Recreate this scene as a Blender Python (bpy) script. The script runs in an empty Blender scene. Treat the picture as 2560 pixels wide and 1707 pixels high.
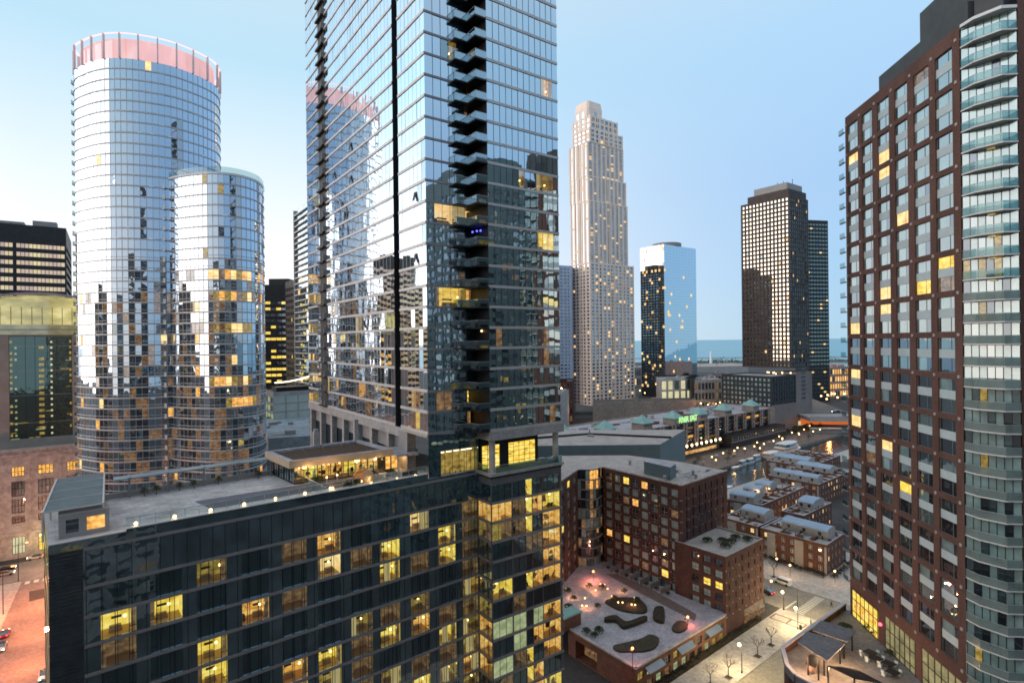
import bpy, math, random
from mathutils import Vector
random.seed(11)
S = bpy.context.scene
COL = S.collection
R_ = math.radians
# ------------------------------------------------------------------ camera model (metres, camera 75 m above the street)
F, H, SL = 1402.0, 75.0, 0.011
_c = 1/math.sqrt(1+SL*SL); _s = SL*_c
def ray(px, py):
    x, y = px-1280, py-853.5
    return (x*_c-y*_s)/F, (x*_s+y*_c)/F
def at_depth(px, py, Y):
    a, b = ray(px, py); return Vector((a*Y, Y, H-b*Y))
def at_height(px, py, z):
    a, b = ray(px, py); Y = (H-z)/b; return Vector((a*Y, Y, z))
LD = Vector((-.582, .813)).normalized()      # the two directions of the street grid
RD = Vector((.813, .582)).normalized()
def V2(p): return Vector((p[0], p[1]))
# ------------------------------------------------------------------ mesh helper
OFF = {}
class MB:
    def __init__(s): s.v = []; s.f = []; s.m = []
    def face(s, pts, m=0):
        i = len(s.v); s.v += [tuple(p) for p in pts]; s.f.append(tuple(range(i, i+len(pts)))); s.m.append(m)
    def hexa(s, b, t, m=0, mt=None):
        n = len(b); i = len(s.v); s.v += [tuple(p) for p in b]+[tuple(p) for p in t]
        for k in range(n):
            j = (k+1) % n; s.f.append((i+k, i+j, i+n+j, i+n+k)); s.m.append(m)
        s.f.append(tuple(i+n+k for k in range(n))); s.m.append(m if mt is None else mt)
        s.f.append(tuple(i+k for k in reversed(range(n)))); s.m.append(m)
    def prism(s, poly, z0, z1, m=0, mt=None):
        s.hexa([(p[0], p[1], z0) for p in poly], [(p[0], p[1], z1) for p in poly], m, mt)
    def box(s, c, sx, sy, sz, rz=0, m=0):
        ca, sa = math.cos(rz), math.sin(rz); q = []
        for dx, dy in ((-1, -1), (1, -1), (1, 1), (-1, 1)):
            x, y = dx*sx/2, dy*sy/2; q.append((c[0]+x*ca-y*sa, c[1]+x*sa+y*ca))
        s.prism(q, c[2], c[2]+sz, m)
    def slab(s, A, B, z0, z1, d0, d1, m=0):
        """bar along A->B, from d0 to d1 outwards of the line"""
        A = V2(A); B = V2(B); d = (B-A).normalized(); n = Vector((d.y, -d.x))
        s.prism([A+n*d1, B+n*d1, B+n*d0, A+n*d0], z0, z1, m)
    def bar(s, p, q, r, m=0, n=6, r2=None):
        p = Vector(p); q = Vector(q); r2 = r if r2 is None else r2
        d = (q-p).normalized(); u = d.orthogonal().normalized(); w = d.cross(u)
        s.hexa([p+(u*math.cos(a)+w*math.sin(a))*r for a in [2*math.pi*k/n for k in range(n)]],
               [q+(u*math.cos(a)+w*math.sin(a))*r2 for a in [2*math.pi*k/n for k in range(n)]], m)
    def ball(s, c, r, m=0, n=8, k=5, sz=1.0):
        i = len(s.v)
        for a in range(k+1):
            th = math.pi*a/k
            for b in range(n):
                ph = 2*math.pi*b/n
                s.v.append((c[0]+r*math.sin(th)*math.cos(ph), c[1]+r*math.sin(th)*math.sin(ph), c[2]+r*sz*math.cos(th)))
        for a in range(k):
            for b in range(n):
                s.f.append((i+a*n+b, i+(a+1)*n+b, i+(a+1)*n+(b+1) % n, i+a*n+(b+1) % n)); s.m.append(m)
    def build(s, name, mats, parent=None, smooth=False, kind=None):
        me = bpy.data.meshes.new(name)
        o = Vector(OFF.get(parent.name, (0, 0, 0))) if parent else Vector((0, 0, 0))
        me.from_pydata([(v[0]-o[0], v[1]-o[1], v[2]-o[2]) for v in s.v], [], s.f)
        for m in (mats if isinstance(mats, (list, tuple)) else [mats]): me.materials.append(m)
        me.polygons.foreach_set('material_index', s.m)
        if smooth: me.polygons.foreach_set('use_smooth', [True]*len(s.f))
        me.update()
        ob = bpy.data.objects.new(name, me); COL.objects.link(ob)
        if parent:
            ob.parent = parent; OFF[ob.name] = tuple(o)
        if kind: ob['kind'] = kind
        return ob
def thing(name, label, cat, loc=(0, 0, 0), group=None):
    o = bpy.data.objects.new(name, None); COL.objects.link(o); o.location = loc
    o.empty_display_size = .5
    o['label'] = label; o['category'] = cat
    if group: o['group'] = group
    OFF[o.name] = tuple(loc); return o
def tag(o, label, cat, group=None):
    o['label'] = label; o['category'] = cat
    if group: o['group'] = group
    return o
def copy_tree(src, loc, rz, label, scale=1.0, parent=None):
    c = src.copy(); COL.objects.link(c)
    if parent is None:
        c.location = loc; c.rotation_euler = (0, 0, rz); c['label'] = label
        c.scale = (scale,)*3
    else: c.parent = parent
    for ch in list(src.children): copy_tree(ch, None, 0, None, 1.0, c)
    return c
def structure(o): o['kind'] = 'structure'; return o
# ------------------------------------------------------------------ materials (all procedural)
MATS = {}
def nt(name):
    m = bpy.data.materials.new(name); m.use_nodes = True; t = m.node_tree; t.nodes.clear()
    out = t.nodes.new('ShaderNodeOutputMaterial'); MATS[name] = m
    return m, t, out
def noise_node(t, scale, detail=4, rough=.6, stretch=None):
    tc = t.nodes.new('ShaderNodeTexCoord'); n = t.nodes.new('ShaderNodeTexNoise')
    n.inputs['Scale'].default_value = scale; n.inputs['Detail'].default_value = detail; n.inputs['Roughness'].default_value = rough
    if stretch:
        mp = t.nodes.new('ShaderNodeMapping'); mp.inputs['Scale'].default_value = stretch
        t.links.new(tc.outputs['Object'], mp.inputs[0]); t.links.new(mp.outputs[0], n.inputs[0])
    else: t.links.new(tc.outputs['Object'], n.inputs[0])
    return n
def ramp(t, src, stops):
    r = t.nodes.new('ShaderNodeValToRGB'); e = r.color_ramp.elements
    while len(e) < len(stops): e.new(.5)
    for k, (p, c) in enumerate(stops):
        e[k].position = p; e[k].color = (*c, 1)
    t.links.new(src, r.inputs[0]); return r
def surf(name, col, rough=.8, var=.25, scale=.6, metal=0, spec=.3, stretch=None, bump=0, col2=None, fine=None):
    m, t, out = nt(name); p = t.nodes.new('ShaderNodeBsdfPrincipled')
    n = noise_node(t, scale, 5, .65, stretch)
    a = tuple(c*(1-var) for c in col); b = tuple(min(1, c*(1+var)) for c in (col2 or col))
    r = ramp(t, n.outputs[0], [(.3, a), (.7, b)]); colout = r.outputs[0]
    if fine:
        n2 = noise_node(t, fine, 3, .7); r2 = ramp(t, n2.outputs[0], [(.35, (.72,)*3), (.65, (1.12,)*3)])
        mx = t.nodes.new('ShaderNodeMixRGB'); mx.blend_type = 'MULTIPLY'; mx.inputs[0].default_value = 1
        t.links.new(colout, mx.inputs[1]); t.links.new(r2.outputs[0], mx.inputs[2]); colout = mx.outputs[0]
    t.links.new(colout, p.inputs['Base Color'])
    p.inputs['Roughness'].default_value = rough; p.inputs['Metallic'].default_value = metal
    p.inputs['Specular IOR Level'].default_value = spec
    if bump:
        bp = t.nodes.new('ShaderNodeBump'); bp.inputs['Strength'].default_value = bump
        t.links.new(n.outputs[0], bp.inputs['Height']); t.links.new(bp.outputs[0], p.inputs['Normal'])
    t.links.new(p.outputs[0], out.inputs[0]); return m
def glass(name, base, refl=(.85, .92, 1), fac=.5, wav=.02, wscale=.35, rough=.015, var=.5):
    """coated facade glass: dark body plus a mirror coat with slightly uneven panes"""
    m, t, out = nt(name); p = t.nodes.new('ShaderNodeBsdfPrincipled')
    n0 = noise_node(t, .45, 2); r = ramp(t, n0.outputs[0], [(.3, tuple(c*(1-var) for c in base)), (.75, tuple(c*(1+var) for c in base))])
    t.links.new(r.outputs[0], p.inputs['Base Color']); p.inputs['Roughness'].default_value = .25
    g = t.nodes.new('ShaderNodeBsdfGlossy'); g.inputs['Color'].default_value = (*refl, 1); g.inputs['Roughness'].default_value = rough
    n = noise_node(t, wscale, 2, .5); b = t.nodes.new('ShaderNodeBump'); b.inputs['Strength'].default_value = 1; b.inputs['Distance'].default_value = wav
    t.links.new(n.outputs[0], b.inputs['Height']); t.links.new(b.outputs[0], g.inputs['Normal'])
    lw = t.nodes.new('ShaderNodeLayerWeight'); lw.inputs[0].default_value = .5
    mr = t.nodes.new('ShaderNodeMapRange'); mr.inputs[3].default_value = fac; mr.inputs[4].default_value = min(1, fac+.5)
    t.links.new(lw.outputs['Facing'], mr.inputs[0])
    mx = t.nodes.new('ShaderNodeMixShader'); t.links.new(mr.outputs[0], mx.inputs[0])
    t.links.new(p.outputs[0], mx.inputs[1]); t.links.new(g.outputs[0], mx.inputs[2]); t.links.new(mx.outputs[0], out.inputs[0]); return m
def lit(name, stops, strength, scale=1.2, refl=.08, stretch=(1, 1, 1.6), detail=3):
    """lit room seen through a window: uneven warm light plus a faint reflection of outside"""
    m, t, out = nt(name); n = noise_node(t, scale, detail, .6, stretch)
    r = ramp(t, n.outputs[0], stops); e = t.nodes.new('ShaderNodeEmission'); e.inputs[1].default_value = strength
    t.links.new(r.outputs[0], e.inputs[0])
    g = t.nodes.new('ShaderNodeBsdfGlossy'); g.inputs['Roughness'].default_value = .03; g.inputs['Color'].default_value = (.8, .9, 1, 1)
    mx = t.nodes.new('ShaderNodeMixShader'); mx.inputs[0].default_value = refl
    t.links.new(e.outputs[0], mx.inputs[1]); t.links.new(g.outputs[0], mx.inputs[2]); t.links.new(mx.outputs[0], out.inputs[0]); return m
def glow(name, col, strength):
    m, t, out = nt(name); e = t.nodes.new('ShaderNodeEmission'); e.inputs[0].default_value = (*col, 1); e.inputs[1].default_value = strength
    t.links.new(e.outputs[0], out.inputs[0]); return m
def clear_glass(name, tint=(.8, .95, .95), fac=.25, see=.75, edge=.5):
    m, t, out = nt(name); tr = t.nodes.new('ShaderNodeBsdfTransparent'); tr.inputs[0].default_value = (*[c*see for c in tint], 1)
    g = t.nodes.new('ShaderNodeBsdfGlossy'); g.inputs['Roughness'].default_value = .03; g.inputs[0].default_value = (.8, .9, .95, 1)
    lw = t.nodes.new('ShaderNodeLayerWeight'); lw.inputs[0].default_value = .5
    mr = t.nodes.new('ShaderNodeMapRange'); mr.inputs[3].default_value = fac; mr.inputs[4].default_value = min(1, fac+edge)
    t.links.new(lw.outputs['Facing'], mr.inputs[0])
    mx = t.nodes.new('ShaderNodeMixShader'); t.links.new(mr.outputs[0], mx.inputs[0]); t.links.new(tr.outputs[0], mx.inputs[1]); t.links.new(g.outputs[0], mx.inputs[2])
    t.links.new(mx.outputs[0], out.inputs[0]); return m
g_left = glass('tower glass', (.02, .045, .05), (.86, .93, 1), .58, .014, .25)
g_teal = glass('podium glass', (.012, .028, .032), (.7, .9, 1), .2, .05, .25)
g_spandrel = glass('spandrel glass', (.046, .072, .080), (.78, .92, 1), .24, .016, .4)
g_mirror = glass('mirror glass', (.03, .05, .055), (.9, .95, 1), .62, .013, .22)
g_lit = clear_glass('lit room glass', (.95, .95, .9), .16, .95) if False else None
g_bay = glass('bay glass', (.02, .05, .055), (.82, .93, 1), .56, .012, .3)
g_blue = glass('blue glass', (.04, .09, .14), (.75, .9, 1), .55, .01, .1)
g_dark = glass('dark window glass', (.012, .016, .02), (.7, .85, 1), .12, .02, .4)
g_mid = glass('grey window glass', (.045, .075, .08), (.8, .95, 1), .22, .02, .4)
g_blind = glass('window glass over pale blinds', (.28, .42, .42), (.8, .95, 1), .14, .015, .4, var=.25)
g_curve = glass('curved tower glass', (.05, .075, .09), (.76, .87, 1), .52, .03, .22)
g_curtain = glass('window glass over curtains', (.11, .165, .165), (.8, .95, 1), .18, .015, .4, var=.3)
g_rail = clear_glass('balcony glass', (.66, .84, .84), .05, .8, .14)
g_front = clear_glass('balcony front glass', (.5, .75, .8), .34, .55)
g_clear = clear_glass('clear glass', (.9, 1, .95), .1, .9)
alu = surf('pale aluminium', (.50, .48, .47), .45, .12, .8, .3, .4)
alu_hot = surf('brown grey metal band', (.27, .245, .24), .5, .15, .8, .3, .4)
dark_metal = surf('dark metal', (.02, .02, .022), .5, .3, 1, .4)
mull = surf('dark mullion', (.03, .04, .045), .45, .3, 1, .3)
mull_l = surf('pale mullion', (.42, .43, .45), .45, .15, 1, .3)
grey_panel = surf('grey panel', (.26, .25, .25), .6, .15, .5)
grey_conc = surf('grey concrete', (.36, .345, .34), .8, .18, .4, fine=3)
brick = surf('red brown brick', (.145, .075, .060), .9, .28, .14, fine=4, stretch=(1, 1, .35))
brick_d = surf('dark red brick', (.082, .04, .034), .9, .3, .4, fine=4)
brick_o = surf('orange brick', (.155, .072, .048), .9, .28, .5, fine=4)
stone = surf('limestone', (.42, .40, .385), .85, .1, .3, fine=.6)
cream = surf('cream stone', (.80, .66, .57), .8, .08, .1)
white_pan = surf('white spandrel panel', (.52, .60, .62), .5, .08, .4)
white_p = surf('white paint', (.75, .75, .76), .5, .06, 1)
steel_r = surf('blue grey steel roof', (.22, .27, .30), .4, .15, .5, .4)
roof_g = surf('gravel roof', (.37, .34, .32), .95, .18, .25, fine=2.5)
roof_d = surf('dark roof membrane', (.09, .09, .095), .9, .3, .3, fine=2)
roof_snow = surf('frosted roof', (.36, .36, .40), .9, .22, .35, fine=1.5)
roof_blue = surf('blue metal roof', (.27, .36, .47), .45, .12, .6, .2)
copper = surf('green copper roof', (.21, .36, .34), .6, .15, .3)
tan = surf('tan stone', (.33, .25, .20), .85, .2, .25, fine=2)
stucco = surf('grey stucco', (.36, .33, .31), .9, .12, .8)
black_fac = surf('black facade metal', (.022, .023, .026), .5, .3, .5)
brown_fac = surf('brown facade metal', (.05, .036, .034), .6, .3, .2)
teal_wall = surf('blue grey cladding', (.105, .15, .165), .6, .12, .3)
brown_roof = surf('brown ballast', (.075, .05, .038), .95, .35, 1.5, fine=6)
wood = surf('warm soffit wood', (.40, .26, .15), .6, .2, 1)
slate = surf('pergola slats', (.15, .19, .21), .5, .2, .6, .2)
paver = surf('pale deck pavers', (.50, .50, .52), .85, .2, .5, fine=1.3)
pool = surf('dark pool cover', (.105, .115, .145), .7, .2, .5)
asphalt = surf('city asphalt', (.055, .053, .052), .85, .3, .05, fine=1)
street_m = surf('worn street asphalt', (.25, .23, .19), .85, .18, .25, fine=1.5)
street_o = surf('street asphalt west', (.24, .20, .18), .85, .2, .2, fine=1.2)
walk = surf('pavement concrete', (.42, .40, .37), .85, .14, .3, fine=1)
paint_w = surf('road paint', (.62, .60, .52), .7, .15, 2)
hedge_m = surf('hedge leaves', (.034, .028, .018), .9, .45, 1.5, bump=.5)
lawn_m = surf('winter grass', (.05, .044, .028), .95, .35, .8, fine=2)
soil = surf('planting soil', (.05, .04, .032), .95, .3, 1, fine=3)
leaf_m = surf('evergreen leaves', (.045, .06, .025), .9, .4, 1.2)
bark = surf('bark', (.07, .055, .045), .95, .25, 3)
boat_w = surf('white boat paint', (.72, .72, .72), .4, .06, 1)
boat_d = surf('dark hull', (.04, .045, .06), .5, .2, 1)
quay_m = surf('quay stone', (.20, .19, .175), .9, .25, .3, fine=1)
W_yel = lit('yellow lit room', [(.22, (.35, .20, .02)), (.45, (.85, .55, .06)), (.7, (1, .80, .25))], 1.3, .9)
W_yel2 = lit('dim yellow room', [(.25, (.10, .06, .01)), (.5, (.42, .28, .06)), (.75, (.75, .55, .16))], .75, .9)
W_or = lit('orange lit room', [(.25, (.25, .09, .02)), (.5, (.9, .42, .08)), (.72, (1, .72, .3))], 1.2, 1.1)
W_warm = lit('warm lit window', [(.2, (.6, .32, .08)), (.5, (1, .66, .26)), (.8, (1, .85, .5))], 1.3, .5)
W_dim = lit('dim warm window', [(.28, (.06, .035, .022)), (.5, (.22, .12, .055)), (.75, (.5, .29, .13))], .8, 1.1, .2)
W_far = lit('far lit window', [(.3, (.75, .42, .14)), (.7, (1, .72, .34))], 1.25, .15, .04)
W_cool = lit('pale green lit window', [(.3, (.22, .28, .14)), (.7, (.55, .62, .34))], .8, .8, .1)
W_pale = lit('pale lit hall', [(.3, (.62, .58, .34)), (.7, (.95, .88, .52))], .85, .08, .05)
bulb_w = glow('warm lamp globe', (1, .60, .24), 5.5)
bulb_y = glow('street lamp globe', (1, .74, .36), 8)
bulb_o = glow('orange sodium globe', (1, .40, .12), 6)
tail = glow('red tail light', (1, .06, .05), 6)
head = glow('head light', (1, .9, .65), 14)
green_l = glow('green light', (.2, 1, .4), 6)
blue_l = glow('blue light', (.1, .12, 1), 3)
sign_g = glow('green neon letters', (.50, .95, .36), 1.1)
pink = lit('pink lit crown', [(.3, (.75, .40, .38)), (.55, (.95, .50, .48)), (.75, (1, .80, .77))], 1.0, .12, .15, (1, 1, .4))
pink_line = glow('pink light strip', (1, .55, .55), 1.6)
ceil_l = glow('white light strip', (1, .9, .6), 3)
def lamp(name, loc, power, col, radius=.3, parent=None):
    l = bpy.data.lights.new(name, 'POINT'); l.energy = power; l.color = col; l.shadow_soft_size = radius
    o = bpy.data.objects.new(name, l); COL.objects.link(o); o.location = loc
    return o
# ------------------------------------------------------------------ facades
def facade(mb, A, B, z0, z1, cols, rows, dep=.25, mw=0, mr=0):
    """wall A->B (A on the left seen from outside) with real openings; returns the panes"""
    A = V2(A); B = V2(B); L = (B-A).length; d = (B-A)/L; n = Vector((d.y, -d.x))
    P = lambda u, z, k=0.: (A.x+d.x*u-n.x*k, A.y+d.y*u-n.y*k, z)
    rows = sorted(rows); cols = sorted(cols); zp = z0; out = []
    for j, (a, b) in enumerate(rows):
        if a > zp: mb.face([P(0, zp), P(L, zp), P(L, a), P(0, a)], mw)
        up = 0
        for i, (u, w) in enumerate(cols):
            if u > up: mb.face([P(up, a), P(u, a), P(u, b), P(up, b)], mw)
            mb.face([P(u, a), P(w, a), P(w, a, dep), P(u, a, dep)], mr); mb.face([P(u, b, dep), P(w, b, dep), P(w, b), P(u, b)], mr)
            mb.face([P(u, a), P(u, a, dep), P(u, b, dep), P(u, b)], mr); mb.face([P(w, a, dep), P(w, a), P(w, b), P(w, b, dep)], mr)
            out.append((P(u, a, dep), P(w, a, dep), P(w, b, dep), P(u, b, dep), (i, j), n)); up = w
        if up < L: mb.face([P(up, a), P(L, a), P(L, b), P(up, b)], mw)
        zp = b
    if zp < z1: mb.face([P(0, zp), P(L, zp), P(L, z1), P(0, z1)], mw)
    return out
def plain(mb, A, B, z0, z1, m=0): mb.face([(A[0], A[1], z0), (B[0], B[1], z0), (B[0], B[1], z1), (A[0], A[1], z1)], m)
def even(L, n, fill=.6, m0=0., m1=0.):
    p = (L-m0-m1)/n; return [(m0+p*(k+.5-fill/2), m0+p*(k+.5+fill/2)) for k in range(n)]
def floors(z0, z1, n, lo=.25, hi=.85):
    p = (z1-z0)/n; return [(z0+p*(k+lo), z0+p*(k+hi)) for k in range(n)]
def inset(poly, k):
    poly = [V2(p) for p in poly]; n = len(poly); out = []
    area = sum(poly[i].x*poly[(i+1) % n].y-poly[(i+1) % n].x*poly[i].y for i in range(n)); sg = 1 if area > 0 else -1
    for i in range(n):
        a, b, c = poly[i-1], poly[i], poly[(i+1) % n]
        d1 = (b-a).normalized(); d2 = (c-b).normalized(); n1 = Vector((-d1.y, d1.x))*sg; n2 = Vector((-d2.y, d2.x))*sg
        bis = (n1+n2); bis = bis/max(.3, bis.length_squared)*2; out.append(b+bis*k)
    return out
def roof(mb, poly, z, cap=0, floor=1, w=.35, drop=.7):
    q = inset(poly, w); n = len(poly)
    for i in range(n):
        j = (i+1) % n
        mb.face([(poly[i][0], poly[i][1], z), (poly[j][0], poly[j][1], z), (q[j].x, q[j].y, z), (q[i].x, q[i].y, z)], cap)
        mb.face([(q[i].x, q[i].y, z), (q[j].x, q[j].y, z), (q[j].x, q[j].y, z-drop), (q[i].x, q[i].y, z-drop)], cap)
    mb.face([(p.x, p.y, z-drop) for p in q], floor)
def put_windows(root, panes, mats, kind, bars=None, cap=100, name='window', frame=None, fw=.05):
    """each pane a part of its own, the ones that show largest first; past the cap one part of kind stuff"""
    def size(p):
        a = Vector(p[0]); c = (a+Vector(p[2]))/2; d = c-Vector((0, 0, H)); nn = Vector((p[5].x, p[5].y, 0))
        f = -(d.normalized()).dot(nn); inside = abs(c.x/max(c.y, 1)) < .96 and abs((c.z-H)/max(c.y, 1)) < .66
        return ((Vector(p[1])-a).length*(Vector(p[3])-a).length)*max(f, .0)/d.length_squared*(1 if inside else .001)
    panes = sorted(panes, key=size, reverse=True); rest = MB()
    for k, p in enumerate(panes):
        mb = MB() if k < cap else rest; fb = MB() if k < cap else rest; fm = 0 if k < cap else len(mats)
        j = kind(p); mb.face(p[:4], j)
        if bars:
            a, b, c, d = [Vector(q) for q in p[:4]]; n3 = Vector((p[5].x, p[5].y, 0)); u = (b-a); w = (d-a)
            def barq(s0, s1, t0, t1): fb.face([a+u*s0+w*t0+n3*.03, a+u*s1+w*t0+n3*.03, a+u*s1+w*t1+n3*.03, a+u*s0+w*t1+n3*.03], fm)
            h = fw/u.length; g = fw/w.length
            for s in bars[0]: barq(s-h/2, s+h/2, 0, 1)
            for s in bars[1]: barq(0, 1, s-g/2, s+g/2)
            if frame is not None:
                barq(0, h, 0, 1); barq(1-h, 1, 0, 1); barq(0, 1, 0, g); barq(0, 1, 1-g, 1)
        if k < cap:
            wo = mb.build(name, list(mats), root)
            if bars: fb.build('frame', frame or mull, wo)
    if rest.f: rest.build(name, list(mats)+([frame or mull] if bars else []), root, kind='stuff')
def chooser(weights, seed=1, over=None):
    rg = random.Random(seed); tot = sum(weights)
    def f(p):
        if over and p[4] in over: return over[p[4]]
        x = rg.random()*tot
        for k, w in enumerate(weights):
            x -= w
            if x <= 0: return k
        return 0
    return f

m, t, out = nt('deck paver tiles'); p = t.nodes.new('ShaderNodeBsdfPrincipled'); p.inputs['Roughness'].default_value = .85
tc = t.nodes.new('ShaderNodeTexCoord'); mp = t.nodes.new('ShaderNodeMapping'); mp.inputs['Rotation'].default_value = (0, 0, -math.radians(39.5)); bk = t.nodes.new('ShaderNodeTexBrick')
bk.inputs['Color1'].default_value = (.40, .40, .42, 1); bk.inputs['Color2'].default_value = (.55, .55, .57, 1); bk.inputs['Mortar'].default_value = (.26, .26, .27, 1); bk.inputs['Scale'].default_value = 1; bk.inputs['Mortar Size'].default_value = .02; bk.inputs['Brick Width'].default_value = 1.2; bk.inputs['Row Height'].default_value = .6; bk.offset = .5
t.links.new(tc.outputs['Object'], mp.inputs[0]); t.links.new(mp.outputs[0], bk.inputs[0]); n = noise_node(t, .45, 5, .7); r = ramp(t, n.outputs[0], [(.35, (.62,)*3), (.65, (1.1,)*3)])
mx = t.nodes.new('ShaderNodeMixRGB'); mx.blend_type = 'MULTIPLY'; mx.inputs[0].default_value = 1; t.links.new(bk.outputs[0], mx.inputs[1]); t.links.new(r.outputs[0], mx.inputs[2]); t.links.new(mx.outputs[0], p.inputs['Base Color']); t.links.new(p.outputs[0], out.inputs[0]); paver_t = m
g_court = glass('court window over pale curtains', (.30, .42, .40), (.8, .95, 1), .16, .015, .4, var=.3)
#@@
# ------------------------------------------------------------------ sky, sun, camera
w = bpy.data.worlds.new('World'); S.world = w; w.use_nodes = True; t = w.node_tree
bg = t.nodes['Background']; sky = t.nodes.new('ShaderNodeTexSky'); sky.sky_type = 'NISHITA'; sky.sun_disc = False
SUN_AZ = R_(-100); SUN_EL = R_(6.0)          # the sun has just set on the left, a little behind the camera
sky.sun_elevation = SUN_EL; sky.sun_rotation = SUN_AZ; sky.air_density = 1.0; sky.dust_density = .4; sky.ozone_density = 3; sky.altitude = 150
# dusk gradient over the Nishita sky: nearly white towards the sunset on the left, clear blue over the lake
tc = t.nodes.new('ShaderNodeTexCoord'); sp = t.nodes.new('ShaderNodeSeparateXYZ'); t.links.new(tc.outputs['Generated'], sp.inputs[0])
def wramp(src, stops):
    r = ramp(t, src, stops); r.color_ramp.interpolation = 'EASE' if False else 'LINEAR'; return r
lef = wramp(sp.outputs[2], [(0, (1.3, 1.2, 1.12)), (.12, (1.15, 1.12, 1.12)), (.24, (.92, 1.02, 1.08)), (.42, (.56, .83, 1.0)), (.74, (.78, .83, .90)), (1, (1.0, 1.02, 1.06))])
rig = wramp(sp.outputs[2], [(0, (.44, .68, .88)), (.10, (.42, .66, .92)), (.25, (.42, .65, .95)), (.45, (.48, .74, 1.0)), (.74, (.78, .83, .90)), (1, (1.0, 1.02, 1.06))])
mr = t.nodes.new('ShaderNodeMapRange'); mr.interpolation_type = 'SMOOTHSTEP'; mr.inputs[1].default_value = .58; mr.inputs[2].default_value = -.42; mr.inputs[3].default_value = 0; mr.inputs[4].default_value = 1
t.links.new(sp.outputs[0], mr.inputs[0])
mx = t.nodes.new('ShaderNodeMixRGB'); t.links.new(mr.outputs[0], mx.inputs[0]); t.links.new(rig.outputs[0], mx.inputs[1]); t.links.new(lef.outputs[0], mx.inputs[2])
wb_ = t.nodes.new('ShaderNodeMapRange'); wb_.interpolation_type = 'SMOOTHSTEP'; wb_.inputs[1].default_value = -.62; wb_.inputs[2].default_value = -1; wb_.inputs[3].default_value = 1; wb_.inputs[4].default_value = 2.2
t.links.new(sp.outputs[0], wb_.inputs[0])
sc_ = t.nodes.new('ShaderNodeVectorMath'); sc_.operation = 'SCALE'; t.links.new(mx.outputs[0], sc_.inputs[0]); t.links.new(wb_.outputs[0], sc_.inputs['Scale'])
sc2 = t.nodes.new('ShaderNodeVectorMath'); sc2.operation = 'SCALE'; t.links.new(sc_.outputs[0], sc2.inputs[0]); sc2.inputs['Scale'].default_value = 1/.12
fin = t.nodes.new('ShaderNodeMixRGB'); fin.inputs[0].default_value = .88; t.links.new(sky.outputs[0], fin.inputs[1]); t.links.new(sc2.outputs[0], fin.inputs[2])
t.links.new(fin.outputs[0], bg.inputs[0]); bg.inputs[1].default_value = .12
sun = bpy.data.lights.new('sun', 'SUN'); sun.energy = 1.3; sun.angle = R_(70); sun.color = (1, .76, .60)
so = bpy.data.objects.new('sun', sun); COL.objects.link(so)
sd = Vector((math.sin(SUN_AZ)*math.cos(SUN_EL), math.cos(SUN_AZ)*math.cos(SUN_EL), math.sin(SUN_EL)))
so.rotation_euler = sd.to_track_quat('Z', 'Y').to_euler(); so.location = (0, 0, 400)
cam = bpy.data.cameras.new('camera'); co = bpy.data.objects.new('camera', cam); COL.objects.link(co)
co.location = (0, 0, H); co.rotation_euler = (R_(90), math.atan(SL), 0)
cam.sensor_width = 36; cam.lens = F/2560*36; cam.clip_start = .5; cam.clip_end = 90000
S.camera = co
S.view_settings.view_transform = 'Standard'; S.view_settings.look = 'None'; S.view_settings.exposure = 0.1; S.view_settings.gamma = 1
S.cycles.max_bounces = 6; S.cycles.diffuse_bounces = 2; S.cycles.glossy_bounces = 4; S.cycles.transparent_max_bounces = 10
S.cycles.caustics_reflective = False; S.cycles.caustics_refractive = False
S.cycles.sample_clamp_indirect = 4; S.cycles.use_light_tree = True
S.cycles.use_denoising = True; S.cycles.filter_width = 1.7
# ------------------------------------------------------------------ ground, slip and lake
GU = Vector((.774, .633)); GV = Vector((-.633, .774))      # along and across the boat slip
def guv(u, v, z=0): p = GU*u+GV*v; return (p.x, p.y, z)
near = V2((107.8, 281)); u_n, v_n = near.dot(GU), near.dot(GV)
S0, S1, V0, V1 = u_n-60, u_n+215, v_n, v_n+27
mb = MB()
BIG = 1150
for (a, b, c, d) in ((-900, S0, -700, 1400), (S1, 1500, -700, 1400), (S0, S1, -700, V0), (S0, S1, V1, 1400)):
    mb.face([guv(a, c), guv(b, c), guv(b, d), guv(a, d)])
structure(mb.build('ground', asphalt))
mb = MB()
for a, b in (((S0, V0), (S1, V0)), ((S1, V0), (S1, V1)), ((S1, V1), (S0, V1)), ((S0, V1), (S0, V0))):
    mb.face([guv(*a, -3), guv(*b, -3), guv(*b, 0), guv(*a, 0)])
structure(mb.build('quay', quay_m))
m, t, out = nt('slip water'); p = t.nodes.new('ShaderNodeBsdfPrincipled'); p.inputs['Base Color'].default_value = (.016, .024, .024, 1); p.inputs['Roughness'].default_value = .08
n = noise_node(t, .35, 5, .65); b = t.nodes.new('ShaderNodeBump'); b.inputs['Strength'].default_value = .5; b.inputs['Distance'].default_value = .3
t.links.new(n.outputs[0], b.inputs['Height']); t.links.new(b.outputs[0], p.inputs['Normal']); t.links.new(p.outputs[0], out.inputs[0])
mb = MB(); mb.face([guv(S0, V0, -1.6), guv(S1, V0, -1.6), guv(S1, V1, -1.6), guv(S0, V1, -1.6)]); structure(mb.build('water', m))
m, t, out = nt('lake water'); p = t.nodes.new('ShaderNodeBsdfPrincipled'); p.inputs['Roughness'].default_value = .35
n = noise_node(t, .0006, 6, .6, (.35, 2.5, 1)); r = ramp(t, n.outputs[0], [(.3, (.10, .30, .38)), (.7, (.15, .37, .45))]); t.links.new(r.outputs[0], p.inputs['Base Color'])
n = noise_node(t, .02, 6, .7); b = t.nodes.new('ShaderNodeBump'); b.inputs['Strength'].default_value = .5; b.inputs['Distance'].default_value = 4
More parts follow.
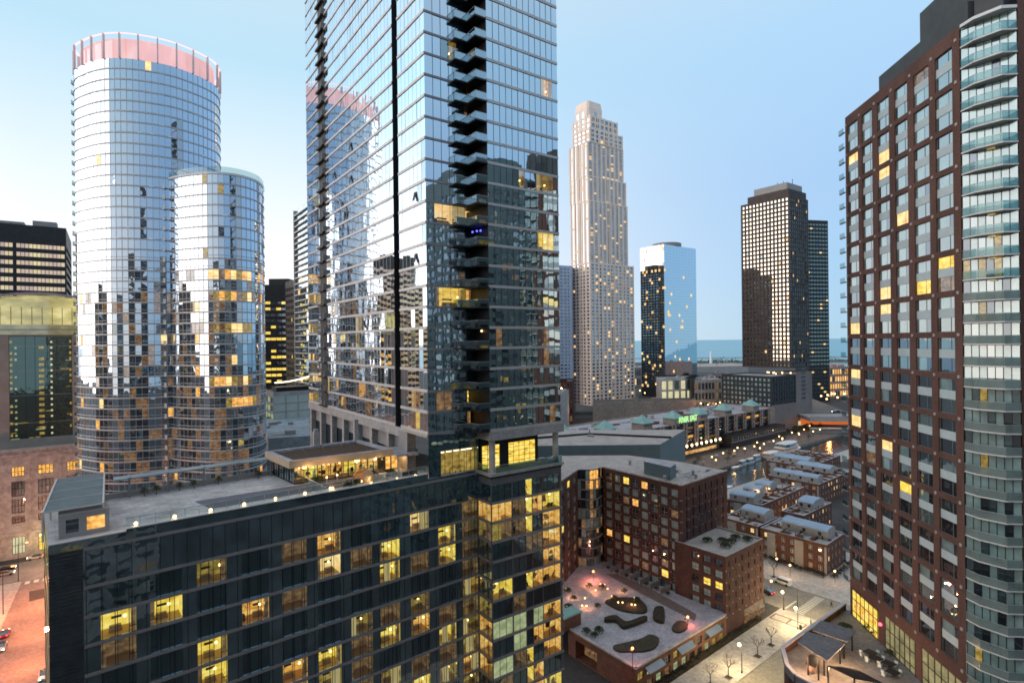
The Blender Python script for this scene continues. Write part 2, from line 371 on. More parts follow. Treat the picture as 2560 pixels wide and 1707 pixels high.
t.links.new(n.outputs[0], b.inputs['Height']); t.links.new(b.outputs[0], p.inputs['Normal']); t.links.new(p.outputs[0], out.inputs[0])
mb = MB()
xs = [-60000, -15000, -4000, -1000, 0, 1000, 4000, 15000, 60000]; ys = [600, 1300, 3000, 8000, 20000, 60000]
for i in range(len(xs)-1):
    for j in range(len(ys)-1): mb.face([(xs[i], ys[j], -1.8), (xs[i+1], ys[j], -1.8), (xs[i+1], ys[j+1], -1.8), (xs[i], ys[j+1], -1.8)])
structure(mb.build('lake', m))
# far shore of the harbour: a low flat spit with a breakwater
mb = MB()
mb.prism([(330, 1780), (1500, 1700), (1500, 1850), (420, 1860)], -3, 1.5)
structure(mb.build('land_spit', surf('spit ground', (.12, .115, .105), .95, .3, .02)))
mb = MB(); mb.prism([(560, 1700), (1300, 1640), (1300, 1646), (560, 1706)], -3, 2.0); mb.prism([(300, 2300), (1300, 2200), (1300, 2207), (300, 2307)], -3, 3.0)
tag(mb.build('breakwater', surf('breakwater stone', (.42, .42, .42), .9, .2, .05)), 'long pale stone breakwater line in the lake beyond the harbour', 'breakwater')
HM = [W_yel, W_yel2, W_dim, wood, dark_metal, tan, bulb_w, g_clear, g_teal, mull, W_or, W_warm, lit('backlit curtain', [(.3, (.5, .36, .14)), (.7, (.8, .62, .3))], .8, 1.5, .08, (6, 6, .3))]; restw = MB()
def room(mb, a, b, c, d, n, lvl, seed):
    """a real shallow room behind the glass: walls, ceiling, curtain, bed, lamp"""
    r = random.Random(seed); k = -n*2.4; lm = {3: r.choice([0, 0, 0, 11, 10]), 2: r.choice([1, 1, 0, 10]), 1: 2}[lvl]
    A2, B2, C2, D2 = a+k, b+k, c+k, d+k
    mb.face([A2, B2, C2, D2], lm); mb.face([d, c, C2, D2], lm); mb.face([a, b, B2, A2], 3)
    mb.face([a, A2, D2, d], lm); mb.face([B2, b, c, C2], lm)
    u = (b-a); up = (d-a)
    def blk(s0, s1, t0, t1, dep, m):
        p = [a+u*s+up*t_-n*dep for s, t_ in ((s0, t0), (s1, t0), (s1, t1), (s0, t1))]; q = [x-n*.5 for x in p]
        mb.hexa(p, q, m)
    if lvl > 1:
        s = r.uniform(.15, .5); blk(s, s+.38, .0, .16, 1.0, 3); blk(s+.02, s+.36, .16, .24, 1.1, 5)
        blk(s+.1, s+.4, .40, .47, 2.1, 4)
        if r.random() < .4: blk(r.uniform(.05, .12), .18, 0, .3, .9, 4)
        p = a+u*r.uniform(.55, .9)+up*.55-n*1.2; mb.ball(p, .17, 6)
    s = r.choice([0, .86]); blk(s, s+.14, 0, 1, .15, 2)
    if r.random() < .45 and lvl > 1: s = r.choice([0, .3, .62]); blk(s, s+r.uniform(.22, .38), 0, 1, .12, 12)
# ------------------------------------------------------------------ main glass apartment tower
TZ, FH, NF = 61.0, 3.2, 32
P0 = V2((-12.8, 84.8)); PL = P0+LD*62.4
Q0 = V2((-3.5, 87.0)); Q1 = Q0+RD*14.3; QB = Q0+LD*4.0
tw = thing('glass_apartment_tower', 'tall mirrored glass tower with stacked corner balconies rising out of the frame', 'tower', (-12.8, 84.8, 0))
rg = random.Random(5)
GM = [g_left, mull, W_warm, g_mid, mull_l, W_yel, W_dim, g_bay, clear_glass('lit room glass', (1, .97, .9), .2, .9)]
def glazing(root, A, B, k0, k1, pane, bar=.5, over={}, gmi=0, mm=4, zb=TZ, fh=FH, edge=alu, name='glass_band', tilt=.012, mats=GM, ew=.12, every=1, mwid=.03):
    A = V2(A); B = V2(B); L = (B-A).length; d = (B-A)/L; n = Vector((d.y, -d.x)); N = max(1, round(L/pane))
    for k in range(k0, k1):
        mb = MB(); z = zb+fh*k; za, zc = z+bar, z+fh
        for i in range(N):
            u0, u1 = L*i/N, L*(i+1)/N; o = [rg.uniform(-tilt, tilt) for _ in range(3)]; o.append(o[0]+o[2]-o[1])
            q = []
            for (u, zz), k_ in zip(((u0, za), (u1, za), (u1, zc), (u0, zc)), o):
                p = A+d*u+n*k_; q.append((p.x, p.y, zz))
            o_ = over.get((k, i), gmi)
            if o_ in (2, 5) and root is tw:
                mb.face(q, 8)
                if over.get((k, i-1)) not in (2, 5):
                    e = i
                    while over.get((k, e+1)) in (2, 5) and e < N-1: e += 1
                    pa, pb_ = A+d*u0, A+d*(L*(e+1)/N); r3 = MB(); room(r3, Vector((*pa, za)), Vector((*pb_, za)), Vector((*pb_, zc)), Vector((*pa, zc)), Vector((n.x, n.y, 0)), 3 if o_ == 5 else 2, k*77+i); r3.build('lit_room', HM, root)
            else: mb.face(q, 3 if root is tw and o_ == gmi and k < 15 and rg.random() < .035 else o_)
            if i % every == 0 and i:
                p = A+d*u0; a = p+n*.035-d*mwid; b = p+n*.035+d*mwid; mb.face([(a.x, a.y, za), (b.x, b.y, za), (b.x, b.y, zc), (a.x, a.y, zc)], mm)
        mb.build(name, mats, root)
        mb = MB(); mb.slab(A, B, z, z+bar, -.1, ew); mb.build(name.replace('glass_band', 'floor_edge').replace('door_wall', 'floor_edge'), edge, root)
lf_over = {(0, 12): 6, (1, 5): 6, (1, 6): 2, (2, 22): 6}
SL0, SL1 = P0+LD*9.7, P0+LD*11.9
ov = {}
for k, i, mm_ in ((1, 22, 2), (1, 23, 2), (0, 24, 6), (0, 25, 6), (3, 14, 6), (2, 20, 6), (4, 21, 2), (5, 21, 2), (5, 22, 2), (6, 20, 6), (2, 8, 6), (1, 9, 2), (0, 16, 6)): ov[(k, i)] = mm_
glazing(tw, PL, SL1, 0, NF, 1.55, over=ov, bar=.42)
glazing(tw, SL0, P0, 0, NF, 1.45, over={(1, 4): 6, (0, 3): 6, (0, 4): 2, (1, 3): 2}, bar=.42)
R1 = P0+RD*6.9
ov = {}
for k, lo in ((10, 1), (6, 1)):
    for i in range(lo, 5): ov[(k, i)] = 5
ov[(1, 1)] = 6; ov[(1, 2)] = 6; ov[(18, 3)] = 2; ov[(18, 2)] = 3
glazing(tw, P0, R1, 0, NF, 1.3, over=ov, mm=1, bar=.34, edge=alu_hot, name='corner_glass_band')
ov = {(12, 5): 2, (12, 8): 2, (12, 9): 2, (12, 10): 2, (9, 8): 5, (9, 9): 2, (9, 10): 5, (17, 9): 2, (17, 10): 2, (4, 9): 6, (0, 10): 6, (4, 1): 6, (3, 9): 6, (0, 1): 3}
glazing(tw, Q0, Q1, 0, NF, 1.2, over=ov, mm=1, gmi=7, bar=.42, name='bay_glass_band')
# recesses, return walls, back walls
mb = MB()
for a, b in ((SL1, SL1+RD*1.6), (SL1+RD*1.6, SL0+RD*1.6), (SL0+RD*1.6, SL0)): plain(mb, a, b, TZ, TZ+FH*NF, 0)
mb.build('dark_recess', black_fac, tw)
RB = R1+LD*1.8; RC = QB+LD*1.8+RD*0.0
mb = MB(); plain(mb, QB+LD*2.5, Q0, TZ, TZ+FH*NF); plain(mb, R1, RB, TZ, TZ+FH*NF); mb.build('side_wall', black_fac, tw)
ov = {(10, 0): 5, (10, 1): 5, (6, 0): 5, (6, 1): 6, (1, 0): 5, (1, 1): 2, (0, 0): 2, (15, 0): 6, (16, 1): 6}
glazing(tw, RB, RB+RD*3.2, 0, NF, 1.3, over=ov, mm=1, gmi=3, bar=.3, name='balcony_door_wall')
BK = [PL, PL+RD*20, Q1+LD*58, Q1]
mb = MB(); 
for a, b in ((BK[1], BK[0]), (BK[2], BK[1]), (BK[3], BK[2])): plain(mb, a, b, TZ, TZ+FH*NF)
mb.face([(p.x, p.y, TZ+FH*NF) for p in (PL, P0, Q0, Q1, BK[2], BK[1])]); mb.face([(p.x, p.y, TZ) for p in (PL, P0, Q0, Q1, BK[2], BK[1])]); mb.build('rear_wall', g_left, tw)
# stacked balconies in the notch
C0 = Q0-RD*2.05
for k in range(NF):
    z = TZ+FH*k
    mb = MB()
    inn = C0+LD*3.2; pl = [C0, Q0, Q0+LD*5.2, C0+LD*5.2]
    mb.prism(pl, z-.02, z+.24, 0)
    t1 = P0+RD*4.6-LD*1.25; pl2 = [t1, inn+RD*.02-LD*.05, inn+LD*1.4, P0+RD*4.6]
    mb.prism([t1, P0+RD*7.4-LD*1.25, P0+RD*7.4, P0+RD*4.6], z, z+.22, 0)
    ob = mb.build('balcony', black_fac, tw)
    mb = MB()
    for a, b in ((C0, Q0), (C0+LD*3.2, C0), (t1, P0+RD*7.0-LD*1.25), (P0+RD*4.6, t1)):
        mb.slab(a, b, z+.2, z+1.3, -.03, .0, 0); mb.slab(a, b, z+1.3, z+1.35, -.05, .03, 1)
    mb.build('railing', [g_front, mull_l], ob)
mb = MB(); mb.ball((C0.x+.4, C0.y+2.6, TZ+FH*9+2.7), .16); mb.ball((C0.x-.2, C0.y+2.9, TZ+FH*9+2.7), .16); mb.ball((C0.x-.9, C0.y+3.1, TZ+FH*9+2.6), .16); mb.build('party_light', blue_l, tw)
mb = MB(); mb.ball((C0.x+.4, C0.y+2.6, TZ+FH*4+2.9), .16); mb.build('ceiling_lamp', bulb_w, tw)
# balconies on the long left face
NL = Vector((-.813, -.582))
for k in range(NF):
    z = TZ+FH*k; a, b = P0+LD*52.6, P0+LD*48.2
    mb = MB(); mb.prism([a, b, b+NL*.75, a+NL*.75], z, z+.4, 0); mb.prism([b, b+NL*.8, b+NL*.8-LD*.2, b-LD*.2], z+.3, z+1.5, 1)
    mb.slab(a, b, z+.4, z+FH, -.1, .05, 0); mb.build('balcony', [black_fac, grey_panel], tw)
# opened vent windows
for (k, u, Aq, Bq) in ((16, 30, PL, SL1), (15, 20, PL, SL1), (14, 30, PL, SL1), (14, 12.5, PL, SL1), (11, 5.8, SL0, P0), (8, 5.8, SL0, P0), (5, 36, PL, SL1)):
    d = (Bq-Aq).normalized(); n = Vector((d.y, -d.x)); p = Aq+d*u; z = TZ+FH*k
    mb = MB(); q = [(p.x, p.y, z+2.3), (p.x+d.x*.8, p.y+d.y*.8, z+2.3), (p.x+d.x*.8+n.x*.35, p.y+d.y*.8+n.y*.35, z+.9), (p.x+n.x*.35, p.y+n.y*.35, z+.9)]
    mb.face(q); e = [(x+n.x*.05, y+n.y*.05, zz) for x, y, zz in q]; mb.face(e); mb.build('open_window', black_fac, tw)
# base: grey beam, posts and louvre panels under the long face
mb = MB(); A, B = PL, P0+LD*7.2; mb.slab(A, B, TZ-1.5, TZ, -.3, .25); mb.slab(P0+LD*7.2, P0, TZ-.45, TZ, -.3, .2); mb.build('base_beam', grey_conc, tw)
for k in range(8):
    u = 1.2+k*7.6; p = PL-LD*u
    mb = MB(); mb.slab(p, p-LD*1.1, 49, TZ-1.5, -.9, .2); mb.build('post', grey_conc, tw)
mb = MB(); mb.slab(PL, P0+LD*8, TZ-4.2, TZ-1.5, -1.1, -.8, 0); mb.slab(PL, P0+LD*8, 49, TZ-4.2, -1.3, -1.0, 1); mb.slab(P0+LD*10.2, P0+LD*6.9, 54.4, TZ-.4, -1.2, .3, 0); mb.build('louvre_panel', [grey_panel, g_dark], tw)
# base at the corner: dark glass with a large lit gym window, and the colonnade under the right part
gz0, gz1 = 53.6, 58.3
mb = MB(); p = facade(mb, P0, P0+RD*9.5, 50, TZ, [(2.1, 8.8)], [(gz0, gz1)], 1.2); mb.build('base_wall', g_teal, tw)
mb = MB(); a, b, c, d = [Vector(q) for q in p[0][:4]]; mb.face([a, b, c, d], 0)
for s in [.0, .2, .4, .58, .72, .78, .9, 1]:
    e = a+(b-a)*s; e2 = d+(c-d)*s; mb.bar(e, e2, .05, 1, 4)
nn = Vector((RD.y, -RD.x, 0)).normalized()
for s, h_, w_ in ((.3, 1.3, .5), (.46, 1.1, .35), (.6, 1.2, .4), (.7, 1.0, .3), (.2, .5, .8)):
    e = a+(b-a)*s+nn*.12; mb.box((e.x, e.y, gz0), w_, .12, .9, 0, 2); mb.bar((e.x, e.y, gz0+.6), (e.x+.1, e.y, gz0+h_), .07, 2, 5)
for s in (.1, .3, .5, .7, .85): e = a+(b-a)*s+nn*.1; mb.box((e.x, e.y, gz1-.5), .9, .1, .12, .6, 3)
mb.build('gym_window', [W_yel2, mull, dark_metal, ceil_l], tw)
mb = MB()
for k in range(9):
    e = P0+RD*(1.0+k*.95)-LD*(-.1)+nn.xy*.1; mb.ball((e.x, e.y, TZ-1.4-.12*math.sin(k*2.1)), .5, 0, 8, 5, .55)
mb.build('ceiling_cloud', surf('pale cloud lamp', (.5, .58, .44), .6, .2, 2), tw)
mb = MB(); mb.slab(Q0, Q1+RD*.6, 59.6, TZ, -6, .15); mb.slab(Q0-LD*-.0, QB, 59.6, TZ, -.2, .15); mb.build('base_beam', grey_conc, tw)
for s in (.75, 13.7):
    p = Q0+RD*s+LD*.75; mb = MB(); mb.bar((p.x, p.y, 54.1), (p.x, p.y, 59.6), .5, 0, 14); mb.build('column', stone, tw)
lobA, lobB = Q0+LD*3.4+RD*.2, Q0+LD*3.4+RD*12.0
mb = MB(); pn = facade(mb, lobA, lobB, 53, 59.6, [(0.4, 3.9), (5.6, 11.3)], [(54.3, 58.2)], .2)
mb.build('lobby_wall', black_fac, tw)
for p in pn:
    a, b, c, d = [Vector(q) for q in p[:4]]; mb = MB(); mb.face([a, b, c, d], 0); N = 3 if p[4][0] == 0 else 5
    for s in range(N+1): mb.bar(a+(b-a)*s/N, d+(c-d)*s/N, .05, 1, 4)
    for s in (.2, .4, .62, .8): mb.bar(a+(d-a)*s, b+(c-b)*s, .045, 1, 4)
    for k in range(10):
        e = a+(b-a)*rg.random()+(d-a)*rg.uniform(.3, .95)+nn*.03; mb.box((e.x, e.y, e.z), rg.uniform(.4, 1.1), .05, .1, .5, 2)
    mb.build('lobby_window', [W_yel, mull, wood], tw)
# ------------------------------------------------------------------ hotel block in front of the tower
J = V2((-5.8, 90.3)); HD = V2((.772, .636)).normalized(); HL = J-HD*53.25; HN = Vector((HD.y, -HD.x)); HB = -HN
ht = thing('hotel_building', 'long dark glass hotel block with scattered yellow rooms and a roof deck', 'hotel', (HL.x, HL.y, 0))
DZ = 54.45
BKL = HL+Vector((-math.sin(R_(41)), math.cos(R_(41))))*19.5; BKR = J-HN*19.5
wn = MB(); zc0 = 19.0
TK = [47.5, 43.1, 38.5, 33.7, 29.0, 24.45, 19.9, 15.6, 10.7, 5.9, 1.5]
cols = [(53.25-t-1.55, 53.25-t+1.55) for t in TK]
rows = [(49.75-3.05*(f+1)+.38, 49.75-3.05*f-.06) for f in range(0, 11)]
pn = facade(wn, HL, J, 0, DZ, cols, rows, .12)
wn.build('spandrel_wall', g_spandrel, ht)
LITR = {(6, 7): 1, (7, 7): 2, (9, 7): 1, (10, 8): 2, (5, 8): 2, (6, 9): 2, (4, 8): 1, (9, 5): 1, (8, 5): 2, (10, 6): 2, (7, 4): 1, (3, 8): 2, (0, 1): 3, (0, 2): 1, (1, 1): 3, (2, 0): 2, (3, 2): 3, (4, 2): 1, (5, 1): 3, (6, 1): 1, (2, 3): 2, (2, 4): 3, (4, 5): 3, (5, 5): 2, (7, 2): 3, (8, 2): 1, (9, 2): 2, (8, 4): 2, (7, 5): 3, (6, 4): 2, (6, 5): 1,
        (5, 0): 3, (7, 1): 3, (8, 0): 3, (9, 1): 3, (10, 1): 1, (10, 3): 1, (10, 4): 2, (10, 7): 2, (9, 8): 2, (5, 6): 2, (6, 6): 1, (10, 2): 1, (10, 0): 1, (8, 7): 1, (4, 6): 2, (3, 6): 2, (9, 6): 2, (8, 8): 2, (10, 9): 2, (7, 8): 1, (4, 0): 1, (10, 5): 1}
for p in pn:
    a, b, c, d = [Vector(q) for q in p[:4]]; n = Vector((HN.x, HN.y, 0)); key = p[4]; f = 10-key[1]; f = key[1]
    fi = len(rows)-1-key[1]; col = len(TK)-1-key[0]
    # rows are sorted from the ground up, cols from the left
    fi = len(rows)-1-key[1]; col = key[0]
    lvl = LITR.get((col, fi)); mb = MB() if (lvl or fi < 7) else restw
    if lvl:
        room(mb, a, b, c, d, n, lvl, col*31+fi); mb.face([a, b, c, d], 7)
    else: mb.face([a, b, c, d], 8)
    flip = col in (1, 3, 5, 7); fr_ = MB() if mb is not restw else restw; f9 = 0 if mb is not restw else 9
    for s in ((.2, .6) if flip else (.4, .8)): fr_.slab((a+(b-a)*s-(b-a)*.012).xy, (a+(b-a)*s+(b-a)*.012).xy, a.z, d.z, .0, .05, f9)
    q0, q1 = (0, .2) if flip else (.8, 1); fr_.slab((a+(b-a)*q0).xy, (a+(b-a)*q1).xy, a.z+.62, a.z+.7, 0, .05, f9)
    if mb is not restw: fr_.build('frame', mull, mb.build('window', HM, ht))
restw.build('window', HM, ht, kind='stuff')
mb = MB()
for f in range(0, 16):
    z = 49.75-3.05*f; mb = MB(); mb.slab(HL+HD*2.8, J, z-.02, z+.30, -.05, .1); mb.build('floor_band', alu_hot, ht)
mb = MB(); mb.slab(HL+HD*2.8, J, 53.75, 54.05, -.05, .12); mb.build('floor_band', alu_hot, ht)
mb = MB()
for t_ in [x*1.32+3.0 for x in range(39)]:
    mb.slab(HL+HD*(t_-.03), HL+HD*(t_+.03), 12, 53.7, 0, .045)
mb.build('mullion_grid', mull, ht)
mb = MB()
for k in range(110): z = 54.0-k*.38; mb.slab(HL-HD*0, HL+HD*2.75, z-.3, z, .0, .08+.02*(k % 8 == 0))
mb.build('louvre_screen', surf('dark louvre', (.035, .04, .045), .55, .3, .6), ht)
# left end wall with a column of lit stair windows
mb = MB(); fl = floors(0, DZ, 17, .3, .92); pe = facade(mb, BKL, HL, 0, DZ, [(1, 18.6)], fl, .1); mb.build('end_wall', g_spandrel, ht)
for p in pe: mb = MB(); mb.face(p[:4]); mb.build('stair_window', W_yel2 if p[4][1] > 1 else W_dim, ht)
mb = MB(); plain(mb, BKR, BKL, 0, DZ); plain(mb, J, BKR, 0, DZ); mb.build('rear_wall', g_spandrel, ht)
# the bay that projects under the tower
QR = Q1+LD*20; hn = Vector((RD.y, -RD.x))
bw = MB(); fz = [49.7-3.05*f for f in range(17)]
rows = [(z-3.05+.36, z-.05) for z in fz[:15]]+[(49.9, 52.6)]
pb = facade(bw, Q0, Q1, 0, 54.1, [(.15, 3.9), (4.1, 6.6), (6.7, 8.0), (8.1, 10.1), (10.2, 13.9)], rows, .12); pb2 = facade(bw, QB, Q0, 0, 54.1, [(.15, 3.85)], rows, .12)
bw.build('bay_wall', surf('bay frame', (.12, .12, .125), .5, .2, .6), ht)
rgb = random.Random(3); onb = {}
for fi in range(16):
    for ci in range(5): onb[(ci, fi)] = 0
for ci, fs in {0: {13: 1, 14: 2, 10: 3, 5: 1, 3: 1, 1: 3, 8: 4, 4: 2, 6: 4}, 1: {14: 1, 13: 1, 9: 1, 8: 4, 7: 4, 6: 1, 4: 2, 3: 1}, 2: {15: 3, 14: 3, 13: 3, 12: 1, 10: 3, 6: 3, 5: 3, 4: 3, 3: 1, 2: 1}, 3: {14: 2, 12: 1, 10: 2, 8: 4, 7: 2, 5: 2, 4: 2}, 4: {14: 3, 13: 2, 12: 2, 11: 2, 10: 2, 8: 2, 7: 2, 6: 2, 4: 3, 3: 3}}.items():
    for fi, v in fs.items(): onb[(ci, fi)] = v
BM = [g_teal, W_dim, W_or, W_yel, W_cool, mull, W_yel2, wood, dark_metal, tan, bulb_w, g_clear, g_mid]
for p in pb+pb2:
    a, b, c, d = [Vector(q) for q in p[:4]]; side = p in pb2; lv = onb.get(p[4], 0) if not side else {14: 2, 13: 6, 9: 6, 8: 2, 7: 2, 6: 2, 4: 2, 3: 2, 2: 2, 1: 2}.get(p[4][1], 0)
    n = Vector((p[5].x, p[5].y, 0)); mb = MB()
    if lv in (0, 4): mb.face([a, b, c, d], lv if lv else (12 if rgb.random() < .35 else 0))
    else:
        k = -n*1.8; A2, B2, C2, D2 = a+k, b+k, c+k, d+k
        mb.face([A2, B2, C2, D2], lv); mb.face([d, c, C2, D2], lv); mb.face([a, b, B2, A2], 7); mb.face([a, A2, D2, d], lv); mb.face([B2, b, c, C2], lv)
        u, up = b-a, d-a
        for _ in range(4):
            s = rgb.uniform(0, .7); t0 = rgb.choice([0, 0, .4]); q = [a+u*x+up*y-n*rgb.uniform(.5, 1.4) for x, y in ((s, t0), (s+rgb.uniform(.08, .3), t0), (s+.2, t0+rgb.uniform(.2, .5)), (s, t0+.3))]; mb.face(q, rgb.choice([8, 9, 7]))
        if lv == 3: mb.ball(a+u*rgb.uniform(.3, .7)+up*.8-n*.8, .2, 10)
        mb.face([a, b, c, d], 11)
    N = max(1, round((b-a).length/1.25))
    for s in range(1, N): mb.slab((a+(b-a)*(s/N)-(b-a).normalized()*.03).xy, (a+(b-a)*(s/N)+(b-a).normalized()*.03).xy, a.z, d.z, 0, .05, 5)
    mb.build('bay_window', BM, ht)
for z in fz+[53.75]:
    mb = MB(); mb.slab(Q0-RD*.12, Q1+RD*.1, z-.02, z+.32, -.05, .12); mb.slab(QB, Q0-LD*.12, z-.02, z+.32, -.05, .12); mb.build('floor_band', alu_hot if z < 53 else black_fac, ht)
mb = MB(); plain(mb, Q1, QR, 0, 54.1); plain(mb, QR, QB+LD*10, 0, 54.1); mb.build('rear_wall', g_spandrel, ht)
mb = MB(); mb.prism([Q0-LD*.35-RD*.3, Q1-LD*.35+RD*.3, Q1+LD*5, Q0+LD*5-RD*.3], 54.06, 54.5); mb.build('ledge', grey_conc, ht)
mb = MB()
for a, b in ((Q0-LD*.1+RD*.9, Q1-LD*.1+RD*.1), (QB-RD*.0, Q0+LD*.9)): mb.slab(a, b, 54.5, 55.6, -.03, 0, 0); mb.slab(a, b, 55.6, 55.66, -.05, .02, 1)
mb.build('terrace_railing', [g_rail, mull_l], ht)
# roof deck
def hp(t_, dep, z=DZ): p = J-HD*t_-HN*dep; return Vector((p.x, p.y, z))     # t from the tower end, dep behind the front edge
mb = MB(); mb.face([(HL.x, HL.y, DZ), (J.x, J.y, DZ), (BKR.x, BKR.y, DZ), (BKL.x, BKL.y, DZ)])
for q in (BKL, ): pass
mb.build('deck', paver_t, ht)
mb = MB(); mb.slab(HL+HD*6.5, J-HD*9.2, DZ, 55.2, -.45, .06, 0); mb.slab(HL+HD*6.5, J-HD*9.2, 55.2, 55.3, -.5, .14, 1); mb.slab(HL+HD*0, HL+HD*6.5, DZ-.2, DZ+.5, -.4, .06, 0); mb.slab(HL, HL+HD*6.5, DZ+.5, DZ+.6, -.45, .12, 1); mb.slab(BKR, BKL, DZ-.3, DZ+.7, -.4, .0, 2); mb.build('parapet', [g_spandrel, alu, grey_panel], ht)
mb = MB(); mb.face([hp(37.5, 5.0, DZ+.02), hp(16+.0, 4.6, DZ+.02), hp(16.5, 9.2, DZ+.02), hp(38.5, 10.2, DZ+.02)]); mb.build('pool_cover', pool, ht)
mb = MB(); mb.slab(HL+HD*6.5, J-HD*9.2, 55.2, 56.25, -.55, -.52, 0)
for k in range(26): p = hp(9.2+k*1.45, .53); mb.bar((p.x, p.y, 55.1), (p.x, p.y, 56.3), .03, 1, 4)
mb.slab(HL+HD*6.5, J-HD*9.2, 56.25, 56.3, -.56, -.5, 1)
mb.slab(hp(29, 19.3).xy, hp(46, 19.3).xy, DZ+.7, 55.9, -.03, 0, 0)
a, b = hp(24.6, .6), hp(24.6, 17); mb.slab(b.xy, a.xy, DZ, 55.7, -.03, 0, 0); mb.slab(b.xy, a.xy, 55.7, 55.76, -.05, .02, 1)
mb.build('glass_railing', [clear_glass('deck rail glass', (.95, 1, 1), .04, .96), mull_l], ht)
# ------------------------------------------------------------------ things on the roof deck
cv = [V2((-49.6, 59.0)), V2((-45.7, 62.4)), V2((-56.4, 77.3)), V2((-60.2, 73.9))]
pg = thing('louvred_pergola', 'blue grey slatted canopy over the near left end of the roof deck', 'pergola', (cv[0].x, cv[0].y, DZ))
mb = MB(); q = inset([tuple(p) for p in cv], .08); ux = (cv[1]-cv[0])/60
n_ = 96
for k in range(n_):
    s0, s1 = k/n_, (k+.62)/n_; a0 = cv[0].lerp(cv[3], s0); b0 = cv[1].lerp(cv[2], s0); a1 = cv[0].lerp(cv[3], s1); b1 = cv[1].lerp(cv[2], s1)
    mb.hexa([(*a0, 57.42), (*b0, 57.42), (*b1, 57.42), (*a1, 57.42)], [(*a0, 57.5), (*b0, 57.5), (*b1, 57.5), (*a1, 57.5)])
mb.build('slats', slate, pg)
mb = MB()
for s in (0, .28, .55, .8, 1): mb.bar((*cv[0].lerp(cv[3], s), 57.5), (*cv[1].lerp(cv[2], s), 57.5), .11, 0, 4)
mb.bar((*cv[0], 57.5), (*cv[3], 57.5), .12, 0, 4); mb.bar((*cv[1], 57.5), (*cv[2], 57.5), .12, 0, 4); mb.build('frame', alu, pg)
for c in (cv[0], cv[1], cv[2], cv[3], cv[0].lerp(cv[3], .5), cv[1].lerp(cv[2], .5)):
    mb = MB(); mb.bar((*c, DZ), (*c, 57.45), .1, 0, 4); mb.build('post', alu, pg)
hut = thing('bar_kiosk', 'small dark kiosk with lit opening beneath the slatted canopy', 'kiosk', (-49, 62, DZ))
mb = MB(); A, B = hp(52.4, 3.4).xy, hp(48.0, 3.4).xy; pk = facade(mb, A, B, DZ, 57.0, [(.6, 1.7), (2.4, 4.0)], [(DZ+.5, 56.4)], .3); a2, b2 = A-HN*4, B-HN*4
plain(mb, a2, A, DZ, 57.0); plain(mb, B, b2, DZ, 57.0); mb.face([(*A, 57.0), (*B, 57.0), (*b2, 57.0), (*a2, 57.0)]); mb.build('wall', grey_panel, hut)
for p, mm_ in zip(pk, (g_dark, W_or)): mb = MB(); mb.face(p[:4]); mb.build('window', mm_, hut)
tr = thing('trellis_canopy', 'long narrow blue grey canopy along the back edge of the roof deck', 'canopy', tuple(hp(36, 18.2)))
mb = MB(); a, b = hp(25.2, 18.4), hp(46.5, 18.4); mb.slab(b.xy, a.xy, 57.0, 57.2, -1.5, .6); mb.build('canopy_roof', steel_r, tr)
for s in (26.5, 31.2, 35.8, 40.3, 44.8):
    p = hp(s, 18.3); mb = MB(); mb.bar(p, (p.x, p.y, 57.0), .12, 0, 4); mb.slab((p-Vector((.1, .08, 0))).xy, (p+Vector((.1, .08, 0))).xy, 57.2, 57.32, -1.6, .7); mb.build('post', steel_r, tr)
lampd = [hp(45.7-3.75*k, 1.9-.02*k) for k in range(7)]+[hp(23.4, 2.0), hp(17.6, 1.6), hp(13.6, 1.4), hp(10.6, 1.3)]
names = ['left end of the row', 'second from the left', 'third from the left', 'fourth from the left', 'fifth from the left', 'sixth from the left', 'seventh, before the glass screen', 'just right of the glass screen', 'beside the fire bowl', 'left of the white canopy post', 'far right end by the tower']
for k, p in enumerate(lampd):
    if k == 0:
        dl = thing('deck_lamp', 'glowing globe lamp on deck edge, '+names[0], 'lamp', tuple(p), 'globe lamps along the deck edge')
        OFF[dl.name] = (0, 0, 0); mb = MB(); mb.bar((0, 0, 0), (0, 0, .55), .05, 0, 6); mb.build('stem', dark_metal, dl); mb = MB(); mb.ball((0, 0, .7), .2, 0, 10, 6); mb.build('globe', bulb_w, dl)
    else: copy_tree(dl, tuple(p), 0, 'glowing globe lamp on deck edge, '+names[k], .8 if k > 7 else 1)
    lamp('deck_lamp_light', (p.x, p.y, p.z+1.1), 55, (1, .68, .34), .2)
for k, (t_, d_) in enumerate(((22.2, 7.6), (21.5, 8.3))):
    p = hp(t_, d_); mb = MB(); mb.bar(p, p+Vector((0, 0, 1.1)), .22, 0, 8, .3); mb.ball(p+Vector((0, 0, 1.3)), .18, 1)
for k, (t_, d_) in enumerate(((22.4, 5.9), (20.7, 6.3))):
    p = hp(t_, d_); hth = thing('patio_heater', 'slim lit patio heater standing on the dark pool cover, '+('left' if k == 0 else 'right')+' of two', 'heater', tuple(p), 'patio heaters on the pool cover')
    mb = MB(); mb.bar(p, p+Vector((0, 0, 1.2)), .1, 0, 6); mb.ball(p, .22, 0, 8, 4, .5); mb.build('post', grey_panel, hth); mb = MB(); mb.ball(p+Vector((0, 0, 1.35)), .14); mb.build('lamp_head', bulb_w, hth)
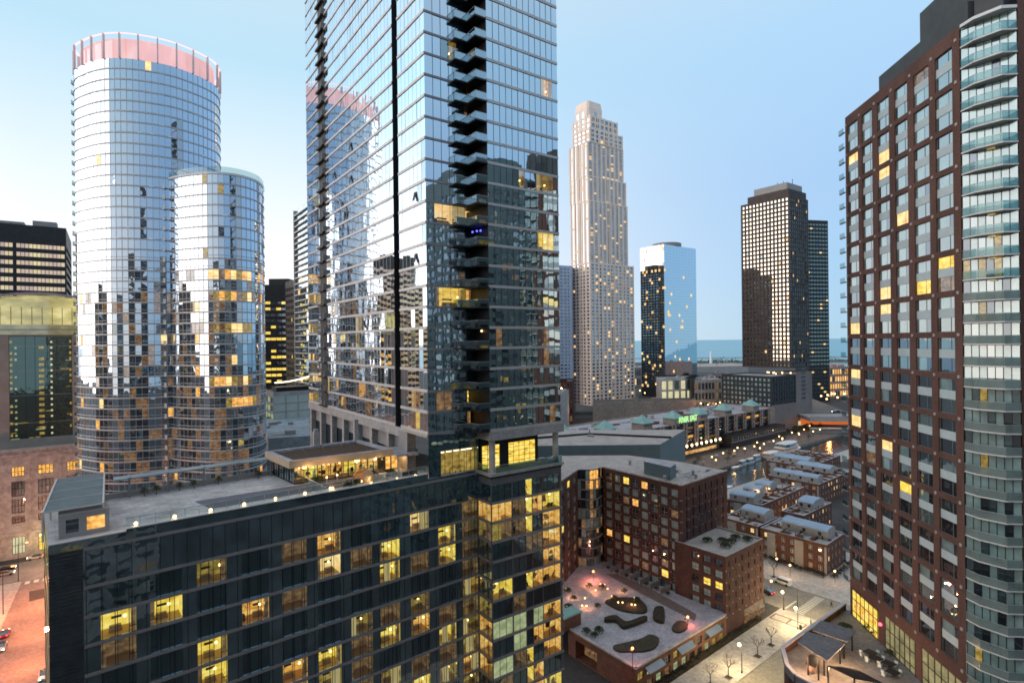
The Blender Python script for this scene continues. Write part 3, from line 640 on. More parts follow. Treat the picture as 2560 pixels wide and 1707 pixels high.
# pavilion
pv = thing('roof_pavilion', 'lit glass roof pavilion with dark ballast roof on the hotel deck', 'pavilion', tuple(hp(20, 12)))
a, b = hp(25.6, 10.2).xy, hp(11.8, 8.6).xy; c, d = hp(12.2, 18.8).xy, hp(26.0, 18.8).xy
mb = MB(); N = 7; pn = facade(mb, a, b, DZ, 57.1, even((b-a).length, N, .93), [(DZ+.15, 56.9)], .1); pn2 = facade(mb, d, a, DZ, 57.1, even((a-d).length, 4, .9), [(DZ+.15, 56.9)], .1)
plain(mb, b, c, DZ, 57.1); plain(mb, c, d, DZ, 57.1); mb.build('frame_wall', dark_metal, pv)
rp = random.Random(9)
for p in pn+pn2:
    q = [Vector(x) for x in p[:4]]; mb = MB(); fr = p in pn; n3 = Vector((p[5].x, p[5].y, 0)); k = -n3*2.6
    if fr:
        mb.face([x+k for x in q], rp.choice([0, 0, 1])); mb.face([q[3], q[2], q[2]+k, q[3]+k], 4); mb.face([q[0], q[1], q[1]+k, q[0]+k], 4)
        for _ in range(5):
            s = rp.uniform(0, .7); h0 = rp.uniform(0, .6); mb.face([q[0].lerp(q[1], s)+k*.9+Vector((0, 0, h0)), q[0].lerp(q[1], s+.25)+k*.9+Vector((0, 0, h0)), q[0].lerp(q[1], s+.25)+k*.9+Vector((0, 0, h0+rp.uniform(.2, .9))), q[0].lerp(q[1], s)+k*.9+Vector((0, 0, h0+.5))], rp.choice([2, 3, 2]))
        mb.ball(q[0].lerp(q[1], rp.random())+k*.5+Vector((0, 0, 1.9)), .12, 5)
    mb.face(q, 6 if fr else 7)
    for s in (.5,): mb.slab((q[0].lerp(q[1], s)-(q[1]-q[0]).normalized()*.03).xy, (q[0].lerp(q[1], s)+(q[1]-q[0]).normalized()*.03).xy, q[0].z, q[3].z, 0, .05, 2)
    for z in (.8, 1.7): mb.slab(q[0].xy, q[1].xy, q[0].z+z, q[0].z+z+.05, 0, .05, 2)
    mb.build('window', [W_or, W_yel, dark_metal, W_cool, wood, bulb_w, g_clear, g_mid], pv)
ro = [hp(26.6, 9.2).xy, hp(11.0, 7.6).xy, hp(11.4, 19.6).xy, hp(27, 19.6).xy]
mb = MB(); q = [(p.x, p.y) for p in ro]
for i in range(4): plain(mb, ro[i], ro[(i+1) % 4], 57.1, 58.15, 0)
mb.face([(*p, 57.1) for p in reversed(q)], 0); roof(mb, q, 58.15, 1, 2, .8, .35)
for s in (.15, .35, .55, .75): p = ro[3].lerp(ro[2], s)-(ro[3]-ro[0]).normalized()*1.6; mb.bar((p.x, p.y, 57.8), (p.x, p.y, 58.4), .08, 1, 5)
mb.build('roof', [surf('tan fascia', (.40, .31, .22), .6, .1, .5), roof_snow, brown_roof], pv)
mb = MB(); p = ro[3].lerp(ro[2], .52); mb.box((p.x, p.y, 58.1), .9, .9, 2.2, .6); mb.box((p.x, p.y, 60.3), .6, .6, .5, .6); p = ro[3].lerp(ro[2], .97); mb.box((p.x, p.y, 58.1), .7, .7, 3.6, .6); p = ro[3].lerp(ro[2], .03); mb.bar((p.x, p.y, 58), (p.x, p.y, 60.5), .15); mb.bar((p.x, p.y, 60.5), (p.x+2.2, p.y+1.4, 60.6), .12); mb.build('vent_stack', grey_conc, pv)
cn = thing('white_canopy', 'flat frosted white canopy on a thin post by the tower base', 'canopy', tuple(hp(8, 8)))
mb = MB(); mb.prism([hp(11, 6.6).xy, hp(4.9+2.6, 5.6).xy, hp(4.9+2.2, 12).xy, hp(10.6, 14).xy], 57.0, 57.4); mb.build('canopy_roof', roof_snow, cn)
mb = MB(); p = hp(10.2, 7.2); mb.bar(p, (p.x, p.y, 57), .14, 0, 8); mb.build('post', grey_conc, cn)
mb = MB(); a, b = hp(11.5, 9.8).xy, hp(6.4, 9.8).xy; pn = facade(mb, a, b, DZ, 57, even((b-a).length, 4, .85), [(DZ+.1, 56.6)], .1); mb.build('door_frame', dark_metal, cn)
for p in pn: mb = MB(); mb.face(p[:4]); mb.build('glass_door', W_or, cn)
# furniture and planting on the deck
def shrub(name, label, p, r, h, n, seed, group, m=leaf_m, cat='plant'):
    rr = random.Random(seed); th = thing(name, label, cat, tuple(p), group); mb = MB()
    for k in range(n):
        a, e, d = rr.uniform(0, 6.28), rr.uniform(-.2, 1.4), rr.random()**.4*r
        c = Vector((p[0]+math.cos(a)*math.cos(e)*d, p[1]+math.sin(a)*math.cos(e)*d, p[2]+h*.45+math.sin(e)*d*h/(2*r)+.05))
        u = Vector((rr.uniform(-1, 1), rr.uniform(-1, 1), rr.uniform(-1, 1))).normalized()*rr.uniform(.08, .2)*max(.6, r); w_ = u.orthogonal().normalized()*u.length*.6
        mb.face([c-u, c+w_, c+u, c-w_])
    mb.build('foliage', m, th); mb = MB(); mb.bar(p, (p[0], p[1], p[2]+h*.6), .06*r+.02, 0, 5, .03); mb.build('stem', bark, th); return th
pl_n = 0
for k, (t_, d_) in enumerate(((43.2, 17.6), (41.8, 17.6), (39.0, 17.7), (37.2, 17.7), (34.0, 17.8), (28.5, 17.8))):
    shrub('potted_shrub', '%s dark potted shrub from the kiosk along the back rail of the roof deck' % ['first', 'second', 'third', 'fourth', 'fifth', 'sixth'][k], hp(t_, d_), .55, 1.3, 160, k, 'shrubs along the deck rail')
for k, (t_, d_) in enumerate(((20.6, 2.4), (19.2, 3.2), (22.6, 9.2), (15.0, 6.4), (12.4, 6.0), (17.2, 7.2))):
    shrub('deck_planter', 'low evergreen planter on the terrace before the lit pavilion, '+['nearest the deck edge', 'behind the bench', 'at the pavilion corner', 'by the pavilion glass', 'next to the white canopy', 'mid terrace'][k], hp(t_, d_), .9, 1.0, 220, k+20, 'planters on the terrace')
for k, (t_, d_, w_, rz) in enumerate(((20.9, 4.6, 2.6, .7), (18.4, 5.0, 2.2, .7), (15.7, 3.4, 2.4, .9), (13.0, 3.8, 2.0, .7), (10.4, 3.0, 2.4, .6))):
    p = hp(t_, d_); so_ = thing('lounge_sofa', ['pale lounge sofa lit orange beside the glass screen', 'grey lounge sofa in front of the pavilion door', 'grey lounge sofa by the fire bowl', 'low sofa between two planters', 'black sofa at the tower end of the terrace'][k], 'sofa', tuple(p), 'lounge seats on the terrace')
    mb = MB(); mb.box(p, w_, .9, .4, rz); mb.build('seat', [tan, stucco, stucco, grey_panel, dark_metal][k], so_)
    mb = MB(); o = Vector((-math.sin(rz), math.cos(rz), 0))*.4; mb.box(p+o, w_, .15, .8, rz); mb.build('backrest', [tan, stucco, stucco, grey_panel, dark_metal][k], so_)
for k, (t_, d_, r_) in enumerate(((17.9, 3.5, 1.5),)):
    p = hp(t_, d_); fb = thing('fire_pit_booth', 'round hooded wooden booth glowing beside the deck lamps', 'booth', tuple(p)); mb = MB()
    for a in range(10):
        if a in (6, 7): continue
        t0, t1 = a*.628, (a+1)*.628
        q = [(p.x+r_*math.cos(x), p.y+r_*math.sin(x), z) for x, z in ((t0, DZ), (t1, DZ), (t1, DZ+1.5), (t0, DZ+1.5))]; mb.face(q); mb.face([((x-p.x)*.93+p.x, (y-p.y)*.93+p.y, z) for x, y, z in q]); mb.face([q[3], q[2], ((q[2][0]-p.x)*.55+p.x, (q[2][1]-p.y)*.55+p.y, DZ+2.1), ((q[3][0]-p.x)*.55+p.x, (q[3][1]-p.y)*.55+p.y, DZ+2.1)])
    mb.build('hood', wood, fb); mb = MB(); mb.ball((p.x-.2, p.y-.5, DZ+.6), .2); mb.build('fire_lamp', bulb_w, fb); lamp('booth_light', (p.x, p.y-.2, DZ+1.2), 40, (1, .6, .25))
for k, (t_, d_) in enumerate(((24.0, 8.5), (21.0, 7.0), (16.2, 8.2), (13.3, 7.8), (9.5, 8.5))): p = hp(t_, d_); lamp('pavilion_light', (p.x, p.y, 56.6), 130, (1, .58, .24), .4)
# ------------------------------------------------------------------ curved towers on the left
def spline(P, n):
    out = []; N = len(P)
    for i in range(N):
        p0, p1, p2, p3 = [V2(P[(i+k-1) % N]) for k in range(4)]
        for j in range(n):
            t_ = j/n; out.append(.5*((2*p1)+(p2-p0)*t_+(2*p0-5*p1+4*p2-p3)*t_*t_+(3*p1-p0-3*p2+p3)*t_**3))
    return out
def resample(P, step):
    L = [0]
    for i in range(len(P)): L.append(L[-1]+(P[(i+1) % len(P)]-P[i]).length)
    n = int(L[-1]/step); out = []; j = 0
    for k in range(n):
        s = L[-1]*k/n
        while L[j+1] < s: j += 1
        a, b = P[j], P[(j+1) % len(P)]; out.append(a.lerp(b, (s-L[j])/max(1e-6, L[j+1]-L[j])))
    return out
def curved(root, pts, z0, nf, fh, litf, gi=0, mats=None, second=True, tilt=.02, bandh=.42):
    n = len(pts); rr = random.Random(len(pts)+nf); area = sum(pts[i].x*pts[(i+1) % n].y-pts[(i+1) % n].x*pts[i].y for i in range(n))
    if area < 0: pts = list(reversed(pts))
    nor = []
    for i in range(n): d = (pts[(i+1) % n]-pts[i-1]).normalized(); nor.append(Vector((d.y, -d.x)))
    for k in range(nf):
        z = z0+fh*k; mb = MB()
        for i in range(n):
            j = (i+1) % n; a, b = pts[i], pts[j]; c = (a+b)/2; d = (b-a).normalized(); o = [rr.uniform(-tilt, tilt) for _ in range(3)]; o.append(o[0]+o[2]-o[1]); nn = Vector((d.y, -d.x))
            q = [(*(p+nn*e), zz) for (p, zz), e in zip(((a, z+bandh), (b, z+bandh), (b, z+fh), (a, z+fh)), o)]
            mb.face(q, litf(k, c, rr))
            w_ = .05; p0, p1 = a-d*w_+nor[i]*.06, a+d*w_+nor[i]*.06; mb.face([(*p0, z+bandh), (*p1, z+bandh), (*p1, z+fh), (*p0, z+fh)], 1)
        mb.build('glass_band', mats, root)
        mb = MB()
        for za, zb in ((z, z+bandh), (z+1.05, z+1.17)) if second and k < 34 else ((z, z+bandh*.8),):
            for i in range(n):
                j = (i+1) % n; o1, o2 = pts[i]+nor[i]*.16, pts[j]+nor[j]*.16
                mb.face([(*o1, za), (*o2, za), (*o2, zb), (*o1, zb)]); mb.face([(*pts[i], zb), (*o1, zb), (*o2, zb), (*pts[j], zb)][::-1]); mb.face([(*pts[i], za), (*o1, za), (*o2, za), (*pts[j], za)])
        mb.build('floor_edge', alu, root)
    return pts, nor
tall = resample(spline([(-129.8, 167.6), (-121.5, 161), (-112, 158), (-103.4, 159.8), (-96.3, 165), (-92, 176), (-98, 188), (-108, 195), (-120, 194), (-130, 182)], 10), 1.55)
low = resample(spline([(-103.6, 168), (-98.5, 162.2), (-90, 158.4), (-82, 157.2), (-76.6, 161), (-75.0, 168), (-79, 178), (-90, 184), (-100, 180)], 10), 1.5)
CM = [g_curve, mull_l, W_or, W_yel2, g_mid, W_warm, W_dim, g_curtain]
def lit_tall(k, c, r):
    x = r.random(); xp = c.x/c.y*F
    if k > 44: return 5 if (x < .006) else 0
    if k > 30: return 5 if x < .004 else 0
    p_ = .05 if k < 24 else .03
    if -965 < xp < -900 and 8 < k < 34 and x < .22: return 6
    return 2 if x < p_*.4 else 5 if x < p_*.6 else 6 if x < p_+.09 else 4 if x < p_+.16 else 0
def lit_low(k, c, r):
    x = r.random(); xp = c.x/c.y*F
    if k in (31, 29, 26, 21) and -752 < xp < -650: return 3 if x < .45 else 6 if x < .7 else 2 if x < .85 else 5
    if k == 19 and -720 < xp < -640: return 2 if x < .5 else 3
    if -755 < xp < -728 and 4 < k < 30 and x < .4: return 6
    if k > 31: return 3 if x < .008 else 0
    return 2 if x < .02 else 5 if x < .03 else 6 if x < .13 else 4 if x < .2 else 0
tt = thing('tall_curved_tower', 'tall oval mirrored glass tower with a pink lit crown', 'tower', (-110, 177, 0))
tp, tn = curved(tt, tall, 0, 52, 3.0, lit_tall, mats=CM)
mb = MB(); mb.face([(*p, 156) for p in tp]); mb.build('roof', roof_d, tt)
mb = MB(); n = len(tp); ins = [p-q*1.5 for p, q in zip(tp, tn)]
for i in range(n): j = (i+1) % n; mb.face([(*ins[i], 156), (*ins[j], 156), (*ins[j], 162.3), (*ins[i], 162.3)])
mb.build('crown_screen', pink, tt)
fin_m = surf('pale crown fin', (.7, .6, .6), .5, .1, .5)
for i in range(0, n, 3): p, q = tp[i], tn[i]; mb = MB(); mb.slab(p-Vector((q.y, -q.x))*.15, p+Vector((q.y, -q.x))*.15, 156, 163, -.5, .1); mb.build('crown_fin', fin_m, tt)
mb = MB()
for i in range(n):
    j = (i+1) % n
    for zz in (162.9,): mb.face([(*(tp[i]+tn[i]*.1), zz), (*(tp[j]+tn[j]*.1), zz), (*(tp[j]+tn[j]*.1), zz+.3), (*(tp[i]+tn[i]*.1), zz+.3)]); mb.face([(*(tp[i]-tn[i]*.5), zz+.3), (*(tp[i]+tn[i]*.1), zz+.3), (*(tp[j]+tn[j]*.1), zz+.3), (*(tp[j]-tn[j]*.5), zz+.3)])
mb.build('crown_light', pink_line, tt)
i0 = min(range(n), key=lambda i: abs(tp[i].x/tp[i].y+.7715))
for k in range(52):
    z = 3*k; p = tp[i0]; q = tn[i0]; mb = MB(); s_ = Vector((-q.y, q.x)); mb.prism([p-s_*2.2, p+s_*2.2, p+s_*2.2+q*.7, p-s_*2.2+q*.7], z, z+.3, 0); mb.slab(p-s_*2.2, p+s_*2.2, z+.3, z+1.3, .64, .67, 1); mb.build('balcony', [alu, g_rail], tt)
tl = thing('low_curved_tower', 'lower round glass tower with white balconies joined to its taller neighbour', 'tower', (-89, 170, 0))
lp, ln = curved(tl, low, 0, 41, 3.0, lit_low, mats=CM)
n = len(lp); mb = MB(); mb.face([(*p, 123) for p in lp]); mb.build('roof', roof_d, tl)
mb = MB()
for i in range(n): j = (i+1) % n; mb.face([(*lp[i], 123), (*lp[j], 123), (*lp[j], 125), (*lp[i], 125)])
mb.build('glass_parapet', g_rail, tl)
mb = MB()
for i in range(n): j = (i+1) % n; mb.face([(*(lp[i]+ln[i]*.25), 122.8), (*(lp[j]+ln[j]*.25), 122.8), (*(lp[j]+ln[j]*.25), 123.4), (*(lp[i]+ln[i]*.25), 123.4)])
mb.build('roof_edge', white_p, tl)
i0 = min(range(n), key=lambda i: (lp[i]-V2((-100.6, 163.6))).length)
for k in range(1, 41):
    z = 3*k; p = lp[i0]; q = Vector((-.35, -.94)); s_ = Vector((.94, -.35)); mb = MB(); mb.prism([p-s_*1.8, p+s_*1.6, p+s_*1.6+q*1.9, p-s_*1.8+q*1.9], z, z+.25, 0)
    mb.slab(p-s_*1.8, p+s_*1.6, z+.25, z+1.3, 1.82, 1.86, 1); mb.build('balcony', [white_p, surf('white balcony front', (.6, .62, .62), .4, .1, 1) if k == 1 else MATS['white balcony front']], tl)
# ------------------------------------------------------------------ far left blocks
NA = V2((-175, 200))
lo = thing('limestone_building', 'pale limestone block with orange lit upper windows beside the west street', 'building', (NA.x, NA.y, 0))
A, B = NA-RD*40, NA+RD*30; c0 = 40; mb = MB()
wc = [(c0-.5+x, c0-.5+x+w_) for x, w_ in ((-19, 4), (-11, 4), (-2.6, 3.6), (4.6, 4.4), (12.8, 3.6), (20.5, 4))]
pn = facade(mb, A, B, 0, 38.5, wc, [(1.5, 7.5), (12.5, 15), (16, 21), (22, 27.3), (29, 32.4)], .5)
plain(mb, B, B+LD*30, 0, 38.5); plain(mb, A+LD*30, A, 0, 38.5); roof(mb, [A, B, B+LD*30, A+LD*30], 38.5, 0, 1)
for x, w_ in ((-7, 1), (2.6-1.2, 1), (10.2, 1), (18.0, 1), (-14, 1)): mb.slab(A+RD*(c0+x), A+RD*(c0+x+.7), 0, 38.2, 0, .5, 0)
mb.slab(A, B, 36.2, 36.8, 0, .5); mb.slab(A, B, 37.9, 38.5, 0, .4); mb.slab(A, B, 8.3, 9.2, 0, .4); mb.build('wall', [stone, roof_g], lo)
put_windows(lo, pn, [g_dark, W_or, g_mid, W_pale, W_yel], lambda p: 1 if p[4][1] == 4 else ((3 if p[4][0] in (2, 4) else 4) if p[4][1] == 0 and p[4][0] in (2, 3) else (0 if p[4][1] == 1 else 2)), bars=((.25, .5, .75), (.5,)), frame=dark_metal, fw=.16)
MA = NA+LD*9
ar = thing('arched_glass_building', 'office block with a yellow lit arched glass vault on top', 'building', (MA.x, MA.y, 0))
A, B = MA-RD*24, MA+RD*33; mb = MB(); c0 = 24+4.6
pn = facade(mb, A, B, 38, 79.5, [(c0-18.5, c0-13.5), (c0-9, c0+9.2), (c0+13, c0+17.5)], floors(42, 79, 10, .25, .8)[:0]+[(41, 79)], .8)
plain(mb, B, B+LD*25, 0, 79.5); plain(mb, A, B, 0, 38); plain(mb, A+LD*25, A, 0, 79.5); roof(mb, [A, B, B+LD*25, A+LD*25], 79.5, 0, 1)
mb.build('wall', [surf('grey tan stone', (.30, .27, .24), .85, .15, .3), roof_g], ar)
g_atr = glass('atrium glass', (.014, .022, .014), (.8, .95, .8), .16, .02, .3)
for p in pn:
    q = [Vector(x) for x in p[:4]]; mb = MB(); mb.face(q, 0); n3 = Vector((p[5].x, p[5].y, 0))
    if p[4][0] == 1:
        for s, m_, w_ in ((.03, 1, .35), (.1, 2, .3), (.5, 1, .75), (.66, 3, .3), (.97, 1, .3)):
            for k in range(17):
                z = 42+k*2.15; e = q[0].lerp(q[1], s)+n3*.06; mb.box((e.x, e.y, z), w_*2, .05, 1.0 if m_ == 1 else .7, math.atan2(RD.y, RD.x), m_ if rp.random() < .75 else 0)
        for k in range(14):
            e = q[0].lerp(q[1], rp.random())+n3*.06; mb.box((e.x, e.y, 41+rp.random()**2*30), rp.uniform(1, 3), .05, .25, math.atan2(RD.y, RD.x), rp.choice([1, 1, 2]))
        for s in (.25, .4, .6, .75): mb.bar(q[0].lerp(q[1], s)+n3*.05, q[3].lerp(q[2], s)+n3*.05, .06, 4, 4)
        for z in (.15, .42, .66, .9): mb.bar(q[0].lerp(q[3], z)+n3*.05, q[1].lerp(q[2], z)+n3*.05, .05, 5, 4)
    else:
        for k in range(10): e = q[0].lerp(q[1], .5)+n3*.06; mb.box((e.x, e.y, 42+k*3.7), 4.2, .05, 1.7, math.atan2(RD.y, RD.x), 6 if k in (2, 9) and p[4][0] == 0 else (6 if k in (1, 6, 7) else 7))
    mb.build('window', [g_atr, W_yel2, W_cool, W_pale, mull, alu, W_or, g_mid], ar)
# vault: lit glass barrel along LD, seen end on
VC = MA+RD*4.6; mb = MB(); mb2 = MB(); seg = 20; Rv, hv = 27.0, 13.5
arc = [(VC+RD*(Rv*math.cos(math.pi*(1-k/seg))), 81+hv*math.sin(math.pi*k/seg)) for k in range(seg+1)]
for k in range(seg):
    (p, z), (q, z2) = arc[k], arc[k+1]
    mb.face([(*(p+LD*3), z), (*(q+LD*3), z2), (*(q+LD*24), z2), (*(p+LD*24), z)], 0)
    mb2.hexa([(*p, z), (*q, z2), (*(q+LD*.8), z2), (*(p+LD*.8), z)], [(*p, z+.9), (*q, z2+.9), (*(q+LD*.8), z2+.9), (*(p+LD*.8), z+.9)])
mb.build('vault_roof', surf('vault roof', (.3, .3, .27), .5, .15, .4), ar); mb2.build('arch_rim', grey_conc, ar)
mb = MB(); mb.face([(*(p+LD*6), z) for p, z in arc], 0)
mb.build('vault_window', lit('yellow lit vault', [(.25, (.20, .17, .06)), (.5, (.50, .43, .16)), (.75, (.95, .82, .36))], 1.0, .08, .1, (1, 1, 2.2)), ar)
mb = MB(); mb.slab(A+RD*2, B-RD*2, 79.5, 83.2, -3, .3, 0); mb.slab(VC-RD*24, VC+RD*24, 81.2, 81.5, .3, .5, 1)
for k in range(13): mb.slab(VC-RD*(18-k*3), VC-RD*(17.8-k*3), 83.2, 90, -5.6, -5.4, 1)
mb.build('vault_base', [lit('glowing vault base', [(.3, (.16, .145, .07)), (.7, (.36, .32, .15))], .9, .2, .15), tan], ar)
OA = at_depth(165, 571, 270).xy
of = thing('dark_office_block', 'black office block with horizontal lit window bands behind the arched vault', 'building', (OA.x, OA.y, 0))
zt = 131.8; A = OA-RD*75; B = OA; C = OA+LD*45; rows = [(zt-8.8-3.95*(k+1)+2.0, zt-8.8-3.95*k) for k in range(28)]
mb = MB(); pn = facade(mb, A, B, 0, zt, even(75, 4, .93), rows, .3); pn += facade(mb, B, C, 0, zt, [(1, 44)], rows, .3)
plain(mb, A+LD*45, A, 0, zt); roof(mb, [A, B, C, A+LD*45], zt, 0, 0); mb.box(((A.x+B.x)/2+18, (A.y+B.y)/2+25, zt-.7), 9, 6, 4.2, .6, 1); mb.box((B.x-24, B.y-2, zt-.7), 9, 5, 3.5, .6, 1); mb.build('wall', [black_fac, grey_panel], of)
W_off = lit('office light band', [(.25, (.38, .22, .14)), (.48, (.62, .38, .22)), (.62, (.85, .62, .22)), (.75, (1, .85, .3))], .95, .16, .25, (1, 1, .2), 3)
for p in pn:
    mb = MB(); mb.face(p[:4], 0 if p[4][1] > -1 and abs(p[5].x-RD.y) < .05 else 1)
    a, b, c, d = [Vector(q) for q in p[:4]]; n3 = Vector((p[5].x, p[5].y, 0))*.05
    for s in range(1, 12): mb.bar(a.lerp(b, s/12)+n3, d.lerp(c, s/12)+n3, .1, 2, 4)
    mb.build('window_band', [W_off, g_mirror, dark_metal], of)
# blocks glimpsed between the curved towers and the main tower
O1 = at_depth(653, 720, 330).xy; zt = H+150/F*330
o1 = thing('dark_lit_tower', 'dark office tower with rows of bright yellow windows between the glass towers', 'tower', (O1.x, O1.y, 0))
A, B = O1-Vector((14, 0)), at_depth(716, 720, 336).xy; mb = MB(); L = (B-A).length; pn = facade(mb, A, B, 0, zt, even(L, 9, .92), floors(8, zt-9, 26, .3, .72), .3)
plain(mb, B, B+Vector((0, 30)), 0, zt); roof(mb, [A, B, B+Vector((0, 30)), A+Vector((0, 30))], zt, 0, 0); mb.box((A.x+21, A.y+14, zt), 12, 12, 4, 0, 0); mb.build('wall', black_fac, o1)
put_windows(o1, pn, [g_dark, W_yel, g_dark, W_dim], lambda p: 1 if p[4][1] in (13, 12, 9, 8, 14) and rp.random() < .85 or (p[4][1] > 14 and rp.random() < .28) or p[4][1] == 25 and rp.random() < .6 else 0)
A, B = at_depth(713, 700, 318).xy, at_depth(748, 690, 300).xy; zt = H+158/F*310
o2 = thing('brown_slab_tower', 'narrow dark brown tower pressed against the balcony tower edge', 'tower', (A.x, A.y, 0))
mb = MB(); L = (B-A).length; pn = facade(mb, A, B, 0, zt, even(L, 8, .7), floors(5, zt-3, 30, .25, .8), .3); plain(mb, B, B+Vector((10, 40)), 0, zt); plain(mb, A+Vector((0, 40)), A, 0, zt); roof(mb, [A, B, B+Vector((10, 40)), A+Vector((0, 40))], zt, 0, 0); mb.build('wall', brown_fac, o2)
put_windows(o2, pn, [g_dark, W_dim, W_yel], chooser([40, 2, 1], 4))
A = V2((-115, 300)); B = A-LD*42; zt = 146
o3 = thing('balcony_glass_tower', 'slim pale glass tower with white slab edges half hidden by the main tower', 'tower', (A.x, A.y, 0))
rg = random.Random(8); glazing(o3, A, B, 0, 48, 3.5, zb=0, fh=3.04, bar=.5, edge=alu, ew=1.0, gmi=7, tilt=.03, over={(k, i): rg.choice([2, 3, 5]) for k in range(40) for i in range(12) if rg.random() < .03})
mb = MB(); plain(mb, A-RD*.4, A, 0, zt); mb.slab(A+LD*.4, A, 0, zt, 0, 1.2); plain(mb, B, B+RD*20, 0, zt); mb.face([(*A, zt), (*B, zt), (*(B+RD*20), zt), (*(A+RD*20), zt)]); plain(mb, A+RD*20, A, 0, zt); mb.build('side_wall', alu, o3)
QA = at_depth(683, 980, 232).xy; z = H-120/F*232
o4 = thing('low_frosted_glass_block', 'low pale green glass block with a curved lit canopy on its roof', 'building', (QA.x, QA.y, 0))
A, B, C = QA+LD*16, QA, QA+RD*30; mb = MB(); pn = facade(mb, B, C, 0, z, even(30, 6, .9), floors(2, z-1.5, 15, .08, .93), .1); pn2 = facade(mb, A, B, 0, z, even(16, 3, .9), floors(2, z-1.5, 15, .1, .75), .15); roof(mb, [B, C, C+LD*16, A], z, 0, 1); plain(mb, C, C+LD*16, 0, z); mb.build('wall', [grey_conc, roof_d], o4)
frost = surf('frosted glass', (.42, .48, .45), .35, .08, .3, spec=.6)
put_windows(o4, pn, [frost], lambda p: 0, cap=60); put_windows(o4, pn2, [W_cool, g_mid], chooser([3, 2], 2), cap=40)
mb = MB(); mid = (B+C)/2+LD*6; mb.slab(B+RD*2+LD*3, C+LD*3-RD*2, z, z+1.6, -9, 0, 0); mb.build('roof_plant', dark_metal, o4)
mb = MB(); pr = None
for k in range(11):
    p = B+RD*(3+k*2.1)+LD*9; zz = z+3+.045*k*k
    if pr: mb.hexa([(*pr[0], pr[1]), (*p, zz), (*(p+LD*2), zz), (*(pr[0]+LD*2), pr[1])], [(*pr[0], pr[1]+.35), (*p, zz+.35), (*(p+LD*2), zz+.35), (*(pr[0]+LD*2), pr[1]+.35)])
    pr = (p, zz)
mb.build('lit_canopy', ceil_l, o4)
o5 = thing('low_flat_roof_building', 'low block with a wide blue grey flat roof behind the deck pavilion', 'building', (-82, 190, 0))
q = [(-104, 226), (-86, 172), (-50, 172), (-64, 250)]; q = [V2(p) for p in (( -96, 176), (-56, 190), (-72, 250), (-112, 232))]
mb = MB()
for i in range(4): plain(mb, q[i], q[(i+1) % 4], 0, 44.5)
roof(mb, [(p.x, p.y) for p in q], 44.5, 1, 0, .5, .6)
for k in range(9): mb.box((-84+rp.uniform(-9, 14), 205+rp.uniform(-14, 16), 43.9), rp.uniform(1, 4), rp.uniform(1, 3), rp.uniform(.5, 1.5), .6, 1)
mb.build('wall', [surf('bluish roof', (.25, .31, .36), .8, .25, .12, fine=.8), grey_panel], o5)
def frosted(name):  # bay rail glass with a hazy grey-green reflection put into its colour
    m, t, out = nt(name); p = t.nodes.new('ShaderNodeBsdfPrincipled'); n = noise_node(t, .25, 3); r = ramp(t, n.outputs[0], [(.3, (.24, .29, .28)), (.7, (.36, .42, .40))]); t.links.new(r.outputs[0], p.inputs['Base Color']); p.inputs['Roughness'].default_value = .12
    tr = t.nodes.new('ShaderNodeBsdfTransparent'); tr.inputs[0].default_value = (.75, .85, .83, 1); mx = t.nodes.new('ShaderNodeMixShader'); mx.inputs[0].default_value = .5
    t.links.new(p.outputs[0], mx.inputs[1]); t.links.new(tr.outputs[0], mx.inputs[2]); t.links.new(mx.outputs[0], out.inputs[0]); return m
# ------------------------------------------------------------------ red brick tower on the right
rd = Vector((.0993, .995)).normalized()
RN = V2((61.4, 76.4)); RFx = V2((64.6, 108.0)); RL = (RFx-RN).length
rt = thing('brick_balcony_tower', 'tall red brick tower with white spandrels and a curved glass balcony bay', 'tower', (RN.x, RN.y, 0))
zb, ztop = 22.0, 117.3
mod = 5.78; nm = 16; z0m = 115.3
cols_ = []; edges = [0]
ws = [(1.1, 3.7), (5.9, 8.7), (11.2, 14.3), (16.9, 20.1), (22.6, 25.5), (27.3, 29.9)]     # measured from the far edge
ws = [(.75, 4.6), (6.0, 9.5), (11.15, 14.7), (16.3, 19.8), (21.35, 25.1), (26.5, 30.2)]
mb = MB(); rows = []
for k in range(nm):
    t_ = z0m-mod*k; rows += [(t_-4.95, t_)]
pn = facade(mb, RFx, RN, zb, ztop, ws, [r for r in rows if r[0] > 28.5], .28)
# lit shop windows at terrace level are openings of their own
pw = facade(mb, RFx+Vector((0, 0)), RN, zb-.02, zb, [], [])
for j in range(nm+1):
    z = z0m+.42-mod*j
    if z < 28: break
    for u in (.35, 5.3, 10.3, 15.5, 20.6, 25.8, 31.0):
        p = RFx+(RN-RFx).normalized()*u; n = Vector((-rd.y, rd.x)); mb.prism([p+n*.0-rd*.2, p+n*.12-rd*.2, p+n*.12+rd*.2, p+rd*.2], z-.2, z+.2, 1)
n_out = Vector((-rd.y, rd.x))
BK2 = Vector((38, 6)); Fb = RFx+Vector((26, 4)).xy
plain(mb, Fb, RFx, zb, ztop); 
CB = [RN+Vector((.05, .0)), V2((61.62, 74.4)), V2((63.2, 71.9)), V2((65.1, 71.75))]
plain(mb, V2((65.12, 71.75)), V2((68.4, 72.3)), zb, ztop+3); plain(mb, V2((68.4, 72.3)), V2((104, 88)), zb, ztop+2); plain(mb, V2((104, 88)), Fb, zb, ztop)
mb.face([(*p, ztop-.6) for p in (RFx, RN, V2((65.12, 71.75)), V2((68.4, 72.3)), V2((104, 88)), Fb)])
mb.build('brick_wall', [brick, surf('pale wall boss', (.45, .40, .38), .8, .1, 1)], rt)
rr = random.Random(21); wk = 0; restw = MB()
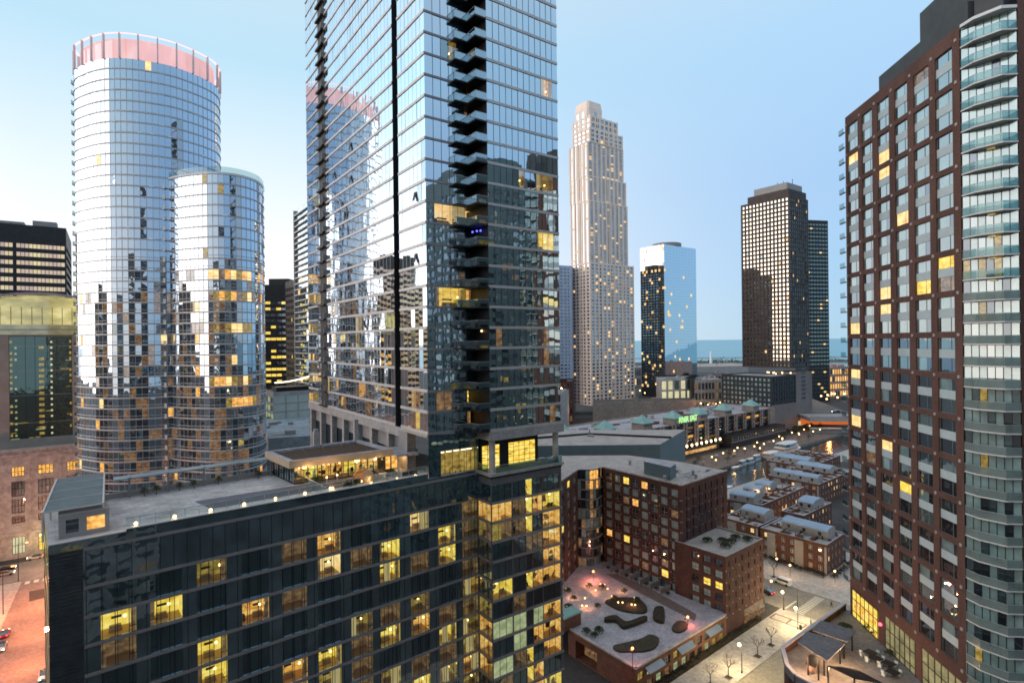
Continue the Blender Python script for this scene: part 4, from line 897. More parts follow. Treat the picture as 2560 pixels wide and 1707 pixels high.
LITB = {(0,12,1):10,(2,12,0):10,(2,11,1):10,(5,8,1):3,(5,8,0):4,(4,8,0):3,(2,8,0):10,(0,7,0):10,(2,7,1):10,(3,2,1):3,(0,5,1):10,(2,3,1):10,(0,4,0):10,(5,13,0):2,(5,13,1):9}
WM = [g_blind, g_dark, g_curtain, W_yel, W_dim, mull, white_pan, surf('window frame', (.20, .23, .24), .5, .1, 1), bulb_w, g_mid, W_warm]
litw = {(0, 11): 3, (5, 12): 3}
def win_cell(mb, a, b, c, d, n3, m, side, fb):
    mb.face([a, b, c, d], m); u = b-a
    s = .7 if side else .62
    if m in (0, 2, 3, 4, 10) : pass
    q = .02
    def v(s0, s1, t0=0, t1=1, mm_=7): fb.face([a+u*s0+(d-a)*t0+n3*.03, a+u*s1+(d-a)*t0+n3*.03, a+u*s1+(d-a)*t1+n3*.03, a+u*s0+(d-a)*t1+n3*.03], mm_)
    v(0, .03); v(.97, 1); v(s-.015, s+.015); v(0, 1, 0, .03); v(0, 1, .97, 1)
    if m == 0: v(s+.02, .97, .03, .97, 1 if rr.random() < .6 else 9)
def sizekey(p): c = (Vector(p[0])+Vector(p[2]))/2; return c.length
for p in sorted(pn, key=sizekey):
    a, b, c, d = [Vector(x) for x in p[:4]]; n3 = Vector((p[5].x, p[5].y, 0)); up = d-a; hgt = up.length; ci, ri = p[4]
    l0, l1, u0 = .0, .43, .58
    for half, (s0, s1) in enumerate(((0, .42), (.66, 1))):
        a1, b1, c1, d1 = a+up*s0, b+up*s0, b+up*s1, a+up*s1; mb = MB() if wk < 100 else restw
        fr = (a.z-30)/90; x = rr.random()
        if fr > .62: m_ = 0 if x < .62 else 2 if x < .82 else 9
        else: m_ = 1 if x < .5 else 0 if x < .72 else 2 if x < .86 else 9
        key = (ci, ri-1, half)
        if rr.random() < .012: m_ = rr.choice([10, 4])
        if key in LITB: m_ = LITB[key]
        fbw = MB() if wk < 100 else restw; win_cell(mb, a1, b1, c1, d1, n3, m_, ci % 2, fbw)
        if m_ in (3,) and rr.random() < .5: e = a1.lerp(c1, .5)+n3*.08; mb.ball(e, .16, 8)
        if wk < 100: fbw.build('frame', WM, mb.build('window', WM, rt))
        wk += 1
    mb = MB(); a1, b1, c1, d1 = a+up*.415+n3*.08, b+up*.415+n3*.08, b+up*.665+n3*.08, a+up*.665+n3*.08; mb.hexa([a1, b1, b1-n3*.3, a1-n3*.3], [d1, c1, c1-n3*.3, d1-n3*.3]); mb.build('spandrel_panel', white_pan, rt)
restw.build('window', WM, rt, kind='stuff')
# storefront at terrace level
mb = MB(); dS = (RN-RFx).normalized()
for k, (u0, u1, m_) in enumerate(((1.0, 9.8, 0), (12.2, 20.5, 1), (22.2, 31.2, 1))):
    a2, b2 = RFx+dS*u0, RFx+dS*u1; mb = MB(); mb.slab(a2, b2, zb+.2, zb+5.4 if k else zb+5.0, 0, .06, m_)
    N = 6
    for s in range(N+1): p = a2.lerp(b2, s/N); mb.slab(p-dS*.06, p+dS*.06, zb, zb+5.5, .06, .14, 2)
    for z in (1.1, 3.4): mb.slab(a2, b2, zb+z, zb+z+.12, .06, .12, 2)
    if k == 0:
        for s in range(9): p = a2.lerp(b2, .1+.1*s); mb.slab(p-dS*.25, p+dS*.25, zb+rr.uniform(1.2, 3), zb+rr.uniform(3, 4.4), .06, .09, 3)
    if k == 2: mb.slab(a2.lerp(b2, .62), a2.lerp(b2, .86), zb+1.3, zb+3.2, .06, .1, 4)
    mb.build('shop_window', [W_yel, lit('shop window', [(.3, (.22, .19, .10)), (.7, (.5, .42, .2))], .8, .5), dark_metal, W_or, glow('teal screen', (.2, .8, .65), 1.3)], rt)
mb = MB(); p = RFx+dS*11.0; mb.ball((*(p+n_out*.3), zb+3.4), .3); mb.build('red_lamp', glow('red sign lamp', (1, .12, .18), 3), rt)
mb = MB(); mb.slab(RFx+dS*.0+n_out*-.0, RN, ztop, ztop+.01, 0, .1)
# curved balcony bay
sm = []
for i in range(len(CB)-1):
    for j in range(4): sm.append(CB[i].lerp(CB[i+1], j/4))
sm.append(CB[-1])
bayin = [RN+Vector((.25, .1)), V2((65.15, 71.95))]; fhb = 2.88
g_haze = frosted('bay glass with painted haze'); GB = [g_blind, g_mid, MATS['court window over pale curtains'], W_yel2, g_dark, mull, W_dim, white_p]
for k in range(33):
    z = zb+.2+fhb*k; lowk = k < 21
    mb = MB(); q = CB+[V2((66.0, 73.4)), V2((63.5, 76.6))]; mb.prism(list(reversed(q)), z-.17, z, 0); ob = mb.build('balcony', [surf('balcony slab', (.72, .70, .68), .6, .1, .6) if k == 0 else MATS['balcony slab']], rt)
    mb = MB()
    for i in range(len(CB)-1): mb.slab(CB[i], CB[i+1], z, z+1.05, -.04, -.01, 0)
    for i in range(len(CB)-1): mb.slab(CB[i], CB[i+1], z+1.03, z+1.08, -.05, .0, 1)
    mb.build('railing', [g_haze if lowk else g_rail, mull_l], ob)  # lower rails carry the painted haze, upper ones stay clear
    mb = MB()
    for i in range(len(bayin)-1):
        a2, b2 = bayin[i], bayin[i+1]; N = 7
        for s in range(N):
            x = rr.random(); m_ = (0 if x < .35 else 1 if x < .5 else 2 if x < .93 else 3 if x < .95 else 4)
            if lowk and x < .08: m_ = 4
            if (k in (12, 19, 21, 22, 15) and x < .2): m_ = 3
            p_, q_ = a2.lerp(b2, s/N), a2.lerp(b2, (s+1)/N); mb.face([(*p_, z), (*q_, z), (*q_, z+fhb-.25), (*p_, z+fhb-.25)], m_); mb.slab(p_-(q_-p_).normalized()*.04, p_+(q_-p_).normalized()*.04, z, z+fhb-.25, 0, .05, 5)
    if k in (20, 21, 22, 23, 26) : 
        e = bayin[0].lerp(bayin[1], .55); mb.box((e.x-.35, e.y-.3, z+fhb-.4), .8, .3, .12, -.95, 3)
    mb.build('glass_wall', GB, rt)
mb = MB(); q = list(reversed(CB+[V2((66.0, 73.4)), V2((63.5, 76.6))])); mb.prism(q, zb+.2+fhb*33-.25, zb+.2+fhb*33+.15); mb.build('roof_slab', white_p, rt)
# rooftop plant screen
mb = MB(); o_ = -n_out
A, B = RFx+dS*9.4+o_*1.3, RN+o_*1.3-dS*.3; mb.prism([A, B, B+o_*12, A+o_*12], ztop-.7, ztop+3.4); A2, B2 = RFx+dS*17.8+o_*3.2, RN+o_*3+dS*3
mb.prism([A2, B2, B2+o_*10, A2+o_*10], ztop+3.4, ztop+9.5); mb.prism([RN+o_*1.6+dS*.5, V2((64.6, 73.2)), V2((70.5, 75)), V2((68, 80))], ztop-.7, ztop+7); mb.build('plant_screen', surf('dark plant screen', (.06, .066, .07), .6, .2, .4), rt)
# small balcony ends on the far edge
for k in range(31):
    z = zb+6+fhb*k; mb = MB(); p = RFx+rd*.0; mb.prism([p+n_out*.0+rd*.1, p+n_out*.3+rd*.1, p+n_out*.3+rd*2.0, p+rd*2.0], z, z+.22, 0); mb.slab(p+n_out*.28+rd*2.0, p+n_out*.28+rd*.1, z+.22, z+1.0, 0, .03, 1); mb.build('end_balcony', [grey_panel, g_rail], rt)
# ------------------------------------------------------------------ brick terrace block at the lower right
TC = V2((45.0, 94.0)); TE = V2((64.6, 109.4)); zt_ = 22.0
te = thing('brick_terrace_block', 'brick walled raised terrace in the lower right corner with stone coping', 'terrace', (TC.x, TC.y, 0))
wallp = [TE, TC, V2((43.3, 89)), V2((43.3, 86.4)), V2((45.6, 82.9)), V2((51, 76.0)), V2((58, 68))]
mb = MB()
for i in range(len(wallp)-1): plain(mb, wallp[i+1], wallp[i], 0, zt_+1.2)
mb.build('brick_wall', brick_d, te)
mb = MB()
for i in range(len(wallp)-1): mb.slab(wallp[i+1], wallp[i], zt_+1.2, zt_+1.38, -.5, .12)
mb.build('coping', surf('pale coping', (.42, .42, .44), .7, .1, .5), te)
mb = MB()
for i in range(len(wallp)-1): mb.slab(wallp[i+1], wallp[i], zt_, zt_+1.2, -.4, -.38)
mb.face([(*p, zt_) for p in [V2((70, 74)), V2((66, 108.6))]+wallp]); mb.build('terrace_floor', surf('terrace paving', (.20, .19, .18), .85, .2, .4, fine=1.5), te)
def canopy(name, label, corners, z, zl, mat_, posts, grp, slat=False):
    c = [V2(p) for p in corners]; th = thing(name, label, 'pergola', (*c[0], zl), grp)
    mb = MB()
    if slat:
        for k in range(22):
            s = k/22; mb.hexa([(*c[0].lerp(c[1], s), z), (*c[0].lerp(c[1], s+.02), z), (*c[3].lerp(c[2], s+.02), z), (*c[3].lerp(c[2], s), z)], [(*c[0].lerp(c[1], s), z+.12), (*c[0].lerp(c[1], s+.02), z+.12), (*c[3].lerp(c[2], s+.02), z+.12), (*c[3].lerp(c[2], s), z+.12)])
    else: mb.prism(c, z, z+.18)
    mb.build('slats' if slat else 'canopy_roof', mat_, th)
    for p in posts:
        mb = MB(); mb.bar((*p, zl), (*p, z), .13, 0, 6); mb.build('post', dark_metal, th)
    return th
def tp_(px, py, z): return at_height(px, py, z).xy
cz = zt_+3.0
canopy('terrace_pergola', 'large flat dark grey canopy over the lit bar on the brick terrace', [tp_(2016, 1579, cz), tp_(2112, 1611, cz), tp_(2069, 1654, cz), tp_(1994, 1607, cz)], cz, zt_, surf('terrace canopy', (.17, .165, .175), .8, .15, .3, fine=2), [tp_(2020, 1640, cz-.1), tp_(2046, 1652, cz-.1), tp_(2060, 1640, cz), tp_(2100, 1612, cz)], 'flat canopies on the brick terrace')
canopy('terrace_pergola', 'flat dark grey canopy behind the bar canopy on the brick terrace', [tp_(2052, 1552, cz), tp_(2140, 1578, cz), tp_(2118, 1606, cz), tp_(2029, 1575, cz)], cz, zt_, MATS['terrace canopy'], [tp_(2040, 1575, cz), tp_(2060, 1560, cz), tp_(2110, 1600, cz), tp_(2130, 1582, cz)], 'flat canopies on the brick terrace')
canopy('slatted_pergola', 'dark slatted pergola above the orange lit seats at the terrace corner', [tp_(2068, 1664, cz), tp_(2136, 1696, cz), tp_(2200, 1735, cz), tp_(2240, 1706, cz)][:2]+[tp_(2215, 1712, cz), tp_(2140, 1672, cz)], cz, zt_, surf('dark timber slats', (.05, .038, .03), .7, .2, 1), [tp_(2070, 1666, cz), tp_(2136, 1694, cz), tp_(2212, 1712, cz)], None, True)
for (px, py, pw_, c) in ((2010, 1652, 420, (1, .55, .28)), (2050, 1612, 160, (1, .6, .3)), (2118, 1640, 350, (1, .6, .32)), (2085, 1676, 420, (1, .55, .28)), (2150, 1690, 240, (1, .6, .3))):
    p = at_height(px, py, zt_+2.3); lamp('terrace_light', p, pw_*2.2, c, .25)
bar_ = thing('bar_counter', 'stone bar counter lit orange under the big terrace canopy', 'counter', tuple(at_height(2030, 1672, zt_)))
p = at_height(2032, 1668, zt_); mb = MB(); mb.box(p, 3.2, 1.2, 1.1, .9); mb.build('counter', tan, bar_); mb = MB(); mb.box(p+Vector((0, 0, 1.1)), 3.5, 1.5, .1, .9); mb.build('counter_top', dark_metal, bar_)
for k, (px, py) in enumerate(((2190, 1655), (2222, 1668), (2176, 1640), (2232, 1690))):
    p = at_height(px, py, zt_); tb = thing('terrace_table', ['dark table with pale chairs on the terrace, farthest from the canopies', 'dark table with pale chairs in the middle of the terrace', 'dark table close to the lit canopy edge on the terrace', 'dark table lowest in the picture on the terrace'][k], 'table', tuple(p), 'tables on the brick terrace'); mb = MB(); mb.box(p+Vector((0, 0, .7)), 1.6, 1.6, .06, .5); mb.build('table_top', dark_metal, tb); mb = MB(); mb.bar(p, p+Vector((0, 0, .7)), .08); mb.build('leg', dark_metal, tb)
    for j in range(2):
        ch = thing('terrace_chair', 'pale chair at the '+['farthest', 'middle', 'canopy side', 'lowest'][k]+' terrace table, '+['left', 'right'][j]+' side', 'chair', tuple(p+Vector((1.2*(-1)**j, .3, 0))), 'chairs on the brick terrace'); q = p+Vector((1.2*(-1)**j, .3, 0)); mb = MB(); mb.box(q, .5, .5, .45, .5); mb.build('seat', white_pan, ch); mb = MB(); mb.box(q+Vector((.22*(-1)**j, 0, .45)), .08, .5, .45, .5); mb.build('backrest', white_pan, ch)
for k, (px, py) in enumerate(((2108, 1570), (2120, 1574), (2172, 1576), (2190, 1590), (2226, 1640), (2096, 1536))):
    shrub('terrace_planter', 'dark planter shrub on the brick terrace, '+['left of the pair by the canopy', 'right of the pair by the canopy', 'by the lit shop window corner', 'under the red lamp', 'out on the open paving', 'at the far parapet'][k], at_height(px, py, zt_), .9, 1.1, 200, 60+k, 'planters on the brick terrace')
# ------------------------------------------------------------------ red brick courtyard block
C1 = at_depth(1703, 1213.6, 152).xy; zr = 35.5
C0_ = at_depth(1507.5, 1167, 175.3).xy; C2 = at_depth(1817.6, 1175.5, 168.9).xy
md = thing('brick_courtyard_block', 'dark red brick apartment block wrapped round a snowy garden court', 'building', (C1.x, C1.y, 0))
dl_ = (C0_-C1).normalized(); dr_ = (C2-C1).normalized(); L1 = (C0_-C1).length; L2 = (C2-C1).length
CC1 = C0_+dl_*.5; wingR = at_depth(1444, 1163, 172).xy; wingL = at_depth(1380, 1181, 152).xy
mb = MB(); nf = 10; fl = floors(5.5, zr-1.0, nf, .12, .84)
pm = facade(mb, C0_, C1, 5.5, zr, even(L1, 8, .7, .6, .6), fl, .3)
pm2 = facade(mb, C1, C2, 0, zr, even(L2, 7, .2, 1, 1), fl, .2)
pm3 = facade(mb, wingL, wingR, 5.5, zr, even((wingR-wingL).length, 4, .5), fl, .3)
rr2 = random.Random(2)
for A_, B_, N_ in ((C0_, C1, 8), (C1, C2, 7)):
    d_ = (B_-A_).normalized(); L_ = (B_-A_).length; n_ = Vector((d_.y, -d_.x))
    for z_, z2_ in fl:
        for i in range(N_+1):
            p = A_+d_*(L_*min(.99, max(.01, i/N_))); mb.prism([p-d_*.12, p+d_*.12, p+d_*.12+n_*.1, p-d_*.12+n_*.1][::-1], z_-.75, z_-.5, 1)
back = [C1, C2, C2+dl_*16, C0_+dr_*20+dl_*6, wingR+Vector((-6, 22)), wingL+Vector((-16, 14)), wingL, wingR, C0_]
for i in range(1, 6): plain(mb, back[i+1], back[i], 0, zr)
mb.face([(*p, zr-.1) for p in back], 2)
for A_, B_ in ((C0_, C1), (C1, C2), (wingL, wingR)): mb.slab(A_, B_, zr-.15, zr+.25, -.3, .06, 3)
mb.build('brick_wall', [brick_d, surf('pale tie plate', (.4, .37, .35), .7, .1, 1), roof_g, stone], md)
MW = [g_dark, MATS['court window over pale curtains'], g_blind, g_mid, W_yel, W_dim, W_or]
# curved glass corner
cc = []; 
for k in range(9):
    s = k/8; p = wingR.lerp(C0_, s); n_ = Vector((.35, -.94)); cc.append(p-n_*1.0+n_*(2.6*math.sin(math.pi*s)-0.0))
for j, (z_, z2_) in enumerate(floors(5.5, zr-.3, 10, 0, 1)):
    mb = MB()
    for i in range(8):
        x = rr2.random(); m_ = 3 if x < .35 else 0 if x < .65 else 2 if x < .9 else 5
        if j in (8, 9) and i in (3, 4, 5) and x < .7: m_ = 6
        if j == 7 and i in (2, 3): m_ = 6 if x < .5 else m_
        mb.face([(*cc[i], z_+.3), (*cc[i+1], z_+.3), (*cc[i+1], z2_), (*cc[i], z2_)], m_); mb.bar((*cc[i], z_), (*cc[i], z2_), .07, 7, 4)
        n_ = Vector((.35, -.94)); a_, b_ = cc[i]+n_*.7, cc[i+1]+n_*.7; mb.hexa([(*cc[i], z_), (*a_, z_), (*b_, z_), (*cc[i+1], z_)], [(*cc[i], z_+.25), (*a_, z_+.25), (*b_, z_+.25), (*cc[i+1], z_+.25)], 8)
    mb.build('curved_glass_bay', MW+[mull, alu_hot], md)
mb = MB(); mb.face([(*p, zr) for p in cc]+[(*(C0_+dl_*4), zr), (*(wingR+Vector((-2, 5))), zr)]); mb.build('bay_roof', roof_g, md)
put_windows(md, pm+pm3+[], MW, chooser([24, 30, 28, 12, 3, 4, 2], 17), bars=((.5,), (.35,)), frame=mull_l, fw=.08, cap=100)
put_windows(md, pm2, MW, chooser([60, 6, 6, 10, 2, 2, 1], 18), cap=0, name='small_window')
bx = [at_height(px, py, zr) for px, py in ((1610, 1183), (1676, 1200), (1690, 1190), (1626, 1175))]
mb = MB(); b0 = [V2(p) for p in bx]; mb.prism(b0, zr-.1, zr+3.6, 0, 1); mb.build('roof_plant_box', [teal_wall, roof_snow], md)
mb = MB(); rq = random.Random(8)
for k in range(16):
    p = C1.lerp(C2, rq.uniform(.08, .9))+dl_*rq.uniform(2, 14); mb.box((p.x, p.y, zr-.096), rq.uniform(1, 4.5), rq.uniform(.6, 3), .012, math.atan2(dr_.y, dr_.x), 0 if rq.random() < .6 else 1)
for k in range(5):
    p = C1.lerp(C2, rq.uniform(.1, .85))+dl_*rq.uniform(2, 12); mb.bar((*p, zr+.1), (*(p+dr_*rq.uniform(1.5, 5)), zr+.1), .09, 1, 5)
mb.build('roof_patch', [surf('patched roof felt', (.24, .225, .215), .95, .25, .6), grey_panel], md)
for px, py in ((1662, 1194+6), (1733, 1186), (1740, 1196), (1575, 1160)): p = at_height(px, py, zr); mb = MB(); mb.bar(p, p+Vector((0, 0, .9)), .45, 0, 8); mb.ball(p+Vector((0, 0, 1.1)), .55, 0, 8, 4, .6); mb.build('roof_vent', grey_conc, md)
# lower stepped block beside it
D1 = V2((53.1, 141)); D0 = at_depth(1720.6, 1361, 149.5).xy; D2 = V2((68.3, 153.7)); zl2 = 20.3
lb = thing('lower_brick_block', 'lower brick wing with dark shrubs on its frosted roof, stepping down to the street', 'building', (D1.x, D1.y, 0))
mb = MB(); fl2 = floors(5.2, zl2-.6, 5, .15, .8); p1_ = facade(mb, D0, D1, 0, zl2, even((D1-D0).length, 3, .64, .3, .3), fl2, .3); p2_ = facade(mb, D1, D2, 0, zl2, even((D2-D1).length, 6, .2), floors(5.2, zl2-.6, 5, .2, .7), .2)
p3_ = []
dd = (D2-D1).normalized(); bk = [D1, D2, D2+(D0-D1)*1.4, D0+(D0-D1)*.4]
plain(mb, D2, bk[2], 0, zl2); plain(mb, bk[3], D0, 0, zl2); roof(mb, bk, zl2, 2, 1, .4, .5)
for z_, z2_ in fl2:
    for i in range(7): p = D1.lerp(D2, min(.99, max(.01, i/6))); n_ = Vector((dd.y, -dd.x)); mb.prism([p-dd*.12, p+dd*.12, p+dd*.12+n_*.1, p-dd*.12+n_*.1][::-1], z_-.7, z_-.45, 3)
mb.slab(D1+dd*9, D2, 0.2, 4.3, 0, .12, 4); mb.build('brick_wall', [brick_d, roof_g, stone, MATS['pale tie plate'], W_dim], lb)
put_windows(lb, p1_, MW, lambda p: 4 if (p[4] in ((1, 2), (2, 2))) else rr2.choice([0, 1, 2, 0]), bars=((.5,), (.4,)), frame=mull, fw=.09)
put_windows(lb, p2_, MW, chooser([60, 3, 6, 10, 1, 3, 0], 19), name='small_window', cap=30)
for k, (a_, b_) in enumerate(((.35, .55), (.42, .75), (.5, .5), (.2, .8), (.72, .35), (.3, .35))): p = D1+(D2-D1)*b_+(D0-D1)*a_*1.2; shrub('roof_shrub', 'dark bare shrub on the frosted roof of the lower brick wing, '+['left of centre', 'back row centre', 'in the middle', 'near the street edge', 'back left corner', 'front left'][k], Vector((*p, zl2-.5)), 1.5, 1.3, 260, 80+k, 'shrubs on the lower brick roof')
# garden podium
PA, PBk, PC = V2((25.2, 117.6)), V2((52.2, 139.6)), V2((12.7, 134.4)); zp = 6.0
gp = thing('garden_podium', 'low brick podium with frosted roof garden and curved planting beds', 'podium', (PA.x, PA.y, 0))
mb = MB(); Lp = (PBk-PA).length; pp = facade(mb, PA, PBk, 0, zp, even(Lp, 11, .62), [(.5, 2.4), (3.1, 4.9)], .3); px_ = facade(mb, PC, PA, 0, zp, [(2.5, 9.5)], [(0.1, 4.4)], 3.0)
cR = C1+(C1-C0_).normalized()*0; plain(mb, PBk, D1, 0, zp)
mb.slab(PA, PBk, zp-.02, zp+.35, -.5, .08, 1); mb.slab(PC, PA, zp-.02, zp+.35, -.5, .08, 1); mb.build('brick_wall', [brick_o, stone], gp)
gpoly = [PA, PBk, V2((53.3, 141)), V2((53, 150)), C1, C0_, wingR, wingL, V2((-2, 150)), PC]
mb = MB(); mb.face([(*p, zp) for p in gpoly]); mb.build('garden_floor', roof_snow, gp)
put_windows(gp, pp, [W_cool, W_dim, g_mid, W_yel2, g_blind], chooser([40, 8, 25, 8, 15], 6), bars=((.5,), (.5,)), frame=mull, fw=.1, name='shop_window')
mb = MB(); mb.face(px_[0][:4]); mb.build('garage_door', W_dim, gp)
for k in range(3): a_, b_ = PA.lerp(PBk, .09+k*.33), PA.lerp(PBk, .25+k*.33); mb = MB(); d_ = (b_-a_).normalized(); n_ = Vector((d_.y, -d_.x)); mb.hexa([(*a_, 5.0), (*b_, 5.0), (*(b_+n_*1.3), 4.3), (*(a_+n_*1.3), 4.3)], [(*a_, 5.25), (*b_, 5.25), (*(b_+n_*1.3), 4.5), (*(a_+n_*1.3), 4.5)]); mb.build('awning', steel_r, gp)
def blob(px, r1, r2, rz, n=18): 
    c = at_height(*px, zp); return [(c.x+math.cos(a)*r1*math.cos(rz)-math.sin(a)*r2*math.sin(rz), c.y+math.cos(a)*r1*math.sin(rz)+math.sin(a)*r2*math.cos(rz)) for a in [2*math.pi*k/n for k in range(n)]]
def bed(mb, poly, h=.5): mb.prism(poly, zp, zp+h, 0, 1)
def gpt(x, y): return at_height(1390+x/5.66, 1430+y/5.66, zp)
for k, (cs, lab) in enumerate(((((810, 1060), (1000, 1010), (1200, 960), (1330, 900), (1460, 960), (1400, 1080), (1250, 1130), (1040, 1135), (880, 1130)), 'large kidney shaped planting bed on the frosted podium garden'), (((1640, 790), (1720, 710), (1840, 720), (1860, 800), (1760, 860), (1670, 850)), 'round planting bed on the podium garden next to the red lamp'), (((1400, 540), (1510, 530), (1540, 620), (1520, 730), (1380, 680)), 'dark hedge bed by the path on the podium garden'), (((700, 680), (850, 650), (1000, 740), (1240, 660), (1280, 700), (1020, 800), (930, 800), (850, 720), (700, 715)), 'long wavy low hedge bed in the middle of the podium garden'), (((700, 420), (900, 370), (1180, 400), (1290, 520), (1230, 590), (940, 560), (760, 480)), 'planting bed with small lamps in the lit part of the podium garden'))):
    th = thing('planting_bed', lab, 'planting bed', tuple(gpt(*cs[0])), 'beds on the podium garden'); mb = MB(); pl_ = spline([gpt(*c).xy for c in cs], 4); mb.prism(pl_, zp, zp+.35, 0, 0); mb.build('kerb', soil, th); mb = MB(); mb.prism(inset(pl_, .12) if False else pl_, zp+.354, zp+(.9 if k in (2, 3) else .42)); mb.build('planting', hedge_m if k in (2, 3, 4) else lawn_m, th)
spots = [(530, 60, 0), (1085, 1185, 0), (1866, 720, 0)]
for k, (x, y, _) in enumerate(spots):
    p = gpt(x, y+60 if k == 0 else (y+215 if k == 1 else y+40)); th = thing('garden_lamp', ['red orange garden lamp at the far end of the podium court', 'red orange garden lamp on a tall post at the podium corner', 'red orange garden lamp by the round bed on the podium edge'][k], 'lamp', tuple(p), 'red garden lamps')
    hgt = (2.5, 4.6, 2.0)[k]; mb = MB(); mb.bar(p, p+Vector((0, 0, hgt)), .07, 0, 6); mb.box(p+Vector((-.5, 0, hgt-.35)), .9, .1, .25, .3); mb.build('pole', dark_metal, th); mb = MB(); mb.ball(p+Vector((0, 0, hgt+.2)), .28); mb.build('lamp_head', bulb_o, th); lamp('garden_lamp_light', p+Vector((0, 0, hgt-.1)), (1800, 1300, 900)[k], (1, .24, .15), .3)
small = [(440, 185), (630, 185), (685, 190), (560, 272), (730, 250), (145, 245), (230, 355), (410, 385), (370, 490), (432, 495), (155, 490), (585, 470), (790, 360), (880, 445), (942, 447), (1070, 475), (1120, 480), (1110, 375), (945, 265)]
sl = None
for k, (x, y) in enumerate(small):
    p = gpt(x, y+12)
    lab = 'warm garden light on the podium, '+['between dark shrubs at the back left', 'first of the back pair', 'second of the back pair', 'below the back pair', 'right of the dark shrubs', 'at the far left by the hotel', 'lone light at left', 'brightest in the middle', 'left of the front pair', 'right of the front pair', 'beside the green roofed hut', 'orange one right of the front pair', 'left edge of the lamp bed', 'left of the bed pair', 'right of the bed pair', 'left at the bed end', 'right at the bed end', 'top of the bed end', 'back right near the path'][k]
    if sl is None:
        sl = thing('garden_light', lab, 'lamp', tuple(p), 'low lights in the podium garden'); OFF[sl.name] = (0, 0, 0); mb = MB(); mb.bar((0, 0, 0), (0, 0, .5), .05); mb.build('stem', dark_metal, sl); mb = MB(); mb.ball((0, 0, .62), .19); mb.build('globe', bulb_w, sl)
    else: copy_tree(sl, tuple(p), 0, lab)
    if k % 3 == 0: lamp('garden_light_glow', p+Vector((0, 0, 1.1)), 230, (1, .36, .13), .15)
for k, (x, y, r_) in enumerate(((470, 220, 1.0), (660, 240, 1.2), (170, 290, 1.2), (250, 400, 1.0), (830, 400, 1.1), (1140, 420, 1.2), (610, 850, 1.3), (430, 870, 1.2), (540, 930, 1.1), (590, 510, 1.0), (180, 520, 1.3), (970, 300, .9))):
    shrub('garden_shrub', 'dark rounded shrub on the podium garden, '+['back left', 'back centre', 'far left by the hotel', 'left below the lone light', 'left end of the lamp bed', 'right end of the lamp bed', 'right of the trio beside the brick hut', 'left of the trio beside the brick hut', 'front of the trio beside the brick hut', 'in front of the middle light', 'behind the green roofed hut', 'back right near the path'][k], gpt(x, y), r_, 1.4, 230, 100+k, 'shrubs on the podium garden')
mb = MB(); mb.face([gpt(*c)+Vector((0, 0, .012)) for c in ((700, 20), (860, 20), (1300, 210), (1868, 520), (1990, 600), (1960, 690), (1868, 640), (1200, 300))]); mb.build('garden_path', surf('garden path brick', (.16, .125, .12), .9, .2, .8, fine=3), gp)
for k in range(7):
    p = C0_.lerp(C1, .12+k*.125); q = p+Vector((dl_.y, -dl_.x))*-4.6 if (Vector((dl_.y, -dl_.x)).dot(Vector((0, -1)))) < 0 else p+Vector((dl_.y, -dl_.x))*4.6
    mb = MB(); mb.slab(p, q, zp, zp+1.5, -.1, .1); mb.build('divider_wall', grey_panel, gp)
    shrub('terrace_shrub', 'dark shrub on private terraces at the brick block foot, %s from the left' % ['first', 'second', 'third', 'fourth', 'fifth', 'sixth', 'seventh'][k], Vector((*(p.lerp(q, .75)+dl_*-1.6), zp)), .8, 1.0, 160, 150+k, 'shrubs on the private terraces', hedge_m)
ht_ = thing('garden_hut', 'small brick stair hut with green metal roof on the podium garden', 'hut', tuple(gpt(270, 760)))
q = [gpt(110, 800).xy, gpt(430, 770).xy, gpt(430, 700).xy, gpt(100, 740).xy]; c_ = gpt(270, 800); mb = MB(); a_ = math.atan2(.63, .776); mb.box((c_.x-1.5, c_.y+1.5, zp), 5.6, 3.2, 3.0, a_); mb.build('brick_wall', brick_o, ht_); mb = MB(); mb.box((c_.x-1.5, c_.y+1.5, zp+3.0), 6.0, 3.6, .35, a_); mb.build('roof', copper, ht_)
# grey building with the low gable behind
G0, G1 = at_depth(1385, 1111, 212).xy, at_depth(1650, 1117, 212).xy; zg = 35.5
gb = thing('grey_gabled_building', 'blue grey clad block with a low wide gable behind the brick court', 'building', (G0.x, G0.y, 0))
A, B = G0-Vector((14, 0)), G1; mb = MB(); plain(mb, A, B, 0, zg, 0); C_, D_ = B+Vector((20, 34)), A+Vector((8, 38)); pk = at_depth(1474, 1086, 229); pk = Vector((pk.x, pk.y, pk.z))
plain(mb, B, C_, 0, zg, 0); plain(mb, D_, A, 0, zg, 0); plain(mb, C_, D_, 0, zg, 0); k1 = V2((pk.x, pk.y)); M_ = (k1.x, k1.y, pk.z)
mb.face([(*A, zg), (*B, zg), M_], 1); mb.face([(*B, zg), (*C_, zg), M_], 1); mb.face([(*D_, zg), (*A, zg), M_], 1); mb.face([(*C_, zg), (*D_, zg), M_], 1)
mb.build('wall', [teal_wall, roof_g], gb); mb = MB()
for e0, e1 in (((*A, zg), M_), ((*B, zg), M_)): mb.bar(Vector(e0)+Vector((0, 12, .5)) if e0[0] < 30 else Vector(e0)+Vector((8, 13, .4)), Vector(M_)+Vector((0, 0, .3)), .5, 0, 4)
mb.build('gable_edge', dark_metal, gb); mb = MB(); mb.box((M_[0], M_[1]-3, M_[2]-1.2), 2.4, 2, 1.6, 0); mb.bar((M_[0], M_[1], M_[2]), (M_[0], M_[1], M_[2]+2.2), .25); mb.build('vent', grey_panel, gb)
ord_ = 'first second third fourth fifth sixth seventh eighth ninth tenth eleventh twelfth thirteenth fourteenth fifteenth sixteenth seventeenth eighteenth nineteenth twentieth twenty-first twenty-second twenty-third twenty-fourth'.split()
